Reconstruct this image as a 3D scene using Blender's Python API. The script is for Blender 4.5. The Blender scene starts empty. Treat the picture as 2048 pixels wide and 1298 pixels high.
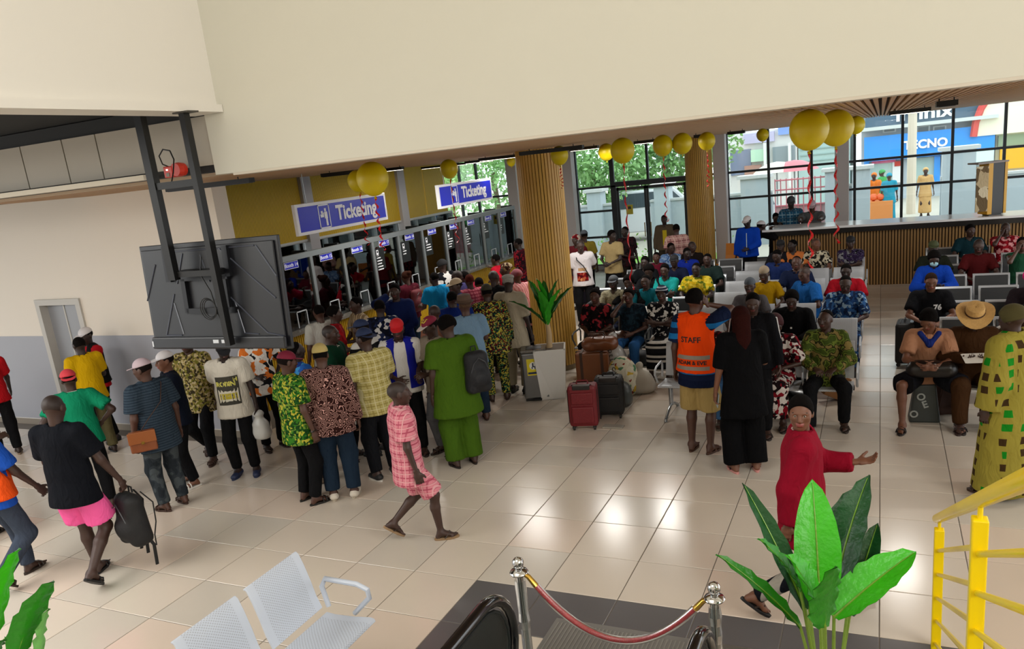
import bpy, math, random
import numpy as np
from mathutils import Vector, Matrix
from mathutils.bvhtree import BVHTree

# ------------------------------------------------------------------ camera
SC = bpy.context.scene
COL = SC.collection
rad = math.radians
W, HH = 2048, 1298
FL, PIT, ROL, YAW, CX, CY, CH = 1561.06, rad(14.2776), rad(6.1633), rad(90 - 64.3571), 1036.4, 725.67, 3.3
_F = np.array([-math.sin(YAW) * math.cos(PIT), math.cos(YAW) * math.cos(PIT), -math.sin(PIT)])
_r0 = np.array([math.cos(YAW), math.sin(YAW), 0.0])
_u0 = np.cross(_r0, _F)
_R = math.cos(ROL) * _r0 - math.sin(ROL) * _u0
_U = math.sin(ROL) * _r0 + math.cos(ROL) * _u0
_C = np.array([0, 0, CH])


def _ray(x, y): return _F * FL + _R * (x - CX) + _U * (CY - y)
def atZ(x, y, z=0.0):
    d = _ray(x, y); return _C + (z - CH) / d[2] * d
def atY(x, y, v):
    d = _ray(x, y); return _C + v / d[1] * d
def atX(x, y, v):
    d = _ray(x, y); return _C + v / d[0] * d
def atD(x, y, dep): return _C + _ray(x, y) * dep / FL


cam = bpy.data.cameras.new('camera')
cam.sensor_width = 36.0
cam.lens = 36.0 * FL / W
cam.shift_x = -(CX - W / 2) / W
cam.shift_y = (CY - HH / 2) / W
cam.clip_start = 0.05
cam.clip_end = 300
camo = bpy.data.objects.new('camera', cam)
COL.objects.link(camo)
mt = Matrix.Identity(4)
for i in range(3):
    mt[i][0] = _R[i]; mt[i][1] = _U[i]; mt[i][2] = -_F[i]; mt[i][3] = _C[i]
camo.matrix_world = mt
SC.camera = camo

# ------------------------------------------------------------------ world, lights, exposure
SC.view_settings.view_transform = 'Standard'
SC.view_settings.look = 'None'
SC.view_settings.gamma = 1.0
SC.view_settings.use_curve_mapping = False
SC.view_settings.exposure = 0.12
wd = bpy.data.worlds.new('sky'); SC.world = wd; wd.use_nodes = True
nt = wd.node_tree
bg = nt.nodes['Background']
bg.inputs[0].default_value = (0.93, 0.97, 1.0, 1)
bg.inputs[1].default_value = 2.5


def area(name, loc, rot, sx, sy, power, color=(1, 1, 1)):
    l = bpy.data.lights.new(name, 'AREA'); l.shape = 'RECTANGLE'; l.size = sx; l.size_y = sy
    l.energy = power; l.color = color
    o = bpy.data.objects.new(name, l); COL.objects.link(o); o.location = loc; o.rotation_euler = rot
    return o


# unseen area lights added to brighten the atrium, the bulkhead and the left wall
area('atrium_fill_light', (-4.5, -0.5, 7.6), (0, 0, 0), 7, 5, 250, (1, 0.985, 0.94))  # added light, stands in for daylight from above the atrium
area('bulkhead_fill_light', (6.8, -0.5, 6.0), (0, rad(90), 0), 3.0, 6.5, 580, (1, 0.985, 0.95))  # added out of view to brighten the left bulkhead
area('atrium_fill_light', (-9.0, 1.0, 3.9), (0, 0, 0), 5, 4, 430, (1, 0.98, 0.93))  # added under the dark ceiling to brighten the left wall


# ------------------------------------------------------------------ helpers
def lin(c):
    if isinstance(c, str):
        c = c.lstrip('#'); c = [int(c[i:i + 2], 16) / 255 for i in (0, 2, 4)]
    return tuple(((v / 12.92) if v <= 0.04045 else ((v + 0.055) / 1.055) ** 2.4) for v in c[:3]) + (1.0,)


MATS = {}
def M(name, c='#808080', rough=0.55, metal=0.0, emit=0.0, spec=0.5, coat=0.0, alpha=1.0, noise=0.0, nscale=8.0, bump=0.0, bscale=60.0, trans=0.0):
    if name in MATS: return MATS[name]
    m = bpy.data.materials.new(name); m.use_nodes = True
    n = m.node_tree; b = n.nodes['Principled BSDF']
    b.inputs['Base Color'].default_value = lin(c)
    b.inputs['Roughness'].default_value = rough
    b.inputs['Metallic'].default_value = metal
    b.inputs['Specular IOR Level'].default_value = spec
    b.inputs['Coat Weight'].default_value = coat
    b.inputs['Alpha'].default_value = alpha
    b.inputs['Transmission Weight'].default_value = trans
    if emit:
        b.inputs['Emission Color'].default_value = lin(c); b.inputs['Emission Strength'].default_value = emit
    if noise or bump:
        tc = n.nodes.new('ShaderNodeTexCoord')
    if noise:
        nz = n.nodes.new('ShaderNodeTexNoise'); nz.inputs['Scale'].default_value = nscale; nz.inputs['Detail'].default_value = 4
        n.links.new(tc.outputs['Object'], nz.inputs['Vector'])
        mx = n.nodes.new('ShaderNodeMix'); mx.data_type = 'RGBA'
        l = lin(c)
        mx.inputs[6].default_value = tuple(v * (1 - noise) for v in l[:3]) + (1,)
        mx.inputs[7].default_value = tuple(min(1, v * (1 + noise)) for v in l[:3]) + (1,)
        n.links.new(nz.outputs['Fac'], mx.inputs[0]); n.links.new(mx.outputs[2], b.inputs['Base Color'])
    if bump:
        nz2 = n.nodes.new('ShaderNodeTexNoise'); nz2.inputs['Scale'].default_value = bscale
        n.links.new(tc.outputs['Object'], nz2.inputs['Vector'])
        bp = n.nodes.new('ShaderNodeBump'); bp.inputs['Strength'].default_value = bump; bp.inputs['Distance'].default_value = 0.01
        n.links.new(nz2.outputs['Fac'], bp.inputs['Height']); n.links.new(bp.outputs[0], b.inputs['Normal'])
    MATS[name] = m
    return m


def pat(kind, *cols, s=1.0, rough=0.85):
    """procedural cloth: plain, plaid, hstripe, vstripe, squiggle, print, camo, dots, squares"""
    key = 'cloth_%s_%s_%g' % (kind, '_'.join(c.lstrip('#') for c in cols), s)
    if key in MATS: return MATS[key]
    m = bpy.data.materials.new(key); m.use_nodes = True
    n = m.node_tree; b = n.nodes['Principled BSDF']; b.inputs['Roughness'].default_value = rough
    b.inputs['Specular IOR Level'].default_value = 0.08
    N, L = n.nodes.new, n.links.new
    tc = N('ShaderNodeTexCoord'); C = [lin(c) for c in cols]

    def mixc(f, a, bb):
        mx = N('ShaderNodeMix'); mx.data_type = 'RGBA'; L(f, mx.inputs[0])
        for k, v in ((6, a), (7, bb)):
            if isinstance(v, tuple): mx.inputs[k].default_value = v
            else: L(v, mx.inputs[k])
        return mx.outputs[2]

    def math_(op, a, v=0.0, v2=None):
        q = N('ShaderNodeMath'); q.operation = op
        for k, t in ((0, a), (1, v)):
            if isinstance(t, (int, float)): q.inputs[k].default_value = t
            else: L(t, q.inputs[k])
        return q.outputs[0]
    out = None
    if kind == 'plain':
        nz = N('ShaderNodeTexNoise'); nz.inputs['Scale'].default_value = 5; L(tc.outputs['Object'], nz.inputs['Vector'])
        c = C[0]; out = mixc(nz.outputs['Fac'], tuple(v * .86 for v in c[:3]) + (1,), tuple(min(1, v * 1.12) for v in c[:3]) + (1,))
    elif kind in ('plaid', 'hstripe', 'vstripe', 'bands'):
        sp = N('ShaderNodeSeparateXYZ'); L(tc.outputs['Object'], sp.inputs[0])
        def stripe(axis, freq, th):
            fr = math_('FRACT', math_('MULTIPLY', axis, freq)); return math_('LESS_THAN', fr, th)
        if kind == 'hstripe': out = mixc(stripe(sp.outputs[2], 9 * s, .5), C[0], C[1])
        elif kind == 'bands':
            out = mixc(stripe(sp.outputs[2], 9 * s, .5), C[0], C[1])
            out = mixc(stripe(sp.outputs[2], 3 * s, .34), out, C[2])
        elif kind == 'vstripe': out = mixc(stripe(math_('ADD', sp.outputs[0], math_('MULTIPLY', sp.outputs[1], .5)), 20 * s, .4), C[0], C[1])
        else:
            xy = math_('ADD', sp.outputs[0], math_('MULTIPLY', sp.outputs[1], .6))
            o1 = mixc(stripe(sp.outputs[2], 16 * s, .3), C[0], C[1])
            out = mixc(math_('MULTIPLY', stripe(xy, 16 * s, .3), .75), o1, C[1])
            if len(C) > 2:
                out = mixc(math_('MULTIPLY', stripe(sp.outputs[2], 8 * s, .12), .9), out, C[2]); out = mixc(math_('MULTIPLY', stripe(xy, 8 * s, .12), .9), out, C[2])
    elif kind in ('print', 'camo', 'squiggle', 'dots', 'squares'):
        nz = N('ShaderNodeTexNoise'); nz.inputs['Scale'].default_value = 10 * s; L(tc.outputs['Object'], nz.inputs['Vector'])
        ad = N('ShaderNodeVectorMath'); ad.operation = 'MULTIPLY_ADD'; L(nz.outputs['Color'], ad.inputs[0])
        w = .0 if kind in ('dots', 'squares') else (.035 if kind == 'squiggle' else .09) / s
        ad.inputs[1].default_value = (w, w, w); L(tc.outputs['Object'], ad.inputs[2])
        vo = N('ShaderNodeTexVoronoi'); L(ad.outputs[0], vo.inputs['Vector'])
        if kind == 'squiggle':
            nq = N('ShaderNodeTexNoise'); nq.inputs['Scale'].default_value = 15 * s; nq.inputs['Detail'].default_value = 0; nq.inputs['Distortion'].default_value = .6
            L(tc.outputs['Object'], nq.inputs['Vector']); out = mixc(math_('LESS_THAN', math_('FRACT', math_('MULTIPLY', nq.outputs['Fac'], 9.0)), .24), C[0], C[1])
        elif kind in ('dots', 'squares'):
            vo.inputs['Scale'].default_value = 9 * s; vo.inputs['Randomness'].default_value = .25
            if kind == 'squares': vo.distance = 'CHEBYCHEV'
            f = math_('LESS_THAN', vo.outputs['Distance'], .27)
            sc = N('ShaderNodeSeparateColor'); L(vo.outputs['Color'], sc.inputs[0])
            c2 = mixc(math_('GREATER_THAN', sc.outputs[0], .5), C[1], C[-1])
            out = mixc(f, C[0], c2)
        else:
            if kind == 'camo':
                nz2 = N('ShaderNodeTexNoise'); nz2.inputs['Scale'].default_value = 9 * s; nz2.inputs['Detail'].default_value = 1
                L(tc.outputs['Object'], nz2.inputs['Vector']); fac = nz2.outputs['Fac']; lo, hi = .36, .64
            else:
                vo.inputs['Scale'].default_value = 22 * s
                sc = N('ShaderNodeSeparateColor'); L(vo.outputs['Color'], sc.inputs[0]); fac = sc.outputs[0]; lo, hi = .0, 1.
            cr = N('ShaderNodeValToRGB'); cr.color_ramp.interpolation = 'CONSTANT'; L(fac, cr.inputs[0])
            e = cr.color_ramp.elements; e[0].position = 0; e[0].color = C[0]; e[1].position = lo + (hi - lo) / len(C); e[1].color = C[1 % len(C)]
            for i in range(2, len(C)):
                q = e.new(lo + (hi - lo) * i / len(C)); q.color = C[i]
            out = cr.outputs[0]
    L(out, b.inputs['Base Color'])
    nb = N('ShaderNodeTexNoise'); nb.inputs['Scale'].default_value = 7; nb.inputs['Detail'].default_value = 2; nb.inputs['Distortion'].default_value = 1.5
    mp = N('ShaderNodeMapping'); mp.inputs['Scale'].default_value = (1.6, 1.6, .7); L(tc.outputs['Object'], mp.inputs[0]); L(mp.outputs[0], nb.inputs['Vector'])
    bp = N('ShaderNodeBump'); bp.inputs['Strength'].default_value = .55; bp.inputs['Distance'].default_value = .035
    L(nb.outputs['Fac'], bp.inputs['Height']); L(bp.outputs[0], b.inputs['Normal'])
    MATS[key] = m
    return m


def tag(o, label=None, cat=None, group=None, kind=None):
    if label: o['label'] = label
    if cat: o['category'] = cat
    if group: o['group'] = group
    if kind: o['kind'] = kind
    return o


def empty(name, loc=(0, 0, 0), rz=0.0, label=None, cat=None, group=None, parent=None):
    o = bpy.data.objects.new(name, None); COL.objects.link(o); o.empty_display_size = .1
    o.location = loc; o.rotation_euler = (0, 0, rz)
    if parent: o.parent = parent
    return tag(o, label, cat, group)


def addmesh(name, me, parent=None):
    o = bpy.data.objects.new(name, me); COL.objects.link(o)
    if parent: o.parent = parent
    return o


class MB:
    """collects simple shapes into one mesh"""
    def __init__(s): s.v = []; s.f = []; s.m = []; s.cm = 0
    def add(s, vs, fs):
        b = len(s.v); s.v += [tuple(p) for p in vs]; s.f += [tuple(i + b for i in f) for f in fs]; s.m += [s.cm] * len(fs); return s
    def box(s, x0, x1, y0, y1, z0, z1, mtx=None):
        p = [(x, y, z) for z in (z0, z1) for y in (y0, y1) for x in (x0, x1)]
        if mtx is not None: p = [mtx @ Vector(q) for q in p]
        return s.add(p, [(0, 2, 3, 1), (4, 5, 7, 6), (0, 1, 5, 4), (2, 6, 7, 3), (0, 4, 6, 2), (1, 3, 7, 5)])
    def bar(s, a, b, r, n=8, r2=None, closed=True):
        return s.tube([a, b], r, n, r2)
    def tube(s, pts, r, n=8, r2=None, sq=1.0):
        pts = [Vector(p) for p in pts]; k = len(pts); rs = [r + ((r2 if r2 is not None else r) - r) * i / max(1, k - 1) for i in range(k)]
        if isinstance(r, (list, tuple)): rs = list(r)
        vs = []; up = None
        for i, p in enumerate(pts):
            t = (pts[min(i + 1, k - 1)] - pts[max(i - 1, 0)]).normalized()
            if up is None: up = Vector((0, 0, 1)) if abs(t.z) < .9 else Vector((1, 0, 0))
            a = t.cross(up).normalized(); b_ = a.cross(t).normalized(); up = b_
            for j in range(n):
                th = 2 * math.pi * (j + .5) / n
                vs.append(p + a * math.cos(th) * rs[i] + b_ * math.sin(th) * rs[i] * sq)
        fs = [(i * n + j, i * n + (j + 1) % n, (i + 1) * n + (j + 1) % n, (i + 1) * n + j) for i in range(k - 1) for j in range(n)]
        fs += [tuple(range(n - 1, -1, -1)), tuple((k - 1) * n + j for j in range(n))]
        return s.add(vs, fs)
    def lathe(s, prof, n=20, c=(0, 0, 0), mtx=None, capped=True):
        vs = []
        for (r, z) in prof:
            for j in range(n):
                th = 2 * math.pi * j / n; vs.append(Vector((c[0] + r * math.cos(th), c[1] + r * math.sin(th), c[2] + z)))
        if mtx is not None: vs = [mtx @ v for v in vs]
        k = len(prof)
        fs = [(i * n + j, i * n + (j + 1) % n, (i + 1) * n + (j + 1) % n, (i + 1) * n + j) for i in range(k - 1) for j in range(n)]
        if capped: fs += [tuple(range(n - 1, -1, -1)), tuple((k - 1) * n + j for j in range(n))]
        return s.add(vs, fs)
    def poly(s, outline, y0, y1, mtx=None):
        """extrude an xz outline along y"""
        n = len(outline); vs = [(x, y0, z) for x, z in outline] + [(x, y1, z) for x, z in outline]
        if mtx is not None: vs = [mtx @ Vector(v) for v in vs]
        fs = [tuple(range(n)), tuple(range(2 * n - 1, n - 1, -1))] + [(i, i + n, (i + 1) % n + n, (i + 1) % n) for i in range(n)]
        return s.add(vs, fs)
    def build(s, name, mats, parent=None, smooth=False, bevel=0.0, loc=None):
        me = bpy.data.meshes.new(name); me.from_pydata(s.v, [], s.f)
        if not isinstance(mats, (list, tuple)): mats = [mats]
        for m in mats: me.materials.append(m)
        if len(mats) > 1: me.polygons.foreach_set('material_index', s.m)
        if smooth: me.polygons.foreach_set('use_smooth', [True] * len(me.polygons))
        o = addmesh(name, me, parent)
        if loc: o.location = loc
        if bevel:
            md = o.modifiers.new('bevel', 'BEVEL'); md.width = bevel; md.segments = 2; md.limit_method = 'ANGLE'; md.angle_limit = rad(40)
        if smooth: 
            try: me.set_sharp_from_angle(angle=rad(45))
            except Exception: pass
        return o


def box(name, x0, x1, y0, y1, z0, z1, mat, parent=None, bevel=0.0, kind=None):
    o = MB().box(x0, x1, y0, y1, z0, z1).build(name, mat, parent, bevel=bevel)
    if kind: o['kind'] = kind
    return o


def clone(o, parent=None):
    """copy a thing with its parts and sub-parts"""
    c = o.copy(); COL.objects.link(c); c.parent = parent
    for ch in list(KIDS.get(o.name, [])):
        d = clone(ch, c)
    return c
KIDS = {}
def reg(o):
    for x in bpy.data.objects:
        if x.parent == o:
            KIDS.setdefault(o.name, []).append(x); reg(x)


def text_mesh(body, size, extrude=0.002, bold=0.0):
    cu = bpy.data.curves.new('txt', 'FONT'); cu.body = body; cu.size = size; cu.extrude = extrude; cu.offset = bold
    cu.align_x = 'CENTER'; cu.align_y = 'CENTER'; cu.resolution_u = 3
    o = bpy.data.objects.new('txt', cu); COL.objects.link(o)
    dg = bpy.context.evaluated_depsgraph_get()
    me = bpy.data.meshes.new_from_object(o.evaluated_get(dg))
    bpy.data.objects.remove(o); bpy.data.curves.remove(cu)
    return me


def text(name, body, size, mat, mtx, parent=None, extrude=0.002, bold=0.0, sx=1.0):
    me = text_mesh(body, size, extrude, bold); me.name = name
    me.transform(mtx @ Matrix.Diagonal((sx, 1, 1, 1))); me.materials.clear(); me.materials.append(mat)
    return addmesh(name, me, parent)


def frame_mtx(o, ex, ey):
    """matrix taking local x->ex, y->ey, z->ex x ey, origin o"""
    ex = Vector(ex).normalized(); ey = Vector(ey).normalized(); ez = ex.cross(ey)
    m = Matrix.Identity(4)
    for i in range(3):
        m[i][0] = ex[i]; m[i][1] = ey[i]; m[i][2] = ez[i]; m[i][3] = o[i]
    return m


# ------------------------------------------------------------------ implicit surfaces (surface nets)
def V3(*a): return np.array(a, float)
def nrm(v):
    v = np.asarray(v, float); return v / (np.linalg.norm(v) + 1e-12)


def cap(a, b, ra, rb, side=None, kx=1.0, k=.03, cutA=False, cutB=False):
    a = np.asarray(a, float); b = np.asarray(b, float); d = b - a; L2 = float(d @ d) + 1e-9; L = math.sqrt(L2)
    def fn(x, y, z):
        px, py, pz = x - a[0], y - a[1], z - a[2]
        t = (px * d[0] + py * d[1] + pz * d[2]) / L2; tc = np.clip(t, 0, 1)
        px = px - tc * d[0]; py = py - tc * d[1]; pz = pz - tc * d[2]
        if kx != 1.0:
            s = (px * side[0] + py * side[1] + pz * side[2]) * (1 - 1 / kx)
            px = px - s * side[0]; py = py - s * side[1]; pz = pz - s * side[2]
        r = np.sqrt(px * px + py * py + pz * pz) - (ra + (rb - ra) * tc)
        if cutB: r = np.maximum(r, (t - 1) * L)
        if cutA: r = np.maximum(r, -t * L)
        return r
    m = max(ra, rb) * max(1.0, kx)
    ext = np.full(3, m) if kx == 1 else np.abs(np.asarray(side)) * m + max(ra, rb)
    return (fn, np.minimum(a, b) - ext, np.maximum(a, b) + ext, k)


def ell(c, ax, rr, k=.015):
    c = np.asarray(c, float); ax = np.asarray(ax, float); mr = min(rr)
    def fn(x, y, z):
        px, py, pz = x - c[0], y - c[1], z - c[2]
        q = 0
        for i in range(3):
            e = (px * ax[i][0] + py * ax[i][1] + pz * ax[i][2]) / rr[i]; q = q + e * e
        return (np.sqrt(q) - 1) * mr
    ext = sum(np.abs(ax[i]) * rr[i] for i in range(3))
    return (fn, c - ext, c + ext, k)


def nets(add, h, sub=(), clips=()):
    lo = np.min([p[1] for p in add], axis=0) - 2.5 * h; hi = np.max([p[2] for p in add], axis=0) + 2.5 * h
    n = np.ceil((hi - lo) / h).astype(int) + 1
    V = np.full(n, 1.0, np.float32)
    xs = [(lo[i] + h * np.arange(n[i])) for i in range(3)]
    def sl(p, mg):
        a = np.maximum(0, np.floor((p[1] - mg - lo) / h).astype(int)); b = np.minimum(n, np.ceil((p[2] + mg - lo) / h).astype(int) + 1)
        return a, b
    for p in add:
        mg = 2 * h + p[3] * .6; a, b = sl(p, mg)
        if (b <= a).any(): continue
        g = p[0](xs[0][a[0]:b[0], None, None], xs[1][None, a[1]:b[1], None], xs[2][None, None, a[2]:b[2]])
        S = V[a[0]:b[0], a[1]:b[1], a[2]:b[2]]; k = p[3]
        q = np.clip(.5 + .5 * (S - g) / k, 0, 1)
        V[a[0]:b[0], a[1]:b[1], a[2]:b[2]] = S + (g - S) * q - k * q * (1 - q)
    for p in sub:
        a, b = sl(p, 2 * h)
        if (b <= a).any(): continue
        g = p[0](xs[0][a[0]:b[0], None, None], xs[1][None, a[1]:b[1], None], xs[2][None, None, a[2]:b[2]])
        S = V[a[0]:b[0], a[1]:b[1], a[2]:b[2]]
        V[a[0]:b[0], a[1]:b[1], a[2]:b[2]] = np.maximum(S, -g)
    for (o, d) in clips:      # removes the side d points to
        g = (xs[0][:, None, None] - o[0]) * d[0] + (xs[1][None, :, None] - o[1]) * d[1] + (xs[2][None, None, :] - o[2]) * d[2]
        V = np.maximum(V, g)
    ins = V < 0
    c = np.zeros(n - 1, np.int8)
    for i in (0, 1):
        for j in (0, 1):
            for k in (0, 1): c += ins[i:n[0] - 1 + i, j:n[1] - 1 + j, k:n[2] - 1 + k]
    act = (c > 0) & (c < 8)
    ii, jj, kk = np.nonzero(act); N = len(ii)
    idx = np.full(n - 1, -1, np.int32); idx[act] = np.arange(N)
    acc = np.zeros((N, 3)); cnt = np.zeros(N)
    for ax in range(3):
        o1, o2 = [q for q in range(3) if q != ax]
        for u in (0, 1):
            for w in (0, 1):
                s = [0, 0, 0]; s[o1] = u; s[o2] = w; e = list(s); e[ax] = 1
                v1 = V[ii + s[0], jj + s[1], kk + s[2]]; v2 = V[ii + e[0], jj + e[1], kk + e[2]]
                mk = (v1 < 0) != (v2 < 0); t = v1[mk] / (v1[mk] - v2[mk])
                acc[mk, ax] += t; acc[mk, o1] += u; acc[mk, o2] += w; cnt[mk] += 1
    P = lo + h * (np.stack([ii, jj, kk], 1) + acc / np.maximum(cnt, 1)[:, None])
    Q = []
    for ax, (u, w) in ((0, (1, 2)), (1, (2, 0)), (2, (0, 1))):
        s1 = [slice(1, -1)] * 3; s2 = [slice(1, -1)] * 3; s1[ax] = slice(0, -1); s2[ax] = slice(1, None)
        a = ins[tuple(s1)]; mk = a != ins[tuple(s2)]
        I = list(np.nonzero(mk)); fl = a[mk]
        for q in (u, w): I[q] = I[q] + 1
        def cell(du, dw):
            J = list(I); J[u] = J[u] + du; J[w] = J[w] + dw
            J = [np.clip(J[q], 0, n[q] - 2) for q in range(3)]
            return idx[J[0], J[1], J[2]]
        F = np.stack([cell(-1, -1), cell(0, -1), cell(0, 0), cell(-1, 0)], 1)
        F[~fl] = F[~fl][:, ::-1]
        Q.append(F)
    Q = np.concatenate(Q); Q = Q[(Q >= 0).all(1)]
    return P, Q


def np_mesh(name, parts, mats, parent=None, smooth=True):
    """parts: list of (P, Q, material index or array)"""
    Ps, Qs, Ms = [], [], []; b = 0
    for P, Q, mi in parts:
        Ps.append(P); Qs.append(Q + b); b += len(P)
        Ms.append(np.full(len(Q), mi, np.int32) if np.isscalar(mi) else mi)
    P = np.concatenate(Ps).astype(np.float32); Q = np.concatenate(Qs); Mi = np.concatenate(Ms)
    me = bpy.data.meshes.new(name)
    me.vertices.add(len(P)); me.vertices.foreach_set('co', P.ravel())
    me.loops.add(len(Q) * 4); me.loops.foreach_set('vertex_index', Q.ravel().astype(np.int32))
    me.polygons.add(len(Q)); me.polygons.foreach_set('loop_start', np.arange(0, len(Q) * 4, 4, dtype=np.int32))
    for m in mats: me.materials.append(m)
    me.polygons.foreach_set('material_index', Mi)
    me.polygons.foreach_set('use_smooth', np.full(len(Q), smooth))
    me.update(calc_edges=True)
    return addmesh(name, me, parent)


def blob(name, add, h, mat, parent=None, sub=(), clips=(), wob=0.0, seed=0):
    P, Q = nets(add, h, sub, clips)
    if wob:
        r = np.random.RandomState(seed); 
        for i in range(3):
            d = r.normal(size=3); fr = 18 + 22 * i; ph = r.rand() * 6
            P = P + (wob / (i + 1)) * np.sin((P @ (d / np.linalg.norm(d))) * fr + ph)[:, None] * nrm(r.normal(size=3))
    return np_mesh(name, [(P, Q, 0)], [mat], parent)

# ------------------------------------------------------------------ people
SKINS = ['#2b1b16', '#3b251c', '#4d3024', '#6d4531', '#94613f']
LEATHER = {}
def skin_mats(i):
    c = SKINS[i]; l = lin(c)
    return [M('skin_%d' % i, c, .52, noise=.18, nscale=9), M('lips_%d' % i, ['#4a2222', '#5e2c2a', '#6e3634', '#8a4640', '#a05048'][i], .45),
            M('eye_white', '#c8bfb2', .3), M('eye_iris', '#120a07', .2), M('brow_hair', '#0b0807', .9)]


def ik(a, b, l1, l2, pole):
    d = b - a; L = np.linalg.norm(d); Lc = min(max(L, abs(l1 - l2) + .01), l1 + l2 - .004); u = d / (L + 1e-9); b = a + u * Lc
    x = (l1 * l1 - l2 * l2 + Lc * Lc) / (2 * Lc); h = math.sqrt(max(0, l1 * l1 - x * x))
    p = np.asarray(pole, float); p = nrm(p - u * (p @ u)); return a + u * x + p * h, b


def rotz(v, a):
    c, s = math.cos(a), math.sin(a); return np.array([c * v[0] - s * v[1], s * v[0] + c * v[1], v[2]])


def uvs(c, ax, rr, n=8, m=5, mat=2):
    P = []; Q = []
    for i in range(m + 1):
        ph = math.pi * i / m
        for j in range(n):
            th = 2 * math.pi * j / n
            P.append(np.asarray(c) + sum(np.asarray(ax[q]) * rr[q] * w for q, w in enumerate((math.sin(ph) * math.cos(th), math.sin(ph) * math.sin(th), math.cos(ph)))))
    for i in range(m):
        for j in range(n): Q.append((i * n + j, (i + 1) * n + j, (i + 1) * n + (j + 1) % n, i * n + (j + 1) % n))
    return np.array(P), np.array(Q), mat


def hand(w, d, n, l, h, curl=.45, S=1.0, spread=1.0):
    """w wrist, d pointing direction, n palm side normal, l thumb side; returns add-list"""
    d = nrm(d); n = nrm(n - d * (n @ d)); l = nrm(np.cross(n, d)) * (1 if np.cross(n, d) @ l > 0 else -1)
    ops = [cap(w - d * .02, w + d * .05 * S, .019, .019, l, 1.55, .01), cap(w + d * .03 * S, w + d * .088 * S, .015, .0135, l, 2.6, .008)]
    for k, (off, ln) in enumerate(((.031, .072), (.0105, .081), (-.0105, .075), (-.031, .058))):
        p = w + (d * .084 + l * off) * S; q = 0.0; r = .0088 * max(1, S)
        dd = nrm(d + l * off * 2.2 * spread)
        for s_, (f, an) in enumerate(((.44, 40), (.31, 75), (.25, 55))):
            q += math.radians(an) * curl * (1 + .08 * k); v = dd * math.cos(q) + n * math.sin(q); e = p + v * ln * f * S
            ops.append(cap(p, e, r, r * .9, k=.003)); p = e; r *= .9
    p = w + (d * .03 + l * .03) * S; v = nrm(d * .75 + l * .75 + n * .35); e = p + v * .042 * S
    ops.append(cap(p, e, .013, .0105, k=.012)); v2 = nrm(v * .75 + d * .5 + n * .45 * (curl + .3) - l * .25 * curl); ops.append(cap(e, e + v2 * .034 * S, .0105, .0085, k=.004))
    return ops


ARM = {  # hand target from the pelvis (side, forward, up), elbow pole (side, fwd, up), hand dir, palm normal
    'down': ((.27, .04, -.10), (.3, -1, 0), (.05, .15, -1), (-1, 0, 0), .5),
    'fwd': ((.17, .33, .19), (.5, -.6, -1), (-.1, 1, .1), (-.6, 0, -.6), .5),
    'hip': ((.20, .02, .10), (1, -.7, 0), (-.7, .3, -.5), (-.5, -.5, -.3), .7),
    'phone': ((.10, .08, .625), (.9, .6, -.7), (-.15, .05, 1), (-1, .1, 0), .8),
    'chest': ((.02, .27, .27), (.8, -.2, -.8), (-.9, .4, .2), (0, -1, 0), .5),
    'belly': ((.06, .27, .12), (.9, -.5, -.5), (-.8, .5, -.1), (0, -1, 0), .5),
    'fold': ((-.10, .235, .285), (.9, -.1, -.7), (-1, .05, .1), (0, -1, 0), .4),
    'back': ((.05, -.19, .06), (1, -.5, 0), (-1, 0, -.2), (0, -1, 0), .5),
    'carry': ((.31, .08, -.10), (.4, -1, 0), (.05, .05, -1), (-1, 0, 0), .95),
    'lap': ((.10, .33, .17), (.9, -.4, -.3), (-.35, 1, -.1), (0, 0, -1), .4),
    'knee': ((.14, .42, .14), (.8, -.2, .2), (-.1, 1, -.2), (0, 0, -1), .5),
    'cheek': ((.07, .14, .60), (.7, .5, -1), (-.1, .1, 1), (-.6, -.5, 0), .7),
    'book': ((.10, .36, .27), (.8, -.4, -.6), (-.3, 1, .15), (-.2, 0, 1), .45),
    'reach': ((.20, .55, .42), (.6, -.3, -.8), (0, 1, .1), (0, 0, -1), .35),
    'wave': ((.20, .36, .24), (.5, -.6, -.9), (.2, 1, .15), (-.2, .1, 1), .35),
    'swingf': ((.25, .26, -.03), (.3, -1, -.2), (0, .5, -.8), (-1, 0, 0), .5),
    'swingb': ((.28, -.20, -.06), (.3, -1, 0), (0, -.3, -1), (-1, 0, 0), .5),
    'strap': ((.13, .17, .38), (.8, -.3, -.8), (-.3, .2, 1), (-.3, -1, 0), .9),
}
PEOPLE = {}


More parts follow.
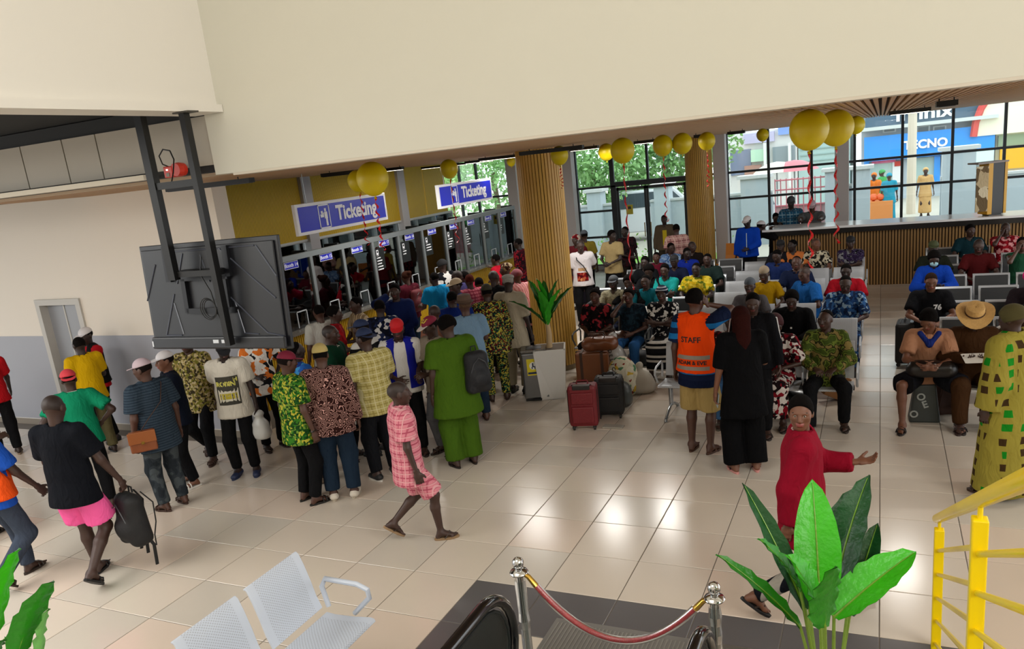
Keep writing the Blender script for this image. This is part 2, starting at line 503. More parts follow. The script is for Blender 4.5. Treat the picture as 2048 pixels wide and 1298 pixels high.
def person(key, label, x, y, face, S=1.0, g=1.0, belly=0.0, pose='stand', lean=0.0, stride=0.0, arms=('down', 'down'), head=(0, 0),
           skin=1, top=('tee', pat('plain', '#808080')), bottom=('trousers', pat('plain', '#15161a')), shoes=('sandal', '#241a14'),
           hair=('short', '#120e0c'), res=None, extra=None, feet=None, seat=.43, twist=0.0, hand_off=(None, None), curl=None, lo=None, group=None):
    root = empty('person', (x, y, 0), rad(face), label, 'person', group or 'passengers in the hall')
    dist = float((np.array([x, y, 1.2]) - _C) @ _F)
    r = res or (.015 if dist < 8.5 else .021 if dist < 13 else .029)
    hr = .0068 if dist < 8.5 else .0098 if dist < 13 else .0135
    lean = rad(lean); tw = rad(twist); X = V3(math.cos(tw), math.sin(tw), 0); Fw = V3(-math.sin(tw), math.cos(tw), 0)
    T = nrm(Fw * math.sin(lean) + V3(0, 0, math.cos(lean)))
    SX, SY, Z_ = V3(1, 0, 0), V3(0, 1, 0), V3(0, 0, 1)
    sit = pose == 'sit'
    P = V3(0, 0, (seat + .10) if sit else .905 * S)
    if not sit and stride: P[2] -= .085 * stride * stride
    waist = P + T * .14 * S; chest = P + T * .34 * S; nb = P + T * .515 * S
    sh = [nb - T * .05 * S + X * sgn * (.172 * S * (.6 + .4 * g)) for sgn in (-1, 1)]
    hip = [P + SX * sgn * .09 * S - V3(0, 0, .03) for sgn in (-1, 1)]
    # legs
    ank, knee, ff = [], [], []
    for i, sgn in enumerate((-1, 1)):
        splay = rad(9) * -sgn
        if sit:
            kx_ = .13 if feet is None else feet[i][0]; fy = .44 if feet is None else feet[i][1]
            kn = V3(sgn * kx_ * 1.05, .43 * S, max(.47, seat + .07)); a = V3(sgn * kx_, fy, .08)
            d = nrm(a - kn); a = kn + d * min(np.linalg.norm(a - kn), .43 * S); a[2] = .08; fd = rotz(SY, splay); up = Z_; lift = 0
            ank.append(a); knee.append(kn)
        else:
            st = stride if i == 0 else -stride
            a = V3(sgn * (.10 + (.0 if stride else .01)), st * .36, .08); up = Z_; fd = rotz(SY, splay)
            if feet is not None: a[0] = feet[i][0]; a[1] = feet[i][1]
            if st < -.1:
                pt = rad(min(38, 90 * -st)); fd = nrm(SY * math.cos(pt) - Z_ * math.sin(pt)); up = nrm(SY * math.sin(pt) + Z_ * math.cos(pt)); a[2] = .08 + .17 * math.sin(pt)
            kn, a2 = ik(hip[i], a, .408 * S, .404 * S, (sgn * .15, 1, 0)); ank.append(a); knee.append(kn)
        ff.append((fd, up))
    # arms
    wr, el, hd = [], [], []
    for i, sgn in enumerate((-1, 1)):
        A = ARM[arms[i]]; t, pl, dd, nn, cu = A
        off = hand_off[i] or (0, 0, 0)
        w3 = P + X * sgn * (t[0] + off[0]) * S + Fw * (t[1] + off[1]) * S + Z_ * (t[2] + off[2]) * S
        if lean and arms[i] in ('phone', 'fold', 'chest', 'strap', 'cheek', 'down'): w3 = w3 + (T - Z_) * (.5 if arms[i] != 'down' else .35)
        e, w3 = ik(sh[i], w3, .285 * S, .255 * S, X * sgn * pl[0] + Fw * pl[1] + Z_ * pl[2])
        D = nrm(X * sgn * dd[0] + Fw * dd[1] + Z_ * dd[2]); Nn = nrm(X * sgn * nn[0] + Fw * nn[1] + Z_ * nn[2] + V3(1e-3, 2e-3, 1e-3))
        fa = nrm(w3 - e); D = nrm(D * .7 + fa * .5)
        th = -X * sgn if abs(Nn[2]) > .5 and Nn[2] < 0 else (X * sgn if abs(Nn[2]) > .5 else (Fw if arms[i] in ('down', 'carry', 'swingf', 'swingb') else Z_))
        wr.append(w3); el.append(e); hd.append((D, Nn, th, cu if curl is None else curl))
    # head frame
    hy = tw + rad(head[0]); hp = rad(head[1])
    hf0 = V3(-math.sin(hy), math.cos(hy), 0); hx = V3(math.cos(hy), math.sin(hy), 0)
    hf = hf0 * math.cos(hp) + Z_ * math.sin(hp); hu = nrm(np.cross(hx, hf)); HC = nb + T * .05 * S + (Z_ * .7 + T * .2 + hu * .1) * .105 * S + hf0 * .018 * S
    HS = S * (.98 if S > .95 else 1.04 / (S ** .5) * .97)
    hp_ = lambda a, b, c: HC + (hx * a + hf * b + hu * c) * HS
    # ---- body
    g2 = .6 + .4 * g
    add = [cap(P - T * .06 * S, waist, .092 * S * g2, .084 * S * g2, SX, 1.45, .03), cap(waist, chest + T * .05, .084 * S * g2, .096 * S * g2, X, 1.4, .04),
           cap(sh[0] * .85 + nb * .15, sh[1] * .85 + nb * .15, .05 * S, .05 * S, k=.04), cap(nb - T * .05, HC - hu * .03, .056 * S * g2, .05 * S, k=.03)]
    if belly: add.append(ell(P + T * .13 + Fw * (.03 + belly * .06), (X, Fw, T), (.15 * g, .10 + belly * .06, .15), .05))
    for i in (0, 1):
        add += [cap(sh[i], el[i], .045 * S * g2, .037 * S * g2, k=.03), cap(el[i], wr[i], .037 * S * g2, .0225 * S, k=.02),
                cap(hip[i], knee[i], .078 * S * g2, .050 * S * g2, k=.03)]
        kn, a = knee[i], ank[i]; m = kn + (a - kn) * .33 - nrm(np.cross(SX, kn - a)) * 0
        cb = nrm(V3(0, -1, .1)) * .014
        add += [cap(kn, m + cb, .050 * S * g2, .052 * S * g2, k=.03), cap(m + cb, a, .052 * S * g2, .031 * S, k=.02)]
        fd, up = ff[i]; o = a - up * .06
        add += [cap(a, o - fd * .03 + up * .012, .034 * S, .030 * S, k=.02), cap(a - up * .01, o + fd * .12 * S + up * .012, .034 * S, .021 * S, nrm(np.cross(fd, up)), 1.45, .02)]
        if dist < 13:
            sd = nrm(np.cross(fd, up)) * (-1 if i else 1)   # towards the big toe
            for q in range(5):
                p0 = o + fd * (.13 - .006 * q * q * .4) * S + sd * (.030 - .016 * q) + up * .008; add.append(cap(p0, p0 + fd * (.042 - .006 * q), .012 if q == 0 else .009, .008, k=.004))
    parts = []
    Pb, Qb = nets(add, r); parts.append((Pb, Qb, 0))
    for i in (0, 1):
        D, Nn, th, cu = hd[i]
        Ph, Qh = nets(hand(wr[i], D, Nn, th, r, cu, .98 * S), .006 if dist < 8.5 else .0085 if dist < 13 else .011); parts.append((Ph, Qh, 0))
    ax = (hx, hf, hu)
    hadd = [ell(hp_(0, -.012, .030), ax, (.074 * HS, .094 * HS, .083 * HS), .02), ell(hp_(0, .030, -.02), ax, (.062 * HS, .062 * HS, .083 * HS), .03),
            cap(hp_(0, .045, -.055), hp_(0, .058, -.086), .037 * HS, .024 * HS, hx, 1.35, .025),
            cap(nb - T * .01, hp_(0, -.012, -.05), .056 * S * g2, .05 * S, k=.03), ell(hp_(0, .07, .022), ax, (.058 * HS, .022 * HS, .014 * HS), .018),
            cap(hp_(0, .088, .012), hp_(0, .109, -.024), .0085, .0125, k=.01), ell(hp_(0, .100, -.030), ax, (.021 * HS, .011, .0095), .007),
            ell(hp_(0, .092, -.051), ax, (.026, .0125, .0065), .004), ell(hp_(0, .090, -.062), ax, (.023, .0125, .0075), .004),
            ell(hp_(-.044, .062, -.012), ax, (.022, .022, .02), .02), ell(hp_(.044, .062, -.012), ax, (.022, .022, .02), .02)]
    for sgn in (-1, 1): hadd.append(ell(hp_(sgn * .074, -.012, -.003), ax, (.010, .019, .031), .008))
    hsub = [ell(hp_(sgn * .031, .098, .004), ax, (.019, .018, .012)) for sgn in (-1, 1)]
    Ph, Qh = nets(hadd, hr, hsub)
    ctr = Ph[Qh].mean(1); rel = ctr - HC; lx, ly, lz = rel @ hx / HS, rel @ hf / HS, rel @ hu / HS
    mi = np.zeros(len(Qh), np.int32)
    if dist < 14: mi[(ly > .088) & (lz < -.044) & (lz > -.070) & (np.abs(lx) < .026)] = 1
    parts.append((Ph, Qh, mi))
    for sgn in (-1, 1):
        e = hp_(sgn * .031, .073, .004); parts.append(uvs(e, ax, (.0145, .0135, .0115), 8, 5, 2)); parts.append(uvs(e + hf * .0085, ax, (.0062, .0062, .0066), 6, 4, 3))
        parts.append(uvs(hp_(sgn * .033, .083, .028), ax, (.019, .006, .0042), 6, 4, 4))
    body = np_mesh('body', parts, skin_mats(skin), root)
    BT = None
    # ---- trousers
    ob = bottom[2] if len(bottom) > 2 else .018
    kind = bottom[0]; wt = P + T * .06
    tb = []
    if kind in ('trousers', 'shorts', 'jeans', 'wide'):
        fl_ = .035 if kind == 'wide' else 0
        tb = [cap(P - T * .05 * S, wt, .097 * S * g2 + ob * .4, .094 * S * g2 + ob * .3, SX, 1.40, .03, cutB=True)]
        for i in (0, 1):
            if kind == 'shorts':
                t = bottom[3] if len(bottom) > 3 else .9
                e = hip[i] + (knee[i] - hip[i]) * t; tb.append(cap(hip[i], e, .080 * S * g2 + ob * .6, .080 * S * g2 + ob * 1.6, k=.03, cutB=True))
            else:
                a = ank[i] + nrm(knee[i] - ank[i]) * (.015 if shoes[0] != 'sneaker' else .03)
                tb += [cap(hip[i], knee[i], .078 * S * g2 + ob * .7, .062 * S * g2 + ob + fl_ * .5, k=.03), cap(knee[i], a, .060 * S * g2 + ob + fl_ * .5, .044 * S + ob * 1.1 + fl_, k=.03, cutB=True)]
    elif kind == 'skirt':
        if sit:
            km = (knee[0] + knee[1]) / 2; am = (ank[0] + ank[1]) / 2
            tb = [cap(P, wt, .11 * g2, .10 * g2, SX, 1.5, .03), cap(P + V3(0, .02, -.02), km, .095 * g2 + ob, .075 + ob, SX, 1.9, .04), cap(km, am + V3(0, 0, .06), .075 + ob, .10, SX, 2.0, .04, cutB=True)]
        else:
            hz = bottom[3] if len(bottom) > 3 else .15
            tb = [cap(wt, P - T * .1, .095 * g2 + ob, .12 * g2 + ob, SX, 1.4, .03), cap(P - T * .1, V3((ank[0] + ank[1])[0] / 2, (ank[0] + ank[1])[1] / 2, hz), .12 * g2 + ob, .14 + ob, SX, 1.35, .04, cutB=True)]
    if tb: blob({'skirt': 'wrapper_skirt', 'shorts': 'shorts', 'jeans': 'jeans', 'wide': 'wide_trousers'}.get(kind, 'trousers'), tb, r, bottom[1], root, wob=.0035, seed=len(label))
    # ---- top
    kind = top[0]; o = top[2] if len(top) > 2 else .02
    neckc = cap(nb - T * .015 + Fw * .008, nb + T * .3 * .3 + (HC - nb) * .6, .062 * S * g2, .075 * S * g2)
    def torso(o, L, flare=0.0):
        q = [cap(waist, chest + T * .06, .094 * S * g2 + o, .100 * S * g2 + o * .8, X, 1.42, .04),
             cap(sh[0] * .9 + nb * .1, sh[1] * .9 + nb * .1, .056 * S + o * .6, .056 * S + o * .6, k=.045), cap(chest + T * .08, nb - T * .01, .085 * S * g2, .062 * S * g2 + o * .4, X, 1.3, .05)]
        if belly: q.append(ell(P + T * .12 + Fw * (.03 + belly * .06), (X, Fw, T), (.16 * g + o, .11 + belly * .06 + o * .5, .17), .05))
        if sit:
            q += [cap(P - T * .04, waist, .103 * S * g2 + o, .094 * S * g2 + o, SX, 1.42, .04), cap(P, P + V3(0, .10 + L * .5, -.0), .10 * g2 + o, .085 * g2 + o, SX, 1.5, .04, cutB=True)]
        else: q.append(cap(waist, P - nrm(T * .6 + Z_ * .6) * L * S, .096 * S * g2 + o, .120 * S * g2 + o + flare, SX, 1.42 if L < .5 else 1.25, .04, cutB=True))
        return q
    col_ = pat('plain', '#cccccc')
    if kind != 'none':
        L = {'tee': .10, 'shirt': .12, 'polo': .09, 'long': .09, 'jacket': .08, 'kaftan': .33, 'gown': .78, 'buba': .22, 'tank': .09}[kind]
        if len(top) > 3 and top[3] is not None: L = top[3]
        q = torso(o, L, .05 if kind == 'gown' else .02 if kind in ('kaftan', 'buba') else .004)
        lng = kind in ('long', 'jacket') or (kind in ('kaftan', 'gown') and not (len(top) > 4 and top[4] == 'short')) or (len(top) > 4 and top[4] == 'long')
        for i in (0, 1):
            if kind == 'tank': continue
            if lng:
                so = o * .8 + (.012 if kind in ('kaftan', 'gown') else 0); a = el[i] + (wr[i] - el[i]) * .93
                q += [cap(sh[i], el[i], .055 * S + so * .7, .046 * S + so, k=.03), cap(el[i], a, .046 * S + so, .032 * S + so, k=.025, cutB=True)]
            else:
                e = sh[i] + (el[i] - sh[i]) * (.74 if kind != 'buba' else .95); q.append(cap(sh[i], e, .056 * S + o * .7, .050 * S + o * (1.2 if kind != 'buba' else .75), k=.03, cutB=True))
        nm = {'tee': 'tee_shirt', 'polo': 'polo_shirt', 'long': 'long_sleeved_top', 'buba': 'loose_top', 'tank': 'tank_top'}.get(kind, kind)
        tm = blob(nm, q, r, top[1], root, sub=[neckc], wob=.0045, seed=len(label) * 3)
        if kind in ('polo', 'shirt', 'jacket') or len(top) > 5:
            cm = top[5] if len(top) > 5 else top[1]
            c1 = nb + T * (.012 if kind in ('polo', 'shirt', 'jacket') else .004 + o * .5) + Fw * .012
            MBc = MB(); kr = 1 if kind in ('polo', 'shirt', 'jacket') else 1.07; pts = [c1 + (X * math.cos(a) * .070 * kr + Fw * math.sin(a) * .066 * kr - T * .010 * math.sin(a)) * S * g2 for a in np.linspace(rad(105), rad(435), 15)]
            MBc.tube([tuple(p) for p in pts], .0135 if kind in ('polo', 'shirt', 'jacket') else .008, 6); MBc.build('collar', cm, root, smooth=True)
    if extra: extra(dict(root=root, P=P, T=T, X=X, F=Fw, sh=sh, el=el, wr=wr, nb=nb, HC=HC, hx=hx, hf=hf, hu=hu, hip=hip, knee=knee, ank=ank, torso=torso, r=r, neckc=neckc, S=S, g2=g2, hd=hd, top=tm if kind != 'none' else None, HS=HS, hp=hp_, waist=waist, chest=chest))
    # ---- shoes
    sk, sc = shoes[0], shoes[1]
    if sk != 'none':
        for i in (0, 1):
            fd, up = ff[i]; sd = nrm(np.cross(fd, up)); o0 = ank[i] - up * .08; s1 = .95 * S
            m = frame_mtx(o0, sd, fd); out = []
            for a in range(14):
                th = 2 * math.pi * a / 14; yy = math.cos(th); w = .048 if yy > 0 else .037
                out.append((math.sin(th) * w * s1, (.055 + yy * .135) * s1))
            vs = [m @ Vector((px_, py_, z)) for z in (.0, .022) for px_, py_ in out]; n_ = 14
            fs = [tuple(range(n_ - 1, -1, -1)), tuple(range(n_, 2 * n_))] + [(q, (q + 1) % n_, (q + 1) % n_ + n_, q + n_) for q in range(n_)]
            if sk == 'sneaker':
                ops = [cap(ank[i] + up * .01, ank[i] - up * .035, .040, .042, k=.02, cutA=True), cap(o0 - fd * .03 + up * .04, o0 + fd * .15 * s1 + up * .030, .040, .033, sd, 1.22, .02)]
                sh_ = blob('shoe', ops, min(r, .014), M('shoe_' + sc, sc, .6), root, clips=[(o0 + up * .018, -up)])
                MB().add(vs, fs).build('sole', M('sole_' + shoes[2], shoes[2], .6) if len(shoes) > 2 else M('sole_black', '#101010', .7), sh_)
            else:
                so = MB().add(vs, fs).build('slipper', M('sandal_' + sc, sc, .6), root, bevel=.003)
                b_ = MB()
                if sk == 'flip':
                    tp = Vector(o0 + fd * .135 * s1 + up * .028 + sd * (-.006 if i else .006))
                    for q in (-1, 1):
                        b_.tube([tp, Vector(o0 + fd * .09 * s1 + up * .065 + sd * q * .022), Vector(o0 + fd * .03 * s1 + up * .022 + sd * q * .042)], .006, 5)
                else:
                    for yy, w in (((.075, .048), (.115, .05)) if sk == 'slide' else ((.07, .045), (.12, .048), (-.03, .036))):
                        b_.tube([Vector(o0 + fd * yy * s1 + up * zz + sd * xx) for xx, zz in ((-w, .02), (-w * .8, .055), (0, .072 if yy < .1 else .06), (w * .8, .055), (w, .02))], .008, 5, sq=1.0)
                b_.build('strap', M('sandal_' + (shoes[2] if len(shoes) > 2 else sc), shoes[2] if len(shoes) > 2 else sc, .5), so)
    # ---- hair / hats
    hk = hair[0]; hc = hair[1] if len(hair) > 1 else '#0d0a09'
    hm = M('hair_' + hc, hc, .95, spec=.08, bump=.9, bscale=140, noise=.4, nscale=70)
    cc = hp_(0, -.012, .030)
    def scalp(t, zcut=-.035, fy=.052, name='hair', mat=hm, squash=1.0, extra_ops=()):
        ops = [ell(cc, ax, ((.074 + t) * HS, (.094 + t) * HS, (.083 + t * squash) * HS), .01)] + list(extra_ops)
        return blob(name, ops, hr, mat, root, clips=[(hp_(0, fy, .045), nrm(hf * .8 - hu * .6)), (hp_(0, 0, zcut), nrm(-hu - hf * .35))])
    if hk == 'short': scalp(.0038, fy=.046)
    elif hk == 'crop': scalp(.0025, mat=M('shaved_%d' % skin, ['#1c120e', '#261812', '#35221a', '#4a3024', '#6a4833'][skin], .6, noise=.15, nscale=20), name='shaved_hair')
    elif hk == 'afro': scalp(.024, -.03, .058)
    elif hk == 'high': scalp(.010, extra_ops=[ell(hp_(0, .0, .075), ax, (.062 * HS, .078 * HS, .055 * HS), .02)])
    elif hk == 'balding': scalp(.004, fy=.0)
    elif hk == 'bun': scalp(.012, extra_ops=[ell(hp_(0, -.10, .09), ax, (.045, .045, .04), .02)])
    elif hk == 'long':
        scalp(.016, -.06, .055); tl = hair[2] if len(hair) > 2 else .22
        blob('long_hair', [cap(hp_(0, -.085, .03), hp_(0, -.095, -.03) - Z_ * tl, .055, .045, hx, 1.5, .02), cap(hp_(-.07, -.03, 0), hp_(-.075, -.05, -.02) - Z_ * tl * .8, .026, .02, k=.02), cap(hp_(.07, -.03, 0), hp_(.075, -.05, -.02) - Z_ * tl * .8, .026, .02, k=.02)], hr * 1.3, hm, root, wob=.005)
    elif hk == 'curly': scalp(.02, -.045, .06, extra_ops=[ell(hp_(.05 * math.cos(a), .01 + .06 * math.sin(a), .09), ax, (.025, .025, .022), .008) for a in np.linspace(0, 5.4, 7)])
    elif hk == 'wrap':
        wm = hair[2] if len(hair) > 2 else M('wrap_' + hc, hc, .9)
        scalp(.022, -.015, .075, 'headscarf', wm, 1.0, [ell(hp_(0, -.08, .045), ax, (.06, .05, .055), .02), cap(hp_(-.06, .05, .055), hp_(.06, .05, .055), .025, .025, k=.02)])
    elif hk in ('cap', 'capback'):
        scalp(.003); dm = hair[2] if len(hair) > 2 else M('cap_' + hc, hc, .85)
        c0 = blob('cap', [ell(hp_(0, -.008, .045), ax, (.085 * HS, .105 * HS, .088 * HS), .01)], hr, dm, root, clips=[(hp_(0, 0, .045), nrm(-hu - hf * .12))])
        sgn = 1 if hk == 'cap' else -1
        m = []; 
        for z in (0, .005):
            for a in range(9):
                th = math.pi * a / 8; m.append(hp_(.078 * math.cos(th), sgn * (.055 + .125 * math.sin(th) ** .8), .045 + z - .03 * math.sin(th) - .0 + .012 * (1 - abs(math.cos(th)))))
        b_ = MB().add(m, [tuple(range(8, -1, -1)), tuple(range(9, 18))] + [(a, a + 1, a + 10, a + 9) for a in range(8)] + [(8, 0, 9, 17)])
        b_.build('cap_visor', M('cap_' + hair[3], hair[3], .85) if len(hair) > 3 else dm, c0)
    elif hk == 'kufi':
        km = hair[2] if len(hair) > 2 else M('cap_' + hc, hc, .85); scalp(.003)
        blob('kufi_cap', [ell(hp_(0, -.012, .05), ax, (.083 * HS, .102 * HS, .09 * HS), .01)], hr, km, root, clips=[(hp_(0, 0, .04), nrm(-hu - hf * .15))])
    elif hk == 'flat':
        scalp(.003); blob('flat_cap', [ell(hp_(0, .008, .078), ax, (.092, .125, .042), .02), ell(hp_(0, .10, .05), ax, (.07, .055, .014), .02)], hr, M('cap_' + hc, hc, .9), root)
    elif hk == 'brim':
        scalp(.003); wv = hair[2] if len(hair) > 2 else .16; hm2 = M('hat_' + hc, hc, .85, noise=.2, nscale=60, bump=.5, bscale=90)
        b_ = MB(); nseg = 24; prof = [(wv, .0), (wv * .75, .004), (.098, .008), (.094, .05), (.085, .095), (.05, .108), (0.004, .095)]
        vs = []
        for (rr, zz) in prof + [(.09, .0), (wv, -.004)]:
            for j in range(nseg):
                th = 2 * math.pi * j / nseg; wz = (.025 * (rr - .1) / .06 * (math.cos(2 * th)) if rr > .1 else 0)
                vs.append(hp_(rr * math.cos(th), rr * 1.12 * math.sin(th) - .005, .058 + zz + wz))
        k_ = len(prof) + 2; fs = [(i * nseg + j, i * nseg + (j + 1) % nseg, (i + 1) * nseg + (j + 1) % nseg, (i + 1) * nseg + j) for i in range(k_ - 1) for j in range(nseg)]
        h0 = b_.add(vs, fs).build('hat', hm2, root, smooth=True)
        MB().lathe([(.0985, .012), (.0975, .034)], 24, capped=False).build('hat_band', M('hat_band', '#4a3220', .8), h0).matrix_local = frame_mtx(hp_(0, -.005, .058), hx, hf) @ Matrix.Diagonal((1.0, 1.1, 1, 1))
    PEOPLE[key] = dict(root=root, wr=wr, hd=hd, P=P, T=T, X=X, F=Fw, nb=nb, HC=HC, hp=hp_, sh=sh, el=el, knee=knee, hx=hx, hf=hf, hu=hu)
    return root


def world(key, p):
    ro = PEOPLE[key]['root']; a = ro.rotation_euler.z; c, s = math.cos(a), math.sin(a)
    return Vector((ro.location.x + c * p[0] - s * p[1], ro.location.y + s * p[0] + c * p[1], p[2]))


def wdir(key, d):
    a = PEOPLE[key]['root'].rotation_euler.z; c, s = math.cos(a), math.sin(a); return Vector((c * d[0] - s * d[1], s * d[0] + c * d[1], d[2]))


def decal_on(me_o, root, pieces, org, ex, ey, dirn, off=.004):
    """print flat artwork on a garment: project each piece along dirn on the cloth. pieces: (name, mesh-like (verts2d, faces), material)"""
    V = [v.co.copy() for v in me_o.data.vertices]; F = [tuple(p.vertices) for p in me_o.data.polygons]
    bt = BVHTree.FromPolygons(V, F); org = Vector(org); ex = Vector(ex); ey = Vector(ey); dn = Vector(dirn)
    for name, (vs, fs), mat in pieces:
        out = []
        for (a, b) in vs:
            p = org + ex * a + ey * b; hit = bt.ray_cast(p - dn * .6, dn)
            out.append(tuple((hit[0] if hit[0] else p) - dn * off))
        me = bpy.data.meshes.new(name); me.from_pydata(out, [], fs); me.materials.append(mat); addmesh(name, me, me_o)


def grid2(x0, x1, y0, y1, n=6, m=6):
    vs = [(x0 + (x1 - x0) * i / n, y0 + (y1 - y0) * j / m) for j in range(m + 1) for i in range(n + 1)]
    return vs, [(j * (n + 1) + i, j * (n + 1) + i + 1, (j + 1) * (n + 1) + i + 1, (j + 1) * (n + 1) + i) for j in range(m) for i in range(n)]


def text2(body, size, bold=.0, cx=0, cy=0):
    me = text_mesh(body, size, 0.0, bold); vs = [(v.co.x + cx, v.co.y + cy) for v in me.vertices]; fs = [tuple(p.vertices) for p in me.polygons]
    bpy.data.meshes.remove(me); return vs, fs

# ------------------------------------------------------------------ the hall
FY, CZ, BXF, BZ = 5.25, 3.473, -5.0, 3.967
YB = 22.0
white = M('wall_paint', '#d8d3c9', .6, noise=.03, nscale=.6)
cream = M('wall_cream', '#e0d6c8', .6, noise=.03, nscale=.7)
grayb = M('wall_grey', '#9a9ba3', .45, noise=.05, nscale=1.2)
frameM = M('frame_dark', '#2c3136', .4, metal=.3)
black = M('black_steel', '#0b0b0c', .45, metal=.2)
woodc = M('slat_wood', '#b58d62', .5, noise=.15, nscale=3)
woodd = M('slat_gap', '#2b2018', .8)
silver = M('chrome', '#d0d0d0', .12, metal=1.0)
alum = M('aluminium', '#9aa0a2', .35, metal=.6)


def glassmat(name, tint, mixf, rough=.02):
    m = bpy.data.materials.new(name); m.use_nodes = True; n = m.node_tree; n.nodes.clear()
    o = n.nodes.new('ShaderNodeOutputMaterial'); tr = n.nodes.new('ShaderNodeBsdfTransparent'); gl = n.nodes.new('ShaderNodeBsdfGlossy')
    fr = n.nodes.new('ShaderNodeFresnel'); fr.inputs[0].default_value = 1.45; mx = n.nodes.new('ShaderNodeMixShader')
    tr.inputs[0].default_value = lin(tint); gl.inputs['Roughness'].default_value = rough
    ad = n.nodes.new('ShaderNodeMath'); ad.operation = 'ADD'; ad.inputs[1].default_value = mixf; ad.use_clamp = True
    n.links.new(fr.outputs[0], ad.inputs[0]); n.links.new(ad.outputs[0], mx.inputs[0]); n.links.new(tr.outputs[0], mx.inputs[1]); n.links.new(gl.outputs[0], mx.inputs[2])
    n.links.new(mx.outputs[0], o.inputs[0]); return m


glass = glassmat('window_glass', '#f4fbfb', .0)
tglass = glassmat('booth_glass', '#8f9b99', .10)

# floor tiles
TS = .6068
tx0 = float(atZ(1308, 1067)[0]); ty0 = float(atZ(1414, 1225)[1])
floor = box('floor', -17, 7, -4, YB, -.06, -.004, M('grout', '#6f675e', .8), kind='structure')
def tilemat(name, c, sp=.5):
    m = M(name, c, .20, noise=.05, nscale=1.5, spec=sp)
    return m
TL = [tilemat('tile_cream', '#cfc3b4'), tilemat('tile_grey', '#c6bdb0'), tilemat('tile_warm', '#d2c1b1'), tilemat('tile_dark', '#5d5a5b')]
tmesh = []
for m in TL:
    h = TS / 2 - .0035; b_ = MB(); e = .003
    vs = [(-h, -h, -.01), (h, -h, -.01), (h, h, -.01), (-h, h, -.01), (-h, -h, -e), (h, -h, -e), (h, h, -e), (-h, h, -e), (-h + e, -h + e, 0), (h - e, -h + e, 0), (h - e, h - e, 0), (-h + e, h - e, 0)]
    b_.add(vs, [(0, 1, 5, 4), (1, 2, 6, 5), (2, 3, 7, 6), (3, 0, 4, 7), (4, 5, 9, 8), (5, 6, 10, 9), (6, 7, 11, 10), (7, 4, 8, 11), (8, 9, 10, 11)])
    me = bpy.data.meshes.new('tile'); me.from_pydata(b_.v, [], b_.f); me.materials.append(m); tmesh.append((me, b_))
cells = []
rnd = random.Random(4)
for i in range(-40, 40):
    for j in range(-20, 40):
        x = tx0 + (i + .5) * TS; y = ty0 + (j + .5) * TS
        if not (-16.8 < x < 6.8 and -3.8 < y < YB - .35): continue
        if x < -7.75 and y > 7.5 or x < -8.6 and y > 7.6: continue
        k = rnd.choice((0, 0, 1, 2))
        if y < ty0 and x > -3.0 and (y > ty0 - TS or x < -2.4): k = 3
        v = np.array([x, y, 0]) - _C; dep = v @ _F
        vis = False
        if dep > 1:
            px = CX + FL / dep * (v @ _R); py = CY - FL / dep * (v @ _U); vis = -60 < px < 2110 and 0 < py < 1360
        cells.append((dep if vis else 1e3 + dep, x, y, k))
cells.sort()
far = MB(); 
for n_, (d, x, y, k) in enumerate(cells):
    if n_ < 300:
        o = addmesh('tile', tmesh[k][0], floor); o.location = (x, y, 0)
    else:
        far.cm = k; far.add([(a + x, b + y, c) for a, b, c in tmesh[k][1].v], tmesh[k][1].f)
far.build('tiles', TL, floor)['kind'] = 'stuff'

# escalator comb plate
cp = empty('escalator_landing_plate', (-1.38, 3.3, 0), 0, 'ribbed metal landing plate set in the dark tiles in front of the escalator', 'floor plate')
box('plate', -.78, .78, -1.6, 1.39, .001, .006, M('plate_steel', '#8d8b86', .35, metal=.7), cp)
b_ = MB()
for i in range(52): b_.box(-.75 + i * .029, -.738 + i * .029, -1.55, 1.34, .006, .0085)
b_.build('ribs', M('rib_steel', '#a9a7a1', .3, metal=.8), cp)['kind'] = 'stuff'

# upper front wall (fascia) and the bulkhead on the left
fa = MB().box(BXF - .2, 7.0, FY, FY + .25, CZ - .0, 7.9).build('wall_front', M('wall_front_dimmed', '#cbc8ba', .6, noise=.03, nscale=.6)); fa['kind'] = 'structure'  # dimmer, greener light on this wall is put into its colour
box('trim_1', BXF, 7.0, FY - .004, FY + .26, CZ - .02, CZ - .0005, M('trim_edge', '#c9c0b0', .6), kind='structure')
box('ceiling_atrium_unseen', -17, 7, -4.2, FY + .3, 7.9, 8.1, white, kind='structure')  # unseen roof added to keep sky light out of the atrium
box('wall_right_unseen', 7.0, 7.2, -4.2, FY + .25, -.06, 7.9, white, kind='structure')  # unseen wall added to cut the daylight from the right
box('wall_rear_unseen', -17, 7, -4.2, -4.0, -.06, 7.9, white, kind='structure')  # unseen wall added to cut the daylight from behind
box('wall_left_upper', BXF - .25, BXF - .04, -4.0, FY + .1, BZ + .06, 7.9, white, kind='structure')
box('trim_2', BXF - .30, BXF + .02, -3.5, FY - .005, BZ, BZ + .06, white, kind='structure')
# panelled wall under the dark ceiling
pw = box('wall_panelled', -17, BXF - .02, FY + .03, FY + .24, 3.50, BZ + .12, M('panel_groove', '#0f0f0f', .7), kind='structure')
xs = [float(atY(px, py, FY)[0]) for px, py in ((37, 296), (120, 283), (187, 272))]
stp = (xs[2] - xs[0]) / 2; ed = [xs[0] - stp * i for i in range(12, 0, -1)] + xs + [BXF - .02]
for a, b in zip(ed[:-1], ed[1:]):
    box('panel', a + .008, b - .008, FY + .012, FY + .03, 3.56, BZ - .005, M('panel_grey', '#a9a295', .55), pw)
box('ledge', -17, BXF - .95, FY - .10, FY + .03, 3.50, 3.545, M('ledge', '#cfc6b4', .6), pw)
box('ceiling_left', -17, BXF - .1, -3.5, FY + .2, BZ + .13, BZ + .2, M('void_black', '#07090b', .9), kind='structure')
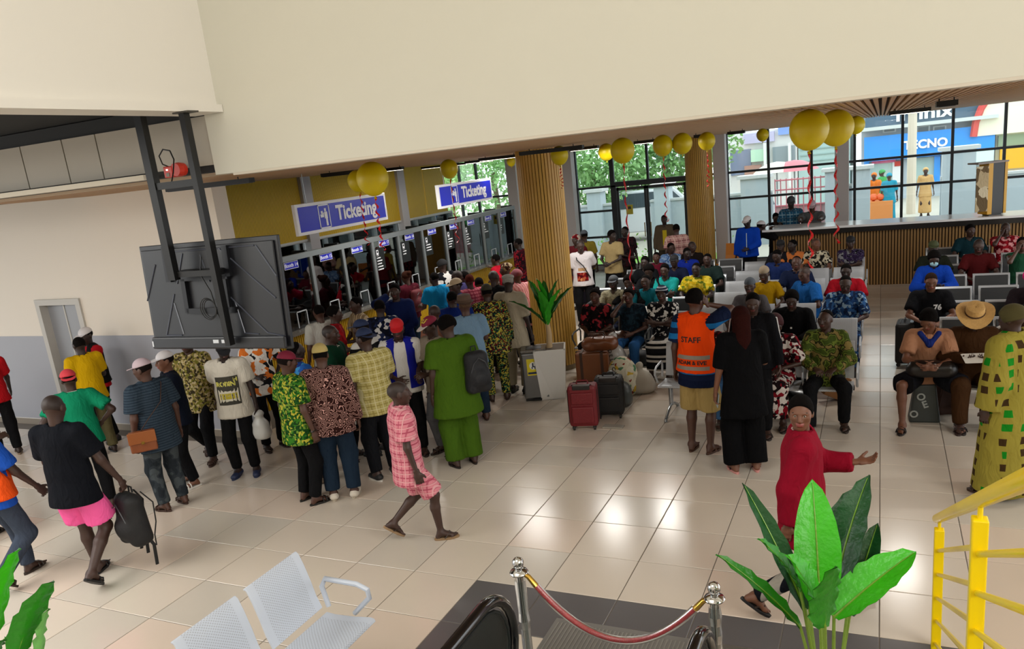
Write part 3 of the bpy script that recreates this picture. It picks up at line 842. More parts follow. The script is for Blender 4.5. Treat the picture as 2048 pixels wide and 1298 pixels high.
# ceiling with wooden slats
box('trim_6', -17, BXF, FY + .2, FY + .225, CZ - .003, CZ + .03, M('soffit_tan', '#b79f82', .6), kind='structure')
ce = box('ceiling', -17, 7, FY + .24, YB + .3, CZ + .03, CZ + .15, woodd, kind='structure')
sm = MB().box(-.016, .016, FY + .22, YB, 0, .03)
me = bpy.data.meshes.new('ceiling_slat'); me.from_pydata(sm.v, [], sm.f); me.materials.append(woodc)
x = -10.0
while x < 5.6:
    o = addmesh('ceiling_slat', me, ce); o.location = (x, 0, CZ); x += .06
# left wall with its grey band, skirting and door
LW = 7.70
wl = MB().box(-17, -11.66, LW, LW + .25, 0, CZ + .05).box(-10.84, -7.75, LW, LW + .25, 0, CZ + .05).box(-11.66, -10.84, LW, LW + .25, 1.96, CZ + .05).build('wall_back_left', cream); wl['kind'] = 'structure'
for a, b in ((-17, -11.75), (-10.73, -7.75)):
    box('trim_3', a, b, LW - .004, LW, .1, 1.48, grayb, kind='structure')
    box('baseboard_back', a, b, LW - .016, LW - .002, 0, .10, M('skirting', '#857a6c', .5), kind='structure')
    box('trim_4', a, b, LW - .018, LW - .002, .10, .108, M('skirting_cap', '#d8d4cc', .5), kind='structure')
d1 = empty('door_1', (-11.24, LW, 0)); d1['kind'] = 'structure'
dm = M('door_frame', '#b9b5ae', .5); ld = M('door_leaf', '#8f9196', .4)
box('door_frame', -.50, -.41, -.03, .1, 0, 2.05, dm, d1); box('door_frame', .41, .51, -.03, .1, 0, 2.05, dm, d1); box('door_frame', -.41, .41, -.03, .1, 1.96, 2.05, dm, d1)
box('door_leaf', -.41, .02, .10, .14, 0, 1.955, ld, d1); box('door_leaf', .03, .41, .06, .10, 0, 1.955, ld, d1); box('door_edge_strip', .015, .04, .05, .14, 0, 1.955, dm, d1)
MB().bar((-.03, .06, 1.0), (-.03, .06, 1.12), .012).build('door_handle', silver, d1)
# outer wall behind the booths: low wall, clear strip, yellow ribbed screens
BX2 = -11.9
box('wall_booths', BX2 - .15, BX2, LW + .2, 21.3, 0, 1.76, M('wall_dim', '#5a5d5c', .7), kind='structure')
w1 = empty('window_1', (BX2 - .05, 14.6, 1.76)); w1['kind'] = 'structure'
box('pane', -.01, .01, -6.7, 6.7, .0, .36, glass, w1)
for y in np.arange(-6.7, 6.75, 1.03): box('mullion', -.03, .05, y - .025, y + .025, 0, .36, alum, w1)
box('transom', -.03, .06, -6.7, 6.7, -.03, .03, alum, w1); box('transom', -.03, .06, -6.7, 6.7, .30, .36, M('white_frame', '#d9d9d4', .5), w1)


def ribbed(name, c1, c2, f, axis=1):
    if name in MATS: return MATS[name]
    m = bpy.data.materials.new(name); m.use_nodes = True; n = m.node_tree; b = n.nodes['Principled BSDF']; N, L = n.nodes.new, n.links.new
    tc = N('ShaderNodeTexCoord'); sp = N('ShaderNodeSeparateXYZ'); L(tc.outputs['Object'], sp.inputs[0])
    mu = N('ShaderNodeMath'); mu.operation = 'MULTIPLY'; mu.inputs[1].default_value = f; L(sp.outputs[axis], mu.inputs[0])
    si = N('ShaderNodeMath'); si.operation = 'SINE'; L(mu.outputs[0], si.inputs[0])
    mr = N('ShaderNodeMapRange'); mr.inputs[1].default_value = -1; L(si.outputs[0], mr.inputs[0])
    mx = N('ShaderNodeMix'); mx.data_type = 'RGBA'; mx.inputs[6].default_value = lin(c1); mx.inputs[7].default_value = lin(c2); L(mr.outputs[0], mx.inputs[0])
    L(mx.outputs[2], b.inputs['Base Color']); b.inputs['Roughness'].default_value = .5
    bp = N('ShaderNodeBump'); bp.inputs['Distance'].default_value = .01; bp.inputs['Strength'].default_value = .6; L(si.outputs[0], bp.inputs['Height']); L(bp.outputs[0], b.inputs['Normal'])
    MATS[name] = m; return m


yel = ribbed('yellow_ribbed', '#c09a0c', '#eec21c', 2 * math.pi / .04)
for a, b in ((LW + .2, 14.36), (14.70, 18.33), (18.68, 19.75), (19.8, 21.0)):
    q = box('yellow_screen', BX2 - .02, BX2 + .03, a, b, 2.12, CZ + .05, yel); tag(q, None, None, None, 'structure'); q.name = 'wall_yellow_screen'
for a in (14.36, 18.33): box('wall_pillar', BX2 - .05, BX2 + .12, a, a + .34, 0, CZ + .05, M('pillar_paint', '#c9c3c4', .5), kind='structure')
box('trim_5', BX2 - .02, BX2 + .05, LW + .2, 21.0, 2.08, 2.13, M('white_frame'), kind='structure')


def tree_leaves(name, parent, spots, n, size, mat, seed=0):
    r = np.random.RandomState(seed); vs = []; fs = []
    for (c, R_) in spots:
        for _ in range(n):
            v = r.normal(size=3); v /= np.linalg.norm(v); p = np.array(c) + v * R_ * (r.rand() ** .4)
            a = r.normal(size=3); a /= np.linalg.norm(a); b = np.cross(a, r.normal(size=3)); b /= np.linalg.norm(b); s = size * (.6 + r.rand() * .8); k = len(vs)
            vs += [tuple(p - a * s), tuple(p + b * s * .5), tuple(p + a * s), tuple(p - b * s * .5)]; fs.append((k, k + 1, k + 2, k + 3))
    me = bpy.data.meshes.new(name); me.from_pydata(vs, [], fs); me.materials.append(mat); o = addmesh(name, me, parent); o['kind'] = 'stuff'; return o


# back window wall
def glazed(name, x0, x1, mull, bars, z0=.12, z1=CZ + .06):
    w = empty(name, (0, YB, 0)); w['kind'] = 'structure'
    ms = sorted([x0] + [m for m in mull if x0 < m < x1] + [x1])
    for x in ms: box('mullion', x - .032, x + .032, -.04, .05, z0, z1, frameM, w)
    zs = [z0] + list(bars) + [z1]
    for z in zs: box('transom', x0, x1, -.03, .045, z - .03, z + .03, frameM, w)
    for a, b in zip(ms[:-1], ms[1:]):
        for c, d in zip(zs[:-1], zs[1:]): box('pane', a + .03, b - .03, 0, .008, c + .03, d - .03, glass, w)
    return w


mu = [-3.74, -2.68, -1.62, -.60, .475, 1.555, 2.63, 3.7, 4.8, 5.9]
glazed('window_2', -4.55, 6.9, mu, [.95, 1.77, 2.46])
glazed('window_3', BX2 + .0, -7.0, [-11.3, -10.2, -9.1, -8.05], [.95, 1.70, 2.38])
# glazed part over the door and the door
dX0, dX1, dZ = -6.94, -4.80, 2.40
w4 = glazed('window_4', dX0, dX1, [float(atY(1294, 320, YB)[0])], [], dZ + .06)
d2 = empty('door_2', (0, YB, 0)); d2['kind'] = 'structure'
cxm = float(atY(1297, 450, YB)[0])
for x0, x1, z0, z1 in ((dX0 - .06, dX0 + .07, 0, dZ), (dX1 - .07, dX1 + .06, 0, dZ), (dX0 - .06, dX1 + .06, dZ - .05, dZ + .09)): box('door_frame', x0, x1, -.08, .08, z0, z1, frameM, d2)
for a, b in ((dX0 + .08, cxm - .005), (cxm + .005, dX1 - .08)):
    lf = box('door_leaf', a + .05, b - .05, -.004, .004, .12, dZ - .16, glass, d2)
    for x0, x1, z0, z1 in ((a, a + .06, .02, dZ - .08), (b - .06, b, .02, dZ - .08), (a, b, .02, .12), (a, b, dZ - .16, dZ - .08)): box('door_rail', x0, x1, -.025, .025, z0, z1, frameM, lf)
MB().bar((cxm - .09, -.06, .9), (cxm - .09, -.06, 1.3), .015).build('door_handle', silver, d2)
MB().bar((cxm + .09, -.06, .9), (cxm + .09, -.06, 1.3), .015).build('door_handle', silver, d2)
nt_ = MB().add([(cxm - .62, -.012, 1.55), (cxm - .42, -.012, 1.55), (cxm - .42, -.012, 1.82), (cxm - .62, -.012, 1.82)], [(0, 1, 2, 3)]).build('door_notice', M('notice_yellow', '#c9bf3c', .6), d2)
MB().add([(cxm - .56, -.014, 1.78 + .0), (cxm - .48, -.014, 1.78), (cxm - .47, -.014, 1.70), (cxm - .57, -.014, 1.70)], [(0, 1, 2, 3)]).build('door_notice_mark', M('notice_dark', '#40402a', .6), d2)
for px in (1031, 1141, 1443, 1684):
    x = float(atY(px, 400, YB - .25)[0]); box('wall_window_pier', x - .16, x + .16, YB - .4, YB - .1, 0, CZ + .06, M('pier_paint', '#cfc9c8', .5), kind='structure')
box('wall_threshold', -17, 7, YB - .05, YB + .1, -.05, .12, M('kerb', '#8d8f90', .7), kind='structure')


# slatted round columns
def column(name, x, y, r, n, label, h=CZ + .05):
    c = empty(name, (x, y, 0), 0, label, 'column', 'slatted columns')
    MB().lathe([(r - .03, 0), (r - .03, h)], 32).build('core', M('column_core', '#6a4a1e', .7), c, smooth=True)
    b_ = MB().box(-.019, .019, -.0, .034, 0.02, h)
    me = bpy.data.meshes.new('slat'); me.from_pydata(b_.v, [], b_.f); me.materials.append(M('column_slat', '#d0a24a', .45, noise=.08, nscale=5))
    for i in range(n):
        a = 2 * math.pi * i / n; o = addmesh('slat', me, c); o.location = ((r - .035) * math.cos(a), (r - .035) * math.sin(a), 0); o.rotation_euler = (0, 0, a - math.pi / 2)
    MB().lathe([(r + .008, 0), (r + .008, .08)], 32).build('base_ring', M('column_base', '#7c6a4a', .5), c, smooth=True)
    return c
c1 = atZ(1117, 743); dv = nrm((c1 - _C) * np.array([1, 1, 0])); c1 = c1 + dv * .34
column('round_column', float(c1[0]), float(c1[1]), .355, 44, 'near round column clad in golden wooden slats, beside the steel bin and the potted palm')
c2 = atD(1404, 480, 21.3)
column('round_column', float(c2[0]), float(c2[1]), .355, 44, 'far round column clad in golden wooden slats, just right of the glass entrance door')

# ------------------------------------------------------------------ ticket booths
GX = -8.65
by = [float(atX(px, py, GX)[1]) for px, py in ((618, 509), (682, 496), (741, 479), (793, 468), (841, 459), (886, 449), (924, 441), (962, 434), (995, 427), (1027, 420))]
st_ = by[1] - by[0]
by = [by[0] - 2 * (by[1] - by[0]), by[0] - (by[1] - by[0])] + by
by = [y for y in by if y > LW + .3]; YE = by[-1]
pt = empty('ticket_booth_partition', (GX, 0, 0), 0, 'long dark glass partition of the ticket booths with grey aluminium frame', 'partition')
rail = M('booth_rail', '#868b8c', .4, metal=.4)
box('top_rail', -.04, .04, LW + .25, YE, 2.16, 2.25, rail, pt)
for y in by: box('mullion', -.035, .035, y - .035, y + .035, 1.04, 2.17, rail, pt)
yy = [LW + .27] + by
for a, b in zip(yy[:-1], yy[1:]):
    if b - a < .2: continue
    box('glass_pane', -.006, .006, a + .03, b - .03, 1.04, 2.17, tglass, pt)
    m = (a + b) / 2; h_ = MB()
    for y0, y1, z0, z1 in ((m - .13, m - .115, 1.06, 1.33), (m + .115, m + .13, 1.06, 1.33), (m - .13, m + .13, 1.315, 1.33)): h_.box(.008, .02, y0, y1, z0, z1)
    h_.build('hatch_frame', M('hatch_white', '#c8ccd0', .4), pt)
ct = empty('booth_counter', (GX, 0, 0), 0, 'long grey booth counter over a yellow ribbed front below the glass partition', 'counter')
box('worktop', -.45, .20, LW + .27, YE, 1.0, 1.04, M('worktop', '#6f6a62', .25), ct)
b_ = MB()
y = LW + .26
while y < YE - .03: b_.box(.06, .085, y, y + .03, .0, 1.0); y += .05
b_.build('ribs', M('rib_yellow', '#c99f10', .5), ct)['kind'] = 'stuff'
box('counter_body', -.40, .06, LW + .27, YE, 0, 1.0, M('rib_back', '#7a5c08', .6), ct)
for i, y in enumerate(by):
    q = box('booth_divider', GX - .34, GX - .05, y - .03, y + .03, 0, 2.27, M('divider_dark', '#141a1c', .6)); 
    tag(q, 'dark divider wall behind the booth glass, %s from the wall end' % ['first', 'second', 'third', 'fourth', 'fifth', 'sixth', 'seventh', 'eighth', 'ninth', 'tenth', 'eleventh', 'twelfth'][i % 12], 'divider', 'booth dividers')
sgw = M('sign_white', '#fbfbff', .5); sgb = M('sign_blue', '#0e18b4', .4)
mz = lambda y, z: frame_mtx((GX + .017, y, z), (0, 1, 0), (0, 0, 1))
ORD = ['first', 'second', 'third', 'fourth', 'fifth', 'sixth', 'seventh', 'eighth', 'ninth', 'tenth', 'eleventh', 'twelfth']
nums = ['14', '15', '16', '17', '18', '19', '20', '21', '22', '23']
cent = [(a + b) / 2 for a, b in zip(yy[:-1], yy[1:])]
lab = [float(atX(px, py, GX)[1]) for px, py in ((580, 523), (650, 508), (712, 493), (766, 481), (817, 469), (862, 458), (905, 449), (940, 439), (975, 431), (1005, 424))]
for i, y in enumerate(lab):
    s = empty('booth_sign', (0, 0, 0), 0, 'small blue Booth %s sign on the glass, %s from the hanging television' % (nums[i], ORD[i]), 'sign', 'booth number signs')
    box('border', GX + .008, GX + .014, y - .17, y + .17, 2.03, 2.15, sgw, s, bevel=.003); box('plate', GX + .010, GX + .0165, y - .162, y + .162, 2.038, 2.142, sgb, s)
    text('lettering', 'Booth ' + nums[i], .085, sgw, mz(y, 2.09), s, .001, .001)
    if i >= 3:
        p = empty('booth_notice', (0, 0, 0), 0, 'black notice with white train symbol under the %s booth sign from the television' % ORD[i], 'notice', 'notices on the booth glass')
        box('sheet', GX + .007, GX + .009, y - .34, y - .04, 1.62, 2.02, M('notice_black', '#0d0f10', .4), p)
        b_ = MB(); c = y - .26
        b_.box(GX + .010, GX + .012, c - .035, c + .035, 1.90, 1.99).box(GX + .010, GX + .012, c - .03, c - .012, 1.875, 1.89).box(GX + .010, GX + .012, c + .012, c + .03, 1.875, 1.89)
        b_.build('train_symbol', sgw, p); b_ = MB().box(GX + .0125, GX + .013, c - .022, c + .022, 1.935, 1.975).build('symbol_window', M('notice_black'), p)
        b_ = MB(); rr = random.Random(i)
        for k in range(2 + i % 4): 
            z = 1.83 - k * .055; b_.box(GX + .010, GX + .012, c - .04, c - .02, z, z + .018); b_.box(GX + .010, GX + .012, c - .01, c - .01 + rr.uniform(.06, .2), z, z + .02)
        b_.build('list_lines', sgw, p)


def ticket_sign(px, label):
    X0 = -7.5; ya = float(atX(*px[0], X0)[1]); yb = float(atX(*px[1], X0)[1]); z1 = 3.06; z0 = 2.62
    s = empty('hanging_sign', (X0, (ya + yb) / 2, 0), 0, label, 'sign', 'hanging ticketing signs'); L = (yb - ya) / 2
    box('border', -.03, .03, -L, L, z0, z1, sgw, s, bevel=.004)
    f = box('face', .028, .034, -L + .05, L - .05, z0 + .045, z1 - .045, M('sign_face_blue', '#0a18c8', .35), s)
    box('face', -.034, -.028, -L + .05, L - .05, z0 + .045, z1 - .045, M('sign_face_blue'), s)
    text('lettering', 'Ticketing', .30, sgw, frame_mtx((.037, .30, (z0 + z1) / 2 + .01), (0, 1, 0), (0, 0, 1)), s, .002, .010, .96)
    zc = (z0 + z1) / 2; yc = -.52; b_ = MB()
    def R(y0, y1, a, b): b_.box(.035, .038, yc + y0 * 1.2, yc + y1 * 1.2, zc + a * 1.15, zc + b * 1.15)
    R(-.11, .11, .135, .15); R(-.11, .11, -.15, -.135); R(-.11, -.095, -.15, .15); R(.095, .11, -.15, .15)
    b_.build('symbol_frame', sgw, s); b_ = MB()
    R(-.075, -.01, -.01, .03); R(-.06, -.025, .035, .07); R(.01, .045, .06, .1); R(.0, .06, -.03, .055); R(.02, .055, -.12, -.03); R(-.03, .01, .03, .045)
    b_.build('ticket_clerk_symbol', sgw, s)
    for y in (-L + .3, L - .3): MB().bar((0, y, z1), (0, y, CZ), .006, 6).build('hanger', alum, s)
ticket_sign(((590, 440), (770, 415)), 'near hanging blue Ticketing sign with white border, below the pair of yellow balloons')
ticket_sign(((875, 395), (981, 377)), 'far hanging blue Ticketing sign with white border, next to the green windows')

# ------------------------------------------------------------------ ceiling fixtures
LAMPW = 38
def fixture(p0, p1, Yd, lit, label, z=CZ - .06, lw=.09):
    a = atY(*p0, Yd); L = float(atY(*p1, Yd)[0] - a[0])
    s = empty('linear_ceiling_lamp', (float(a[0]) + L / 2, Yd, z), 0, label, 'ceiling lamp', 'linear ceiling lamps')
    box('housing', -L / 2, L / 2, -lw / 2, lw / 2, -.015, .035, black, s)
    box('diffuser', -L / 2 + .02, L / 2 - .02, -lw / 2 + .01, lw / 2 - .01, -.019, -.015, M('lamp_lit', '#fff4e0', emit=4.0) if lit else M('lamp_off', '#1c1c1c', .4), s)
    if lit: area('lamp_light', (0, 0, -.024), (0, 0, 0), L - .05, lw - .02, LAMPW, (1, .97, .91)).parent = s
    for x in (-L * .35, L * .35): MB().bar((x, 0, .035), (x, 0, CZ - z), .006, 6).build('suspension', black, s)
fixture((338, 385), (505, 368), 6.7, False, 'unlit black linear lamp nearest the hanging television')
fixture((645, 350), (745, 341), 9.5, False, 'unlit black linear lamp just left of the pair of balloons by the near Ticketing sign')
fixture((765, 336), (805, 332), 11.6, True, 'short lit lamp just right of the balloons by the near Ticketing sign')
fixture((958, 312), (1040, 305), 12.5, True, 'lit white lamp left of the top of the near slatted column')
fixture((930, 318), (985, 312), 15.0, True, 'lit lamp above the far Ticketing sign')
fixture((1040, 304), (1166, 291), 10.4, False, 'black linear lamp across the top of the near slatted column')
fixture((1140, 297), (1196, 290), 12.8, True, 'lit lamp just right of the top of the near slatted column')
fixture((1268, 274), (1312, 270), 13.2, True, 'short lamp between the balloon pairs left of the far column')
fixture((1388, 268), (1412, 264), 14.0, False, 'short dark lamp over the top of the far column')
fixture((1455, 262), (1490, 258), 15.0, False, 'small dark lamp above the windows right of the far column')
fixture((1778, 229), (1862, 221), 12.0, True, 'thin lit lamp above the street windows on the right')
fixture((1872, 205), (1915, 199), 8.8, False, 'thick black lamp housing nearest the upper right street windows', lw=.22)

for sx_, sy_ in ((3.6, 8.0), (4.2, 13.0), (-9.6, 17.0)):  # extra lamps added to brighten the benches and the booth interior
    s = empty('linear_ceiling_lamp', (sx_, sy_, CZ - .06), 0, ['added linear lamp over the front rows of the right block', 'added linear lamp over the rear rows of the right block', 'added linear lamp over the inside of the ticket booths'][[3.6, 4.2, -9.6].index(sx_)], 'ceiling lamp', 'linear ceiling lamps')
    box('housing', -.6, .6, -.045, .045, -.015, .035, black, s); box('diffuser', -.58, .58, -.035, .035, -.019, -.015, M('lamp_lit'), s); area('lamp_light', (0, 0, -.024), (0, 0, 0), 1.1, .07, LAMPW, (1, .97, .91)).parent = s
    MB().bar((0, 0, .035), (0, 0, .06), .006, 6).build('suspension', black, s)

# ------------------------------------------------------------------ balloons
bm = M('balloon_yellow', '#d9c200', .42); bm.node_tree.nodes['Principled BSDF'].inputs['Subsurface Weight'].default_value = .35; bm.node_tree.nodes['Principled BSDF'].inputs['Subsurface Radius'].default_value = (.2, .2, .05)

BAL = [(745, 356, 32, .15, 'large yellow balloon above the near Ticketing sign'), (716, 361, 21, .13, 'small yellow balloon half behind the large one by the near Ticketing sign'),
       (898, 337, 18, .14, 'yellow balloon above the far Ticketing sign'), (1022, 323, 9, .10, 'tiny yellow balloon left of the near column top'),
       (1118, 303, 18, .125, 'yellow balloon against the top of the near slatted column'), (1212, 297, 16, .14, 'smaller left balloon of the pair above the left window panes'),
       (1245, 300, 24, .15, 'larger right balloon of the pair above the left window panes'), (1325, 285, 20, .14, 'left balloon of the equal pair above the entrance door'),
       (1364, 282, 20, .14, 'right balloon of the equal pair above the entrance door'), (1413, 274, 17, .14, 'yellow balloon against the top of the far slatted column'),
       (1525, 265, 12, .13, 'small lone yellow balloon in front of the street windows'), (1618, 256, 38, .15, 'biggest yellow balloon, left of the cluster under the slatted ceiling'),
       (1672, 254, 34, .15, 'second biggest yellow balloon, middle of the right cluster'), (1712, 243, 17, .14, 'small yellow balloon at the right of the big cluster')]
RIB = {0: (762, 500), 2: (930, 485), 4: (1125, 375), 6: (1250, 590), 7: (1328, 445), 9: (1414, 372), 11: (1606, 545), 12: (1675, 490), 1: (738, 490)}
for i, (bx, by_, pr, R_, lb) in enumerate(BAL):
    p = atD(bx, by_, R_ * FL / pr); p[2] = min(p[2], CZ - R_ * 1.0 - .002)
    b = empty('balloon', tuple(p), 0, lb, 'balloon', 'yellow balloons under the ceiling')
    prof = [(R_ * math.sin(t) * (1 if t > 1.3 else .93 + .07 * t / 1.3), -R_ * 1.12 * math.cos(t) if t < 1.57 else -R_ * math.cos(t)) for t in np.linspace(.03, math.pi - .03, 18)]
    MB().lathe(prof, 24).build('skin', bm, b, smooth=True)
    MB().lathe([(.004, -R_ * 1.12), (.014, -R_ * 1.12 - .025), (.002, -R_ * 1.11)], 8).build('knot', bm, b)
    if i in RIB:
        dep = float((p - _C) @ _F); e = atD(RIB[i][0], RIB[i][1], dep); Lr = float(p[2] - e[2])
        n_ = 60; vs = []; fs = []; rr = random.Random(i)
        for k in range(n_):
            t = k / (n_ - 1); z = -R_ * 1.14 - t * (Lr - R_); tw_ = t * 22; w = .011; am = .004 + .018 * t
            cx_ = am * math.sin(t * 40 + i); cy_ = am * math.cos(t * 33)
            vs += [(cx_ - w * math.cos(tw_), cy_ - w * math.sin(tw_), z), (cx_ + w * math.cos(tw_), cy_ + w * math.sin(tw_), z)]
            if k: fs.append((2 * k - 2, 2 * k - 1, 2 * k + 1, 2 * k))
        me = bpy.data.meshes.new('ribbon'); me.from_pydata(vs, [], fs); me.materials.append(M('ribbon_red', '#c8141e', .35)); addmesh('ribbon', me, b)

# ------------------------------------------------------------------ hanging television
tv = empty('hanging_television', (-5.26, 5.0, 2.467), rad(-1.4), 'large flat television seen from the back, hung from the dark ceiling on black poles', 'television')
tvm = Matrix.Rotation(rad(-.6), 4, 'Y') @ Matrix.Rotation(rad(-4.2), 4, 'X'); w, h = .822, .4705
tm_ = M('tv_back', '#131419', .38, noise=.06, nscale=4)
b_ = MB().box(-w, w, -.0, .03, -h, h, tvm).box(-w + .04, w - .04, -.02, .0, -h + .05, h - .04, tvm).build('back_shell', tm_, tv, bevel=.006)
MB().box(-w + .02, w - .02, .03, .034, -h + .02, h - .02, tvm).build('screen', M('screen_black', '#050506', .1), tv)
MB().box(-w * .97, w * .97, -.05, -.018, -h + .01, -h + .115, tvm).build('lower_housing', tm_, tv, bevel=.012)
r_ = MB()
for a, b in (((-.62, .30), (-.80, -.02)), ((-.44, .03), (-.62, -.34)), ((.18, .40), (.74, -.04)), ((.06, .13), (.60, -.33)), ((.60, .40), (.78, .14)), ((.60, -.33), (.78, -.36)), ((-.62, -.34), (-.42, -.34)), ((-.35, .40), (.58, .40)), ((-.26, .38), (-.38, .12)), ((-.05, .36), (.02, .12)), ((-.46, -.05), (-.40, -.33)), ((.28, -.06), (.34, -.33)), ((.34, -.33), (.5, -.34))):
    r_.bar(tvm @ Vector((a[0], -.022, a[1])), tvm @ Vector((b[0], -.022, b[1])), .0065, 6)
r_.build('ribs', M('tv_rib', '#3c404c', .28), tv)
r_ = MB()
for a in ((-.32, .26, .14, .18), (-.30, -.25, -.14, .16), (.19, .24, -.12, .17), (-.28, .30, -.15, -.10), (.24, .30, .16, .42), (-.48, -.42, .14, .45)):
    r_.box(a[0], a[1], -.055, -.022, a[2], a[3], tvm)
r_.build('wall_bracket', M('bracket', '#16171b', .4, metal=.4), tv)
MB().box(-.02, .13, -.053, -.0505, -.415, -.375, tvm).build('label_sticker', M('sticker', '#17181a', .4), tv)
MB().box(-.015, .05, -.0545, -.053, -.41, -.38, tvm).box(.085, .125, -.0545, -.053, -.41, -.38, tvm).build('label_print', M('sticker_white', '#c9cdd2', .5), tv)
MB().box(-.79, -.775, -.0525, -.05, -.44, -.39, tvm).build('side_sticker', M('sticker_white'), tv)
r_ = MB()
for k in range(3):
    r_.tube([(.02 + (.07 + .012 * k) * math.cos(t), -.07 - .01 * k, -.10 + (.075 + .01 * k) * math.sin(t)) for t in np.linspace(0, 6.2, 18)], .004, 5)
r_.tube([(.06, -.09, .35), (.02, -.10, .2), (.09, -.09, .05), (.11, -.08, -.15), (.16, -.09, -.28), (.13, -.09, -.34)], .006, 5)
r_.build('cable_loops', M('cable', '#0a0a0a', .4), tv)
po = empty('television_hanging_frame', (0, 0, 0), 0, 'tall black steel pole frame that carries the television, with a red junction box', 'hanging frame')
PY = 4.86
lx = float(atY(345, 540, PY)[0]); rx = float(atY(452, 620, PY)[0]) - .03; lz = float(atY(350, 560, PY)[2]); rz_ = float(atY(462, 690, PY)[2])
box('pole', lx - .04, lx + .04, PY - .03, PY + .03, lz, BZ + .14, black, po); box('pole', rx - .028, rx + .028, PY - .03, PY + .03, rz_, BZ - .012, black, po)
zb = float(atY(368, 367, PY)[2]); box('crossbar', lx + .04, rx - .028, PY - .02, PY + .02, zb - .028, zb + .028, black, po)
box('mount_arm', lx, rx, PY, PY + .16, lz + .02, lz + .07, black, po)
box('top_bracket', rx - .06, rx + .10, PY - .06, PY + .06, BZ - .012, BZ, M('bracket_steel', '#4d4a44', .4, metal=.6), po)
jp = atY(350, 340, 5.15)
jb = empty('junction_box', tuple(jp), 0, 'red electrical box with a cable between the poles of the television frame', 'electrical box')
box('case', -.085, .02, -.05, .06, -.06, .035, M('red_box', '#c22f1a', .4), jb, bevel=.008); MB().lathe([(.055, -.045), (.06, 0), (.055, .045)], 16, mtx=Matrix.Translation((.05, 0, 0)) @ Matrix.Rotation(rad(90), 4, 'X')).build('round_cover', M('red_box'), jb)
MB().box(-.055, -.02, -.055, -.05, -.05, -.02).build('switch', M('grey_switch', '#7d7468', .5), jb); MB().box(-.045, -.03, -.056, -.05, .0, .012).build('indicator', M('indicator', '#ffd0c0', emit=3), jb)
MB().tube([(-.06, 0, .03), (-.11, -.02, .06), (-.12, -.03, .13), (-.06, -.03, .18), (.03, -.04, .16), (.12, -.1, .08), (.19, -.2, -.03), (.24, -.28, -.10)], .006, 6).build('cable', black, jb, smooth=True)

# ------------------------------------------------------------------ long reception counter on the right
CXL = -2.18; CYF = 18.1; CTZ = 1.27
rc = empty('reception_counter', (0, 0, 0), 0, 'long reception counter with glossy white top and vertical wooden slats, before the street windows', 'counter')
box('countertop', CXL - .18, 6.9, CYF - .15, CYF + .75, CTZ, CTZ + .045, M('counter_white', '#f4f4f4', .14), rc)
box('edge_band', CXL - .12, 6.9, CYF - .10, CYF + .7, CTZ - .11, CTZ, M('counter_black', '#141110', .3), rc)
box('counter_body', CXL + .02, 6.9, CYF + .03, CYF + .6, 0, CTZ - .11, M('counter_gap', '#3a2a18', .8), rc)
b_ = MB(); x = CXL + .03
while x < 6.85: b_.box(x, x + .035, CYF, CYF + .03, 0, CTZ - .11); x += .058
b_.build('slats', M('counter_slat', '#8f6c3c', .5, noise=.1, nscale=4), rc)['kind'] = 'stuff'
box('back_desk', -.9, 2.0, CYF + 1.6, CYF + 2.2, 1.1, 1.16, M('desk_black', '#15100e', .3), rc); box('back_desk_body', -.85, 1.95, CYF + 1.65, CYF + 2.15, 0, 1.1, M('desk_brown', '#4a2f1e', .6), rc)
yb_ = empty('photo_display_box', (2.0, CYF + .2, CTZ + .045), rad(28), 'yellow and black display box with sepia photos standing on the white reception countertop', 'display box')
box('case', -.16, .20, -.14, .14, .03, 1.02, M('box_black', '#0c0a08', .4), yb_); box('yellow_edge', -.17, -.08, -.15, .15, .03, 1.02, M('box_yellow', '#d09a10', .4), yb_); box('yellow_edge', .16, .215, -.15, .15, .03, 1.02, M('box_yellow'), yb_)
box('photo_panel', -.42, -.17, -.152, -.142, .1, .98, pat('print', '#b8a684', '#6b5a42', '#cfc2a4', s=.25), yb_); box('roof', -.40, .22, -.17, .17, 1.02, 1.05, M('box_roof', '#8a7f78', .5), yb_); box('foot', -.1, .15, -.1, .1, 0, .03, M('box_black'), yb_)

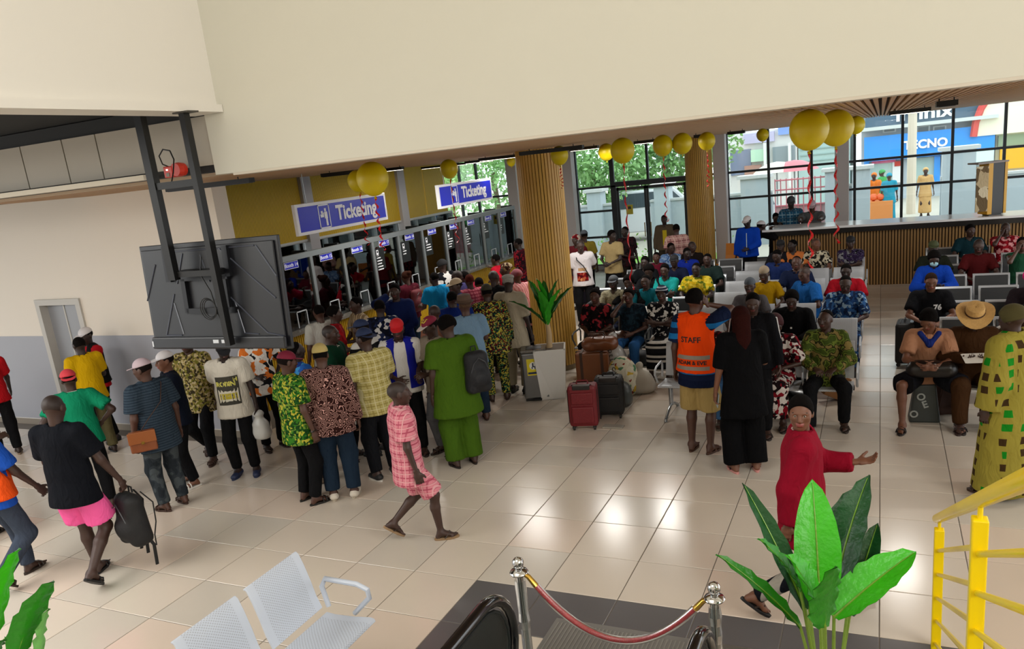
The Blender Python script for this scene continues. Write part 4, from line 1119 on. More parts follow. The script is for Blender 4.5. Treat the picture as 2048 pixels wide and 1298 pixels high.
# ------------------------------------------------------------------ benches
perf = None
def perf_mat(name, c, hole=.33, sc=34, metal=.35):
    if name in MATS: return MATS[name]
    m = bpy.data.materials.new(name); m.use_nodes = True; n = m.node_tree; b = n.nodes['Principled BSDF']; N, L = n.nodes.new, n.links.new
    b.inputs['Base Color'].default_value = lin(c); b.inputs['Metallic'].default_value = metal; b.inputs['Roughness'].default_value = .38
    tc = N('ShaderNodeTexCoord'); sp = N('ShaderNodeSeparateXYZ'); L(tc.outputs['Object'], sp.inputs[0])
    def mm(op, p, q=0.0):
        k = N('ShaderNodeMath'); k.operation = op
        for j, t in ((0, p), (1, q)):
            if isinstance(t, (int, float)): k.inputs[j].default_value = t
            else: L(t, k.inputs[j])
        return k.outputs[0]
    ff_ = sc * 6.0; s_ = mm('SUBTRACT', sp.outputs[1], sp.outputs[2])
    l1o = mm('LESS_THAN', mm('ABSOLUTE', sp.outputs[0]), .19)
    go = mm('GREATER_THAN', mm('MULTIPLY', mm('SINE', mm('MULTIPLY', sp.outputs[0], ff_)), mm('SINE', mm('MULTIPLY', s_, ff_))), hole)
    mu_ = N('ShaderNodeMath'); mu_.operation = 'MULTIPLY'; L(l1o, mu_.inputs[0]); L(go, mu_.inputs[1])
    mx = N('ShaderNodeMix'); mx.data_type = 'RGBA'; l = lin(c); mx.inputs[6].default_value = l; mx.inputs[7].default_value = tuple(v * .72 for v in l[:3]) + (1,)
    L(mu_.outputs[0], mx.inputs[0]); L(mx.outputs[2], b.inputs['Base Color'])
    bp = N('ShaderNodeBump'); bp.inputs['Distance'].default_value = .004; bp.invert = True; L(mu_.outputs[0], bp.inputs['Height']); L(bp.outputs[0], b.inputs['Normal'])
    MATS[name] = m; return m


def shell(prof, w, t, holes=None):
    """sheet following a (y,z) profile, width 2w, thickness t"""
    b = MB(); n = len(prof); vs = []
    nn = []
    for i in range(n):
        a = prof[max(0, i - 1)]; c = prof[min(n - 1, i + 1)]; d = Vector((c[0] - a[0], c[1] - a[1])).normalized(); nn.append((-d.y, d.x))
    for s in (0, 1):
        for i, (y, z) in enumerate(prof):
            for x in (-w, w): vs.append((x, y + nn[i][0] * t * s, z + nn[i][1] * t * s))
    k = 2 * n
    fs = []
    for i in range(n - 1):
        a = 2 * i; fs += [(a, a + 2, a + 3, a + 1), (k + a, k + a + 1, k + a + 3, k + a + 2), (a, k + a, k + a + 2, a + 2), (a + 1, a + 3, k + a + 3, k + a + 1)]
    fs += [(0, 1, k + 1, k), (k - 2, 2 * k - 2, 2 * k - 1, k - 1)]
    return b.add(vs, fs)


SEATP = [(.44, .425), (.43, .445), (.40, .45), (.25, .432), (.10, .425), (.03, .432)]     # y is forward
BACKP = [(.0, .46), (-.035, .55), (-.06, .66), (-.095, .78), (-.125, .86), (-.145, .875), (-.16, .868)]


def bench(n, pad, plate, label, loc, rz, arms=True, pitch=.58, group=None):
    t = empty('waiting_bench', loc, rz, label, 'bench', group); w = .25
    armm = plate if not pad else M('bench_arm', '#6c7074', .3, metal=.7)
    for i in range(n):
        x = (i - (n - 1) / 2) * pitch
        s = shell(SEATP, w, .014).build('seat', plate, t, smooth=True, bevel=.003); s.location.x = x
        b = shell(BACKP, w, .014).build('backrest', plate, t, smooth=True, bevel=.003); b.location.x = x
        if pad:
            pm = M('pad_black', '#15191c', .5)
            shell([(.40, .468), (.25, .45), (.10, .443), (.03, .45)], w - .03, .022).build('seat_pad', pm, s, bevel=.004)
            shell([(.012, .475), (-.022, .55), (-.045, .66), (-.080, .78), (-.103, .845)], w - .028, -.026).build('back_pad', pm, b, bevel=.004)
            shell([(-.018, .475), (-.05, .55), (-.075, .66), (-.112, .78), (-.135, .845)], w - .028, .006).build('back_cover', M('pad_black'), b)
    Lb = (n - 1) / 2 * pitch + .2
    MB().box(-Lb - .06, Lb + .06, .15, .21, .375, .42).build('beam', M('beam_dark', '#33363a', .4, metal=.6), t)
    for sx in (-Lb + .05, Lb - .05):
        l = MB(); l.tube([(sx, .18, .38), (sx, .18, .12)], .028, 8); l.tube([(sx, -.12, .03), (sx, .02, .09), (sx, .18, .14), (sx, .36, .09), (sx, .50, .03)], .02, 8); l.tube([(sx, -.14, 0), (sx, -.12, .03)], .022, 8).tube([(sx, .52, 0), (sx, .50, .03)], .022, 8)
        l.build('leg', M('leg_chrome', '#a9adb0', .25, metal=.8), t, smooth=True)
    if arms:
        xs_ = [(i - n / 2) * pitch for i in range(n + 1)]
        for x in xs_: MB().tube([(x, .02, .45), (x, -.01, .60), (x, .03, .655), (x, .28, .65), (x, .37, .62), (x, .375, .57), (x, .26, .44)], .014, 6, sq=1).build('armrest', armm, t, smooth=True)
    return t


silp = M('bench_frame', '#b4b9be', .35, metal=.55); greyp = perf_mat('bench_perforated', '#b4b8bd', .30, 40, .1)
rowsR = [9.72, 10.78, 11.82, 12.86, 13.90, 14.94, 15.98, 17.0]
ordn = ['front', 'second', 'third', 'fourth', 'fifth', 'sixth', 'seventh', 'rear']
for i, y in enumerate(rowsR):
    bench(3, True, silp, 'black padded three-seat bench with silver frame, %s row of the right block' % ordn[i], (1.50 + (.02 * i), y, 0), math.pi, group='padded benches of the right block')
rowsM = [9.55, 10.8, 11.85, 12.9, 13.95, 15.05, 16.2]
for i, y in enumerate(rowsM):
    bench(4, False, greyp, 'pale grey perforated four-seat bench, %s row of the middle block' % ordn[i], (-1.38, y, 0), math.pi, group='perforated benches of the middle block')
rowsL = [11.45, 12.6, 13.7, 14.8, 15.8, 16.8]
for i, y in enumerate(rowsL):
    if i < 2: bench(3, True, silp, 'black padded three-seat bench with silver frame, %s row of the left block' % ordn[i], (-3.47, y, 0), math.pi, group='padded benches of the left block')
    else: bench(4, True, silp, 'black padded four-seat bench with silver frame, %s row of the left block' % ordn[i], (-3.75, y, 0), math.pi, group='padded benches of the left block')
nearp = perf_mat('bench_near_perforated', '#c6cedc', .35, 42, .0)
nb_ = bench(4, False, nearp, 'pale blue grey perforated metal bench in the foreground at the bottom edge', (-3.50, 2.62, 0), rad(-90), arms=False)
MB().tube([(1.16, .02, .45), (1.16, -.01, .60), (1.16, .03, .665), (1.16, .30, .66), (1.16, .38, .63), (1.16, .385, .57), (1.16, .24, .43)], .019, 8).build('armrest', nearp, nb_, smooth=True).location.x = -2.32

# orange chairs by the far windows
for k, (px, py, lb) in enumerate(((1457, 500, 'left one of two orange plastic chairs under the street windows'), (1471, 512, 'right one of two orange plastic chairs under the street windows'))):
    p = atY(px, py, 19.2 - k * .6); c = empty('plastic_chair', (float(p[0]), float(p[1]), 0), rad(160), lb, 'chair', 'orange plastic chairs')
    shell([(.22, .43), (.2, .45), (0, .43), (-.2, .44)], .22, .02).build('seat', M('orange_plastic', '#d9851a', .4), c); shell([(-.2, .44), (-.24, .6), (-.27, .8), (-.28, .88)], .22, .02).build('backrest', M('orange_plastic'), c)
    for sx in (-1, 1):
        for sy in (-1, 1): MB().bar((sx * .18, sy * .16, .43), (sx * .21, sy * .2, 0), .013).build('leg', M('leg_chrome'), c)

# ------------------------------------------------------------------ bin, planters, palms
def leafm(c1): return M('leaf_' + c1, c1, .38, noise=.25, nscale=6, bump=.5, bscale=35, spec=.5)


def leaf(parent, base, tip, width, mat, bend=.25, fold=.25, mb=None, curl=0.0, n=12, roll=0.0):
    base = Vector(base); tip = Vector(tip); L = (tip - base).length; d = (tip - base).normalized()
    side = d.cross(Vector((0, 0, 1))); side = side.normalized() if side.length > .05 else Vector((1, 0, 0)); up = side.cross(d).normalized()
    s2 = side * math.cos(roll) + up * math.sin(roll); up = s2.cross(d).normalized(); side = s2
    vs = []; fs = []; m = 7
    for i in range(n + 1):
        t = i / n; p = base + d * L * t + up * bend * L * (t * (1 - t) * 2 - .35 * t * t)
        w = width * (math.sin(math.pi * min(1, (t * .97 + .03)) ** .85) ** .62) * (1 if t < .97 else .3)
        for j in range(m):
            u = (j - (m - 1) / 2) / ((m - 1) / 2)
            wob_ = .006 * math.sin(t * 46 + u * 3) * abs(u) * (1 + width * 4)
            vs.append(p + side * u * w * .5 * math.cos(fold) + up * (abs(u) * w * .5 * math.sin(fold) - curl * u * u * w * .3 + wob_))
    for i in range(n):
        for j in range(m - 1): a = i * m + j; fs.append((a, a + 1, a + m + 1, a + m))
    k = len(vs); vs += [Vector(v) - up * .002 for v in vs]; fs += [tuple(q + k for q in reversed(f)) for f in list(fs)]
    o = MB().add(vs, fs).build('leaf', mat, parent, smooth=True)
    MB().tube([base + d * L * t + up * (bend * L * (t * (1 - t) * 2 - .35 * t * t) + .003) for t in np.linspace(0, .97, 7)], .006, 5, r2=.0015).build('midrib', leafm('#6f9a2a'), o)
    return o


p1 = atZ(1109, 800); p1 = p1 + nrm((p1 - _C) * V3(1, 1, 0)) * .2
pl = empty('potted_palm', (float(p1[0]), float(p1[1]), 0), rad(20), 'broad-leaved plant in a tapering white faceted pot against the near slatted column', 'potted plant')
pm = M('pot_white', '#d4d2cc', .3)
b_ = MB(); tz = .72; a, b = .17, .225
vs = [(-a, -a, 0), (a, -a, 0), (a, a, 0), (-a, a, 0), (-b, -b, tz), (b, -b, tz), (b, b, tz), (-b, b, tz), (0, -a * .9, 0), (a * .9, 0, 0), (0, a * .9, 0), (-a * .9, 0, 0)]
b_.add(vs, [(0, 8, 4), (8, 5, 4), (8, 1, 5), (1, 9, 5), (9, 6, 5), (9, 2, 6), (2, 10, 6), (10, 7, 6), (10, 3, 7), (3, 11, 7), (11, 4, 7), (11, 0, 4), (0, 3, 2, 1), (4, 5, 6, 7)])
b_.build('pot', pm, pl); MB().box(-b + .02, b - .02, -b + .02, b - .02, tz, tz + .006).build('soil', M('soil', '#5c4f42', .9), pl)
r_ = MB()
for x0, x1, y0, y1 in ((-b, b, -b, -b + .02), (-b, b, b - .02, b), (-b, -b + .02, -b, b), (b - .02, b, -b, b)): r_.box(x0, x1, y0, y1, tz - .002, tz + .014)
r_.build('rim', pm, pl)
MB().tube([(0, 0, tz), (.015, 0, tz + .2), (0, .01, tz + .42)], .045, 10, r2=.03).build('trunk', M('trunk_tan', '#b49a74', .8), pl, smooth=True)
dg, lg = leafm('#0f5a14'), leafm('#2f9a1c')
for k, (an, el_, L, w, mt_) in enumerate(((200, 78, .62, .17, lg), (150, 72, .66, .16, dg), (260, 66, .60, .17, lg), (90, 70, .60, .16, dg), (20, 52, .60, .13, dg), (188, 42, .62, .14, dg), (320, 60, .58, .17, lg), (230, 84, .66, .18, lg), (350, 75, .66, .14, dg))):
    a = rad(an); e = rad(el_); z = tz + .38 - .02 * (k % 3); bs = (.02 * math.cos(a), .02 * math.sin(a), z)
    leaf(pl, bs, (bs[0] + L * math.cos(e) * math.cos(a), bs[1] + L * math.cos(e) * math.sin(a), z + L * math.sin(e)), w, mt_, .12, .35, roll=.3 * math.sin(k))

pb = atZ(1080, 803); pb = pb + nrm((pb - _C) * V3(1, 1, 0)) * .2
bn = empty('steel_bin', (float(pb[0]) - .02, float(pb[1]), 0), rad(22), 'brushed steel litter bin with a yellow sticker, left of the white plant pot', 'bin')
box('body', -.18, .18, -.16, .16, .03, .70, M('brushed_steel', '#77797c', .28, metal=.9, noise=.2, nscale=3), bn, bevel=.02); box('lid', -.185, .185, -.165, .165, .70, .745, M('lid_steel', '#6d6c6a', .25, metal=.9), bn, bevel=.012)
box('base', -.17, .17, -.15, .15, 0, .03, M('bin_base', '#101010', .6), bn); box('lid_opening', -.11, .11, -.09, .09, .744, .748, M('bin_base'), bn); box('pedal', -.06, .06, -.20, -.15, .02, .035, M('bin_base'), bn)
box('sticker', -.11, .07, -.1625, -.1605, .38, .62, M('sticker_yellow', '#d8c61e', .5), bn)
MB().lathe([(.055, -.001), (.055, .001)], 20, mtx=Matrix.Translation((-.02, -.1635, .52)) @ Matrix.Rotation(rad(90), 4, 'X')).build('sticker_disc', M('sticker_white2', '#e8e8e0', .5), bn)
MB().box(-.035, -.015, -.166, -.165, .50, .56).box(-.035, .01, -.166, -.165, .50, .515).box(-.045, -.03, -.166, -.165, .475, .505).box(-.005, .01, -.166, -.165, .475, .50).box(-.10, .06, -.166, -.165, .40, .43).build('sticker_print', M('sticker_blue', '#1c2a4a', .5), bn)

# near palm, lower right: large leaves in front of the escalator
NX, NY = -.19, 3.35
np_ = empty('potted_palm', (NX, NY, 0), 0, 'large bright green broad-leaved plant in front of the person in red', 'potted plant')
b_ = MB(); vs = [(x * s_, y * s_, z) for z, s_ in ((0, .8), (.55, 1.05)) for x, y in ((-.17, -.17), (.17, -.17), (.17, .17), (-.17, .17))]
b_.add(vs, [(0, 3, 2, 1), (4, 5, 6, 7), (0, 1, 5, 4), (1, 2, 6, 5), (2, 3, 7, 6), (3, 0, 4, 7)]).build('pot', pm, np_, bevel=.01)
def npx(px, py, dd): return tuple(atD(px, py, dd) - V3(NX, NY, 0))
D0 = float((np.array([NX, NY, 1.1]) - _C) @ _F)
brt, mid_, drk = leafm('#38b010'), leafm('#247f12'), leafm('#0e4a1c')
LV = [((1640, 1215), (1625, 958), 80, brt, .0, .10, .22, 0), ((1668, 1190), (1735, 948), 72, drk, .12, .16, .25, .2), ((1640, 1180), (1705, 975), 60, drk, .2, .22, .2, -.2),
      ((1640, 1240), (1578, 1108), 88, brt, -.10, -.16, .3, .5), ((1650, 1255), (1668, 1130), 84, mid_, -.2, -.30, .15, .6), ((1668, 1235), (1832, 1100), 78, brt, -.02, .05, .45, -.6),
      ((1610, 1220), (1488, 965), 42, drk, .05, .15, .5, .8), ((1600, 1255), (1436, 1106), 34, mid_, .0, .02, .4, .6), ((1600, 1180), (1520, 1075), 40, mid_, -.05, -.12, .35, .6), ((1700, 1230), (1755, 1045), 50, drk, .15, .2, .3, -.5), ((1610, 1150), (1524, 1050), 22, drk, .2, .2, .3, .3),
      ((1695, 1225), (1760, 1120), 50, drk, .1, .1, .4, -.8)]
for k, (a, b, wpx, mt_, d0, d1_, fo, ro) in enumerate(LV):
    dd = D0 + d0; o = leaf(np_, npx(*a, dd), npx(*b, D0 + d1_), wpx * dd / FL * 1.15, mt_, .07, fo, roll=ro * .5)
    s0 = Vector(npx(*a, dd)); MB().tube([(.03 * math.cos(k), .03 * math.sin(k), .5), tuple((s0 + Vector((.02 * math.cos(k), .02 * math.sin(k), .45))) * .5), tuple(s0 + Vector((0, 0, .01)))], .010, 6, r2=.007).build('stem', leafm('#7e9a3a'), np_, smooth=True)

# near palm, lower left corner
LX, LY = -2.85, 1.45
q_ = atD(-20, 1420, 2.6)
lp = empty('potted_palm', (float(q_[0]), float(q_[1]), 0), 0, 'glossy green plant with ribbed leaves at the bottom left corner', 'potted plant')
def lpx(px, py, dd): return tuple(atD(px, py, dd) - V3(float(q_[0]), float(q_[1]), 0))
for k, (a, b, wpx, mt_, ro) in enumerate((((-12, 1290), (32, 1092), 48, brt, .6), ((28, 1330), (104, 1155), 52, mid_, .8), ((85, 1340), (92, 1215), 26, leafm('#6fae5a'), .3), ((-20, 1340), (8, 1275), 40, mid_, .1))):
    o = leaf(lp, lpx(*a, 2.65), lpx(*b, 2.6), wpx * 2.6 / FL * 1.2, mt_, .12, .3, roll=ro)
    MB().tube([(0, 0, .9), tuple((Vector(lpx(*a, 2.65)) + Vector((0, 0, .9))) * .5), lpx(*a, 2.65)], .007, 6).build('stem', leafm('#7e9a3a'), lp)
MB().tube([(0, 0, .4), (.01, 0, .92)], .03, 8, r2=.02).build('trunk', M('trunk_tan'), lp); MB().lathe([(.12, 0), (.16, .42)], 16).build('pot', pm, lp)

# ------------------------------------------------------------------ escalator balustrades, stanchions, stairs rail
def escalator(x, label):
    e = empty('escalator_balustrade', (x, 0, 0), 0, label, 'escalator handrail', 'escalator balustrades')
    pts = [(0, .8, 1.28), (0, 1.3, 1.08), (0, 1.8, .97)] + [(0, 2.2, .945), (0, 3.32, .945)] + [(0, 3.32 + .33 * math.sin(t), .615 + .33 * math.cos(t)) for t in np.linspace(.2, math.pi - .1, 12)] + [(0, 2.7, .285), (0, 1.6, .29)]
    MB().tube(pts, .036, 10).build('handrail', M('handrail_rubber', '#0c0c0e', .18, coat=.6), e, smooth=True)
    inn = [(0, 1.7, .9), (0, 3.32, .885)] + [(0, 3.32 + .27 * math.sin(t), .615 + .27 * math.cos(t)) for t in np.linspace(.2, math.pi - .2, 10)] + [(0, 1.6, .345)]
    MB().tube(inn, .012, 6).build('guide_rail', M('rail_dark', '#3b4040', .25, metal=.7), e, smooth=True)
    o = [(p[1], p[2]) for p in inn]; b = MB(); n = len(o); vs = [(-.005, y, z) for y, z in o] + [(.005, y, z) for y, z in o]
    b.add(vs, [tuple(range(n)), tuple(range(2 * n - 1, n - 1, -1))]); b.build('glass_panel', glassmat('balustrade_glass', '#dbe6e3', .06, .15), e)
    box('skirt', -.08, .08, 1.2, 3.3, 0.009, .25, M('skirt_steel', '#4a4b4d', .35, metal=.7), e, bevel=.02)
escalator(-1.98, 'left escalator balustrade with shiny black rubber handrail loop')
escalator(-.80, 'right escalator balustrade, only its black handrail end showing by the right rope post')
def post(x, y, lab):
    s = empty('rope_post', (x, y, .0062), 0, lab, 'rope post', 'chrome rope posts')
    MB().lathe([(.15, 0), (.15, .012), (.11, .025), (.03, .035), (.03, .04)], 28).build('base', silver, s, smooth=True)
    MB().lathe([(.024, .03), (.024, .88)], 16).build('pole', silver, s, smooth=True)
    MB().lathe([(.024, .88), (.05, .89), (.058, .903), (.05, .915), (.022, .925), (.022, .935)], 20).build('collar', silver, s, smooth=True)
    MB().lathe([(.036 * math.sin(t) + .0005, .965 - .036 * math.cos(t)) for t in np.linspace(.0, math.pi, 12)], 20).build('ball', silver, s, smooth=True)
    fl = glassmat('plastic_film', '#eef2f2', .10, .25)
    r_ = random.Random(int(x * 10)); MB().lathe([(.030 + r_.random() * .008, .85 - k * .055) for k in range(15)], 11, capped=False).build('plastic_wrap', fl, s)
py_ = 3.80
sx0, sx1 = -1.97, -.80
post(sx0, py_, 'left chrome rope post wrapped in clear film'); post(sx1, py_, 'right chrome rope post wrapped in clear film')
rp = empty('barrier_rope', (0, 0, 0), 0, 'sagging red velvet barrier rope between the two chrome posts', 'rope')
pts = [(sx0 + .06 + (sx1 - sx0 - .12) * t, py_, .885 - .34 * (4 * t * (1 - t)) ** 1.0) for t in np.linspace(0, 1, 24)]
MB().tube(pts[1:-1], .0185, 10).build('rope', M('rope_red', '#b32a36', .6, noise=.4, nscale=35, bump=.6, bscale=120), rp, smooth=True)
MB().tube([(p[0], p[1], p[2] + .0) for p in pts[1:-1]], .024, 9).build('plastic_sleeve', glassmat('sleeve_film', '#f4f0f0', .05, .3), rp, smooth=True)
for a, b, e_ in ((pts[0], pts[1], sx0 + .03), (pts[-1], pts[-2], sx1 - .03)): MB().tube([(e_, py_, .90), a, b], .014, 8, r2=.019).build('brass_end', M('brass', '#c9a24a', .25, metal=.9), rp, smooth=True)

SXR = .35
sr = empty('stair_railing', (SXR, 0, 0), 0, 'bright yellow steel stair railing at the lower right corner', 'railing'); ym = M('railing_yellow', '#f2d200', .35, coat=.2)
A_ = atX(1876, 1037, SXR); B_ = atX(2046, 962, SXR); A_ = A_ - V3(SXR, 0, 0); B_ = B_ - V3(SXR, 0, 0); dn = nrm(B_ - A_)
MB().tube([tuple(A_ - dn * .05), tuple(A_), tuple(B_ + dn * 1.6)], .030, 14).build('handrail', M('railing_yellow'), sr, smooth=True)
def on(yv, off): t = (yv - A_[1]) / (B_[1] - A_[1]); return float(A_[2] + (B_[2] - A_[2]) * t + off)
pys = [float(atX(1878, 1080, SXR)[1]), float(atX(1960, 1040, SXR)[1])]; pys.append(2 * pys[1] - pys[0])
for y in pys:
    z0 = max(0, on(y, -1.05)); q = box('post', -.028, .028, y - .028, y + .028, z0, on(y, -.075), ym, sr, bevel=.006); MB().bar((0, y, on(y, -.08)), (0, y, on(y, -.02)), .010).build('bracket', ym, q)
for k in range(5):
    o_ = -.21 - .165 * k
    for a, b in zip(pys[:-1], pys[1:]): MB().bar((0, a - .028, on(a, o_)), (0, b + .028, on(b, o_)), .013, 8).build('bar', ym, sr, smooth=True)
    a = pys[-1]; MB().bar((0, a - .028, on(a, o_)), (0, a - 1.2, on(a - 1.2, o_)), .013, 8).build('bar', ym, sr, smooth=True)
# stairs it stands on (out of the frame, below the railing)
st = empty('staircase', (0, 0, 0), 0, 'grey stone staircase rising towards the viewer under the yellow railing', 'stairs')
yy0 = 4.3
for k in range(14): box('step', .33, 2.0, yy0 - .30 * (k + 1), yy0 - .30 * k, 0, .157 * (k + 1) if False else .157 * (k + 1) * .92, M('stair_stone', '#8b857d', .5), st)

# ------------------------------------------------------------------ street outside (bright haze put into the colours as paleness)
gr = box('ground_outside', -60, 60, YB + .1, 75, -.12, -.06, M('paving_out', '#b9b2a4', .8, noise=.12, nscale=.5), kind='structure')
box('ground_side', -60, BX2 - .2, -4, YB + .1, -.12, -.06, M('paving_out'), kind='structure')
ga = empty('grass', (-6.5, 23.6, -.06)); ga.name = 'grass_patch'
tag(ga, 'strip of bright green lawn outside the glass entrance door', 'grass')
box('turf', -2.4, 2.4, -.7, .9, 0, .05, M('grass_green', '#7fae4c', .9, noise=.4, nscale=30), ga)
bl = tree_leaves('blades', ga, [((x, .1, .06), .8) for x in np.arange(-2, 2.1, .8)], 90, .05, M('grass_green'), 3)
# perimeter wall with piers
pw_ = empty('perimeter_wall', (0, 0, 0), 0, 'pale grey perimeter wall with capped piers outside the windows', 'wall')
gm = M('wall_out', '#b3bcc2', .7, noise=.06, nscale=.7); gc = M('wall_cap', '#c6c7c6', .7)
YP = 26.5
def xo(px, Y_): return float(atY(px, 400, Y_)[0])
def zo(px, py, Y_): return float(atY(px, py, Y_)[2])
for a, b in ((-14, xo(1228, YP)), (xo(1300, YP), xo(1545, YP)), (xo(1655, YP), xo(1720, YP)), (xo(1880, YP), 12)):
    box('wall_panel', a, b, YP, YP + .2, -.06, 1.55, gm, pw_); box('coping', a, b, YP - .05, YP + .25, 1.55, 1.62, gc, pw_)
for px in (1190, 1325, 1510, 1668, 1722, 1915):
    x = xo(px, YP - .1); w_ = .42 if px in (1510, 1915) else .25; t_ = 2.05 if px != 1915 else 2.35
    q = box('pier', x - w_, x + w_, YP - .25, YP + .35, -.06, t_, gm, pw_); box('pier_cap', x - w_ - .1, x + w_ + .1, YP - .33, YP + .43, t_, t_ + .1, gc, q)
fe = empty('street_gate', (0, 0, 0), 0, 'red and white barred street gate between two grey piers', 'gate')
x0, x1 = xo(1550, YP), xo(1650, YP); rm = M('gate_red', '#c9727c', .6)
x = x0
while x < x1: MB().bar((x, YP + .1, 0), (x, YP + .1, 1.95), .018, 5).build('bar', rm, fe); x += .17
for z in (.2, 1.1, 1.6, 1.9): MB().bar((x0, YP + .1, z), (x1, YP + .1, z), .025, 5).build('rail', rm, fe)
box('infill', x0, x1, YP + .14, YP + .16, .2, 1.1, M('gate_infill', '#c5a3a6', .7), fe)
# shops across the street
YS = 40
def shop(name, px0, px1, pyt, label, mat):
    e = empty(name, (0, 0, 0), 0, label, 'building', None); xa, xb = xo(px0, YS), xo(px1, YS)
    box('wall', xa, xb, YS, YS + 6, -.06, zo((px0 + px1) / 2, pyt, YS), mat, e); return e, xa, xb
bA, xa, xb = shop('shop_building', 1722, 1985, 150, 'shop building with a slate upper sign and bright blue sign band', M('facade_grey', '#b4bcc4', .7))
def pan(e, nm, a, b, p0, p1, mat, dy=-.15, th=.15): return box(nm, xo(a, YS), xo(b, YS), YS + dy, YS + dy + th, zo((a + b) / 2, p1, YS), zo((a + b) / 2, p0, YS), mat, e)
pan(bA, 'upper_sign', 1730, 1982, 170, 243, M('sign_slate', '#4d6478', .5), -.3)
pan(bA, 'blue_sign', 1728, 1982, 262, 312, M('sign_azure', '#2f93ea', .4), -.4)
txm = M('sign_letters', '#f2f2f2', .5)
ctr = atY(1848, 226, YS - .35); text('lettering', 'infinix', .74, txm, frame_mtx(ctr, (1, 0, 0), (0, 0, 1)), bA, .05, .02, 1.25)
ctr = atY(1851, 288, YS - .45); text('lettering', 'TECNO', .50, txm, frame_mtx(ctr, (1, 0, 0), (0, 0, 1)), bA, .05, .018, 1.0)
for a in (1764, 1830, 1862, 1930): q = pan(bA, 'window', a, a + 26, 252, 265, M('win_frame_out', '#d8dcdc', .6), -.1, .1); pan(bA, 'window_pane', a + 3, a + 23, 254, 263, M('pane_grey', '#7f8a92', .3), -.12, .02)
pan(bA, 'balcony', 1722, 1985, 243, 250, M('balcony', '#c9cdcc', .7), -.8, .8)
pan(bA, 'shop_window', 1740, 1788, 322, 372, M('shop_glass', '#a9bdb8', .3), -.05, .05); pan(bA, 'shop_window', 1822, 1868, 315, 362, M('shop_glass'), -.05, .05)
pan(bA, 'pilaster', 1728, 1738, 312, 375, M('sign_azure'), -.2, .2); pan(bA, 'pilaster', 1866, 1878, 312, 365, M('sign_azure'), -.2, .2)
pan(bA, 'pink_banner', 1743, 1790, 318, 326, M('banner_pink', '#d8638a', .6), -.12, .06); pan(bA, 'poster', 1784, 1806, 322, 365, M('poster_white', '#e6e2e2', .6), -.1, .04)
pan(bA, 'poster', 1788, 1800, 322, 332, M('poster_red', '#c0392b', .6), -.14, .02); pan(bA, 'awning', 1880, 1980, 300, 330, M('awning_mint', '#cfe6e2', .6), -.6, .5)
bB, _, _ = shop('shop_building', 1598, 1700, 232, 'pale teal shop building behind the biggest balloons', M('facade_teal', '#a9c0bd', .7)); pan(bB, 'dark_opening', 1612, 1690, 250, 262, M('opening', '#63706f', .7), -.05, .05)
for k in range(5): pan(bB, 'shutter_line', 1602, 1696, 270 + 12 * k, 272 + 12 * k, M('shutter_line', '#8ea6a4', .7), -.06, .06)
bC, _, _ = shop('shop_building', 1440, 1596, 262, 'white and pink market building behind the panes right of the far column', M('facade_white', '#d9d5d3', .7))
pan(bC, 'sign_board', 1492, 1552, 265, 285, M('board_lilac', '#b9b2cf', .6), -.2, .2); pan(bC, 'sign_board', 1560, 1596, 250, 268, M('board_blue', '#7f9ad8', .6), -.2, .2); pan(bC, 'green_board', 1506, 1540, 298, 322, M('board_mint', '#b7d6bd', .6), -.3, .2)
pan(bC, 'dark_front', 1452, 1505, 300, 350, M('front_blue', '#75809a', .6), -.1, .1); pan(bC, 'brick_front', 1492, 1525, 330, 372, M('front_brick', '#a87f74', .7), -.2, .2); pan(bC, 'slate_front', 1548, 1592, 292, 340, M('front_slate', '#8a949a', .7), -.1, .1)
for a in (1460, 1532, 1580): pan(bC, 'pillar', a, a + 5, 285, 372, M('pillar_white', '#e2e0dc', .6), -.5, .3)
bD, _, _ = shop('shop_building', 1986, 2200, 250, 'yellow shop at the far right with an arched white billboard', M('facade_cream', '#d8d2bb', .7))
pan(bD, 'yellow_front', 1994, 2200, 285, 330, M('front_yellow', '#efae1e', .5), -.3, .3); pan(bD, 'green_board', 1990, 2200, 262, 284, M('board_green', '#93a386', .6), -.2, .2)
b_ = MB(); oc = atY(2062, 262, YS - .3); R0 = 2.1
o_ = [(oc[0] + R0 * math.cos(t), oc[2] + 1.15 * R0 * math.sin(t)) for t in np.linspace(0, math.pi, 14)]; MB().poly(o_, YS - .5, YS - .3).build('arched_billboard', M('billboard_cream', '#ece6cf', .6), bD)
MB().tube([(x, YS - .52, z) for x, z in o_], .14, 6).build('billboard_rim', M('rim_red', '#d2504a', .6), bD)
pan(bD, 'blue_container', 1995, 2200, 355, 420, M('container_blue', '#3c6a92', .6), -11, 1.0)
for k in range(5): pan(bD, 'container_line', 1995, 2200, 360 + 11 * k, 361.5 + 11 * k, M('container_line', '#8fb2cc', .6), -11.04, .05)
po2 = empty('utility_pole', (0, 0, 0), 0, 'beige utility pole standing before the blue sign band', 'pole'); xp = xo(1822, 33); MB().lathe([(.16, -.06), (.13, 8)], 10, c=(xp, 33, 0)).build('shaft', M('pole_beige', '#d0c2b0', .7), po2); MB().box(xp - .8, xp + .8, 32.9, 33.1, 7.0, 7.15).build('crossarm', M('pole_beige'), po2)
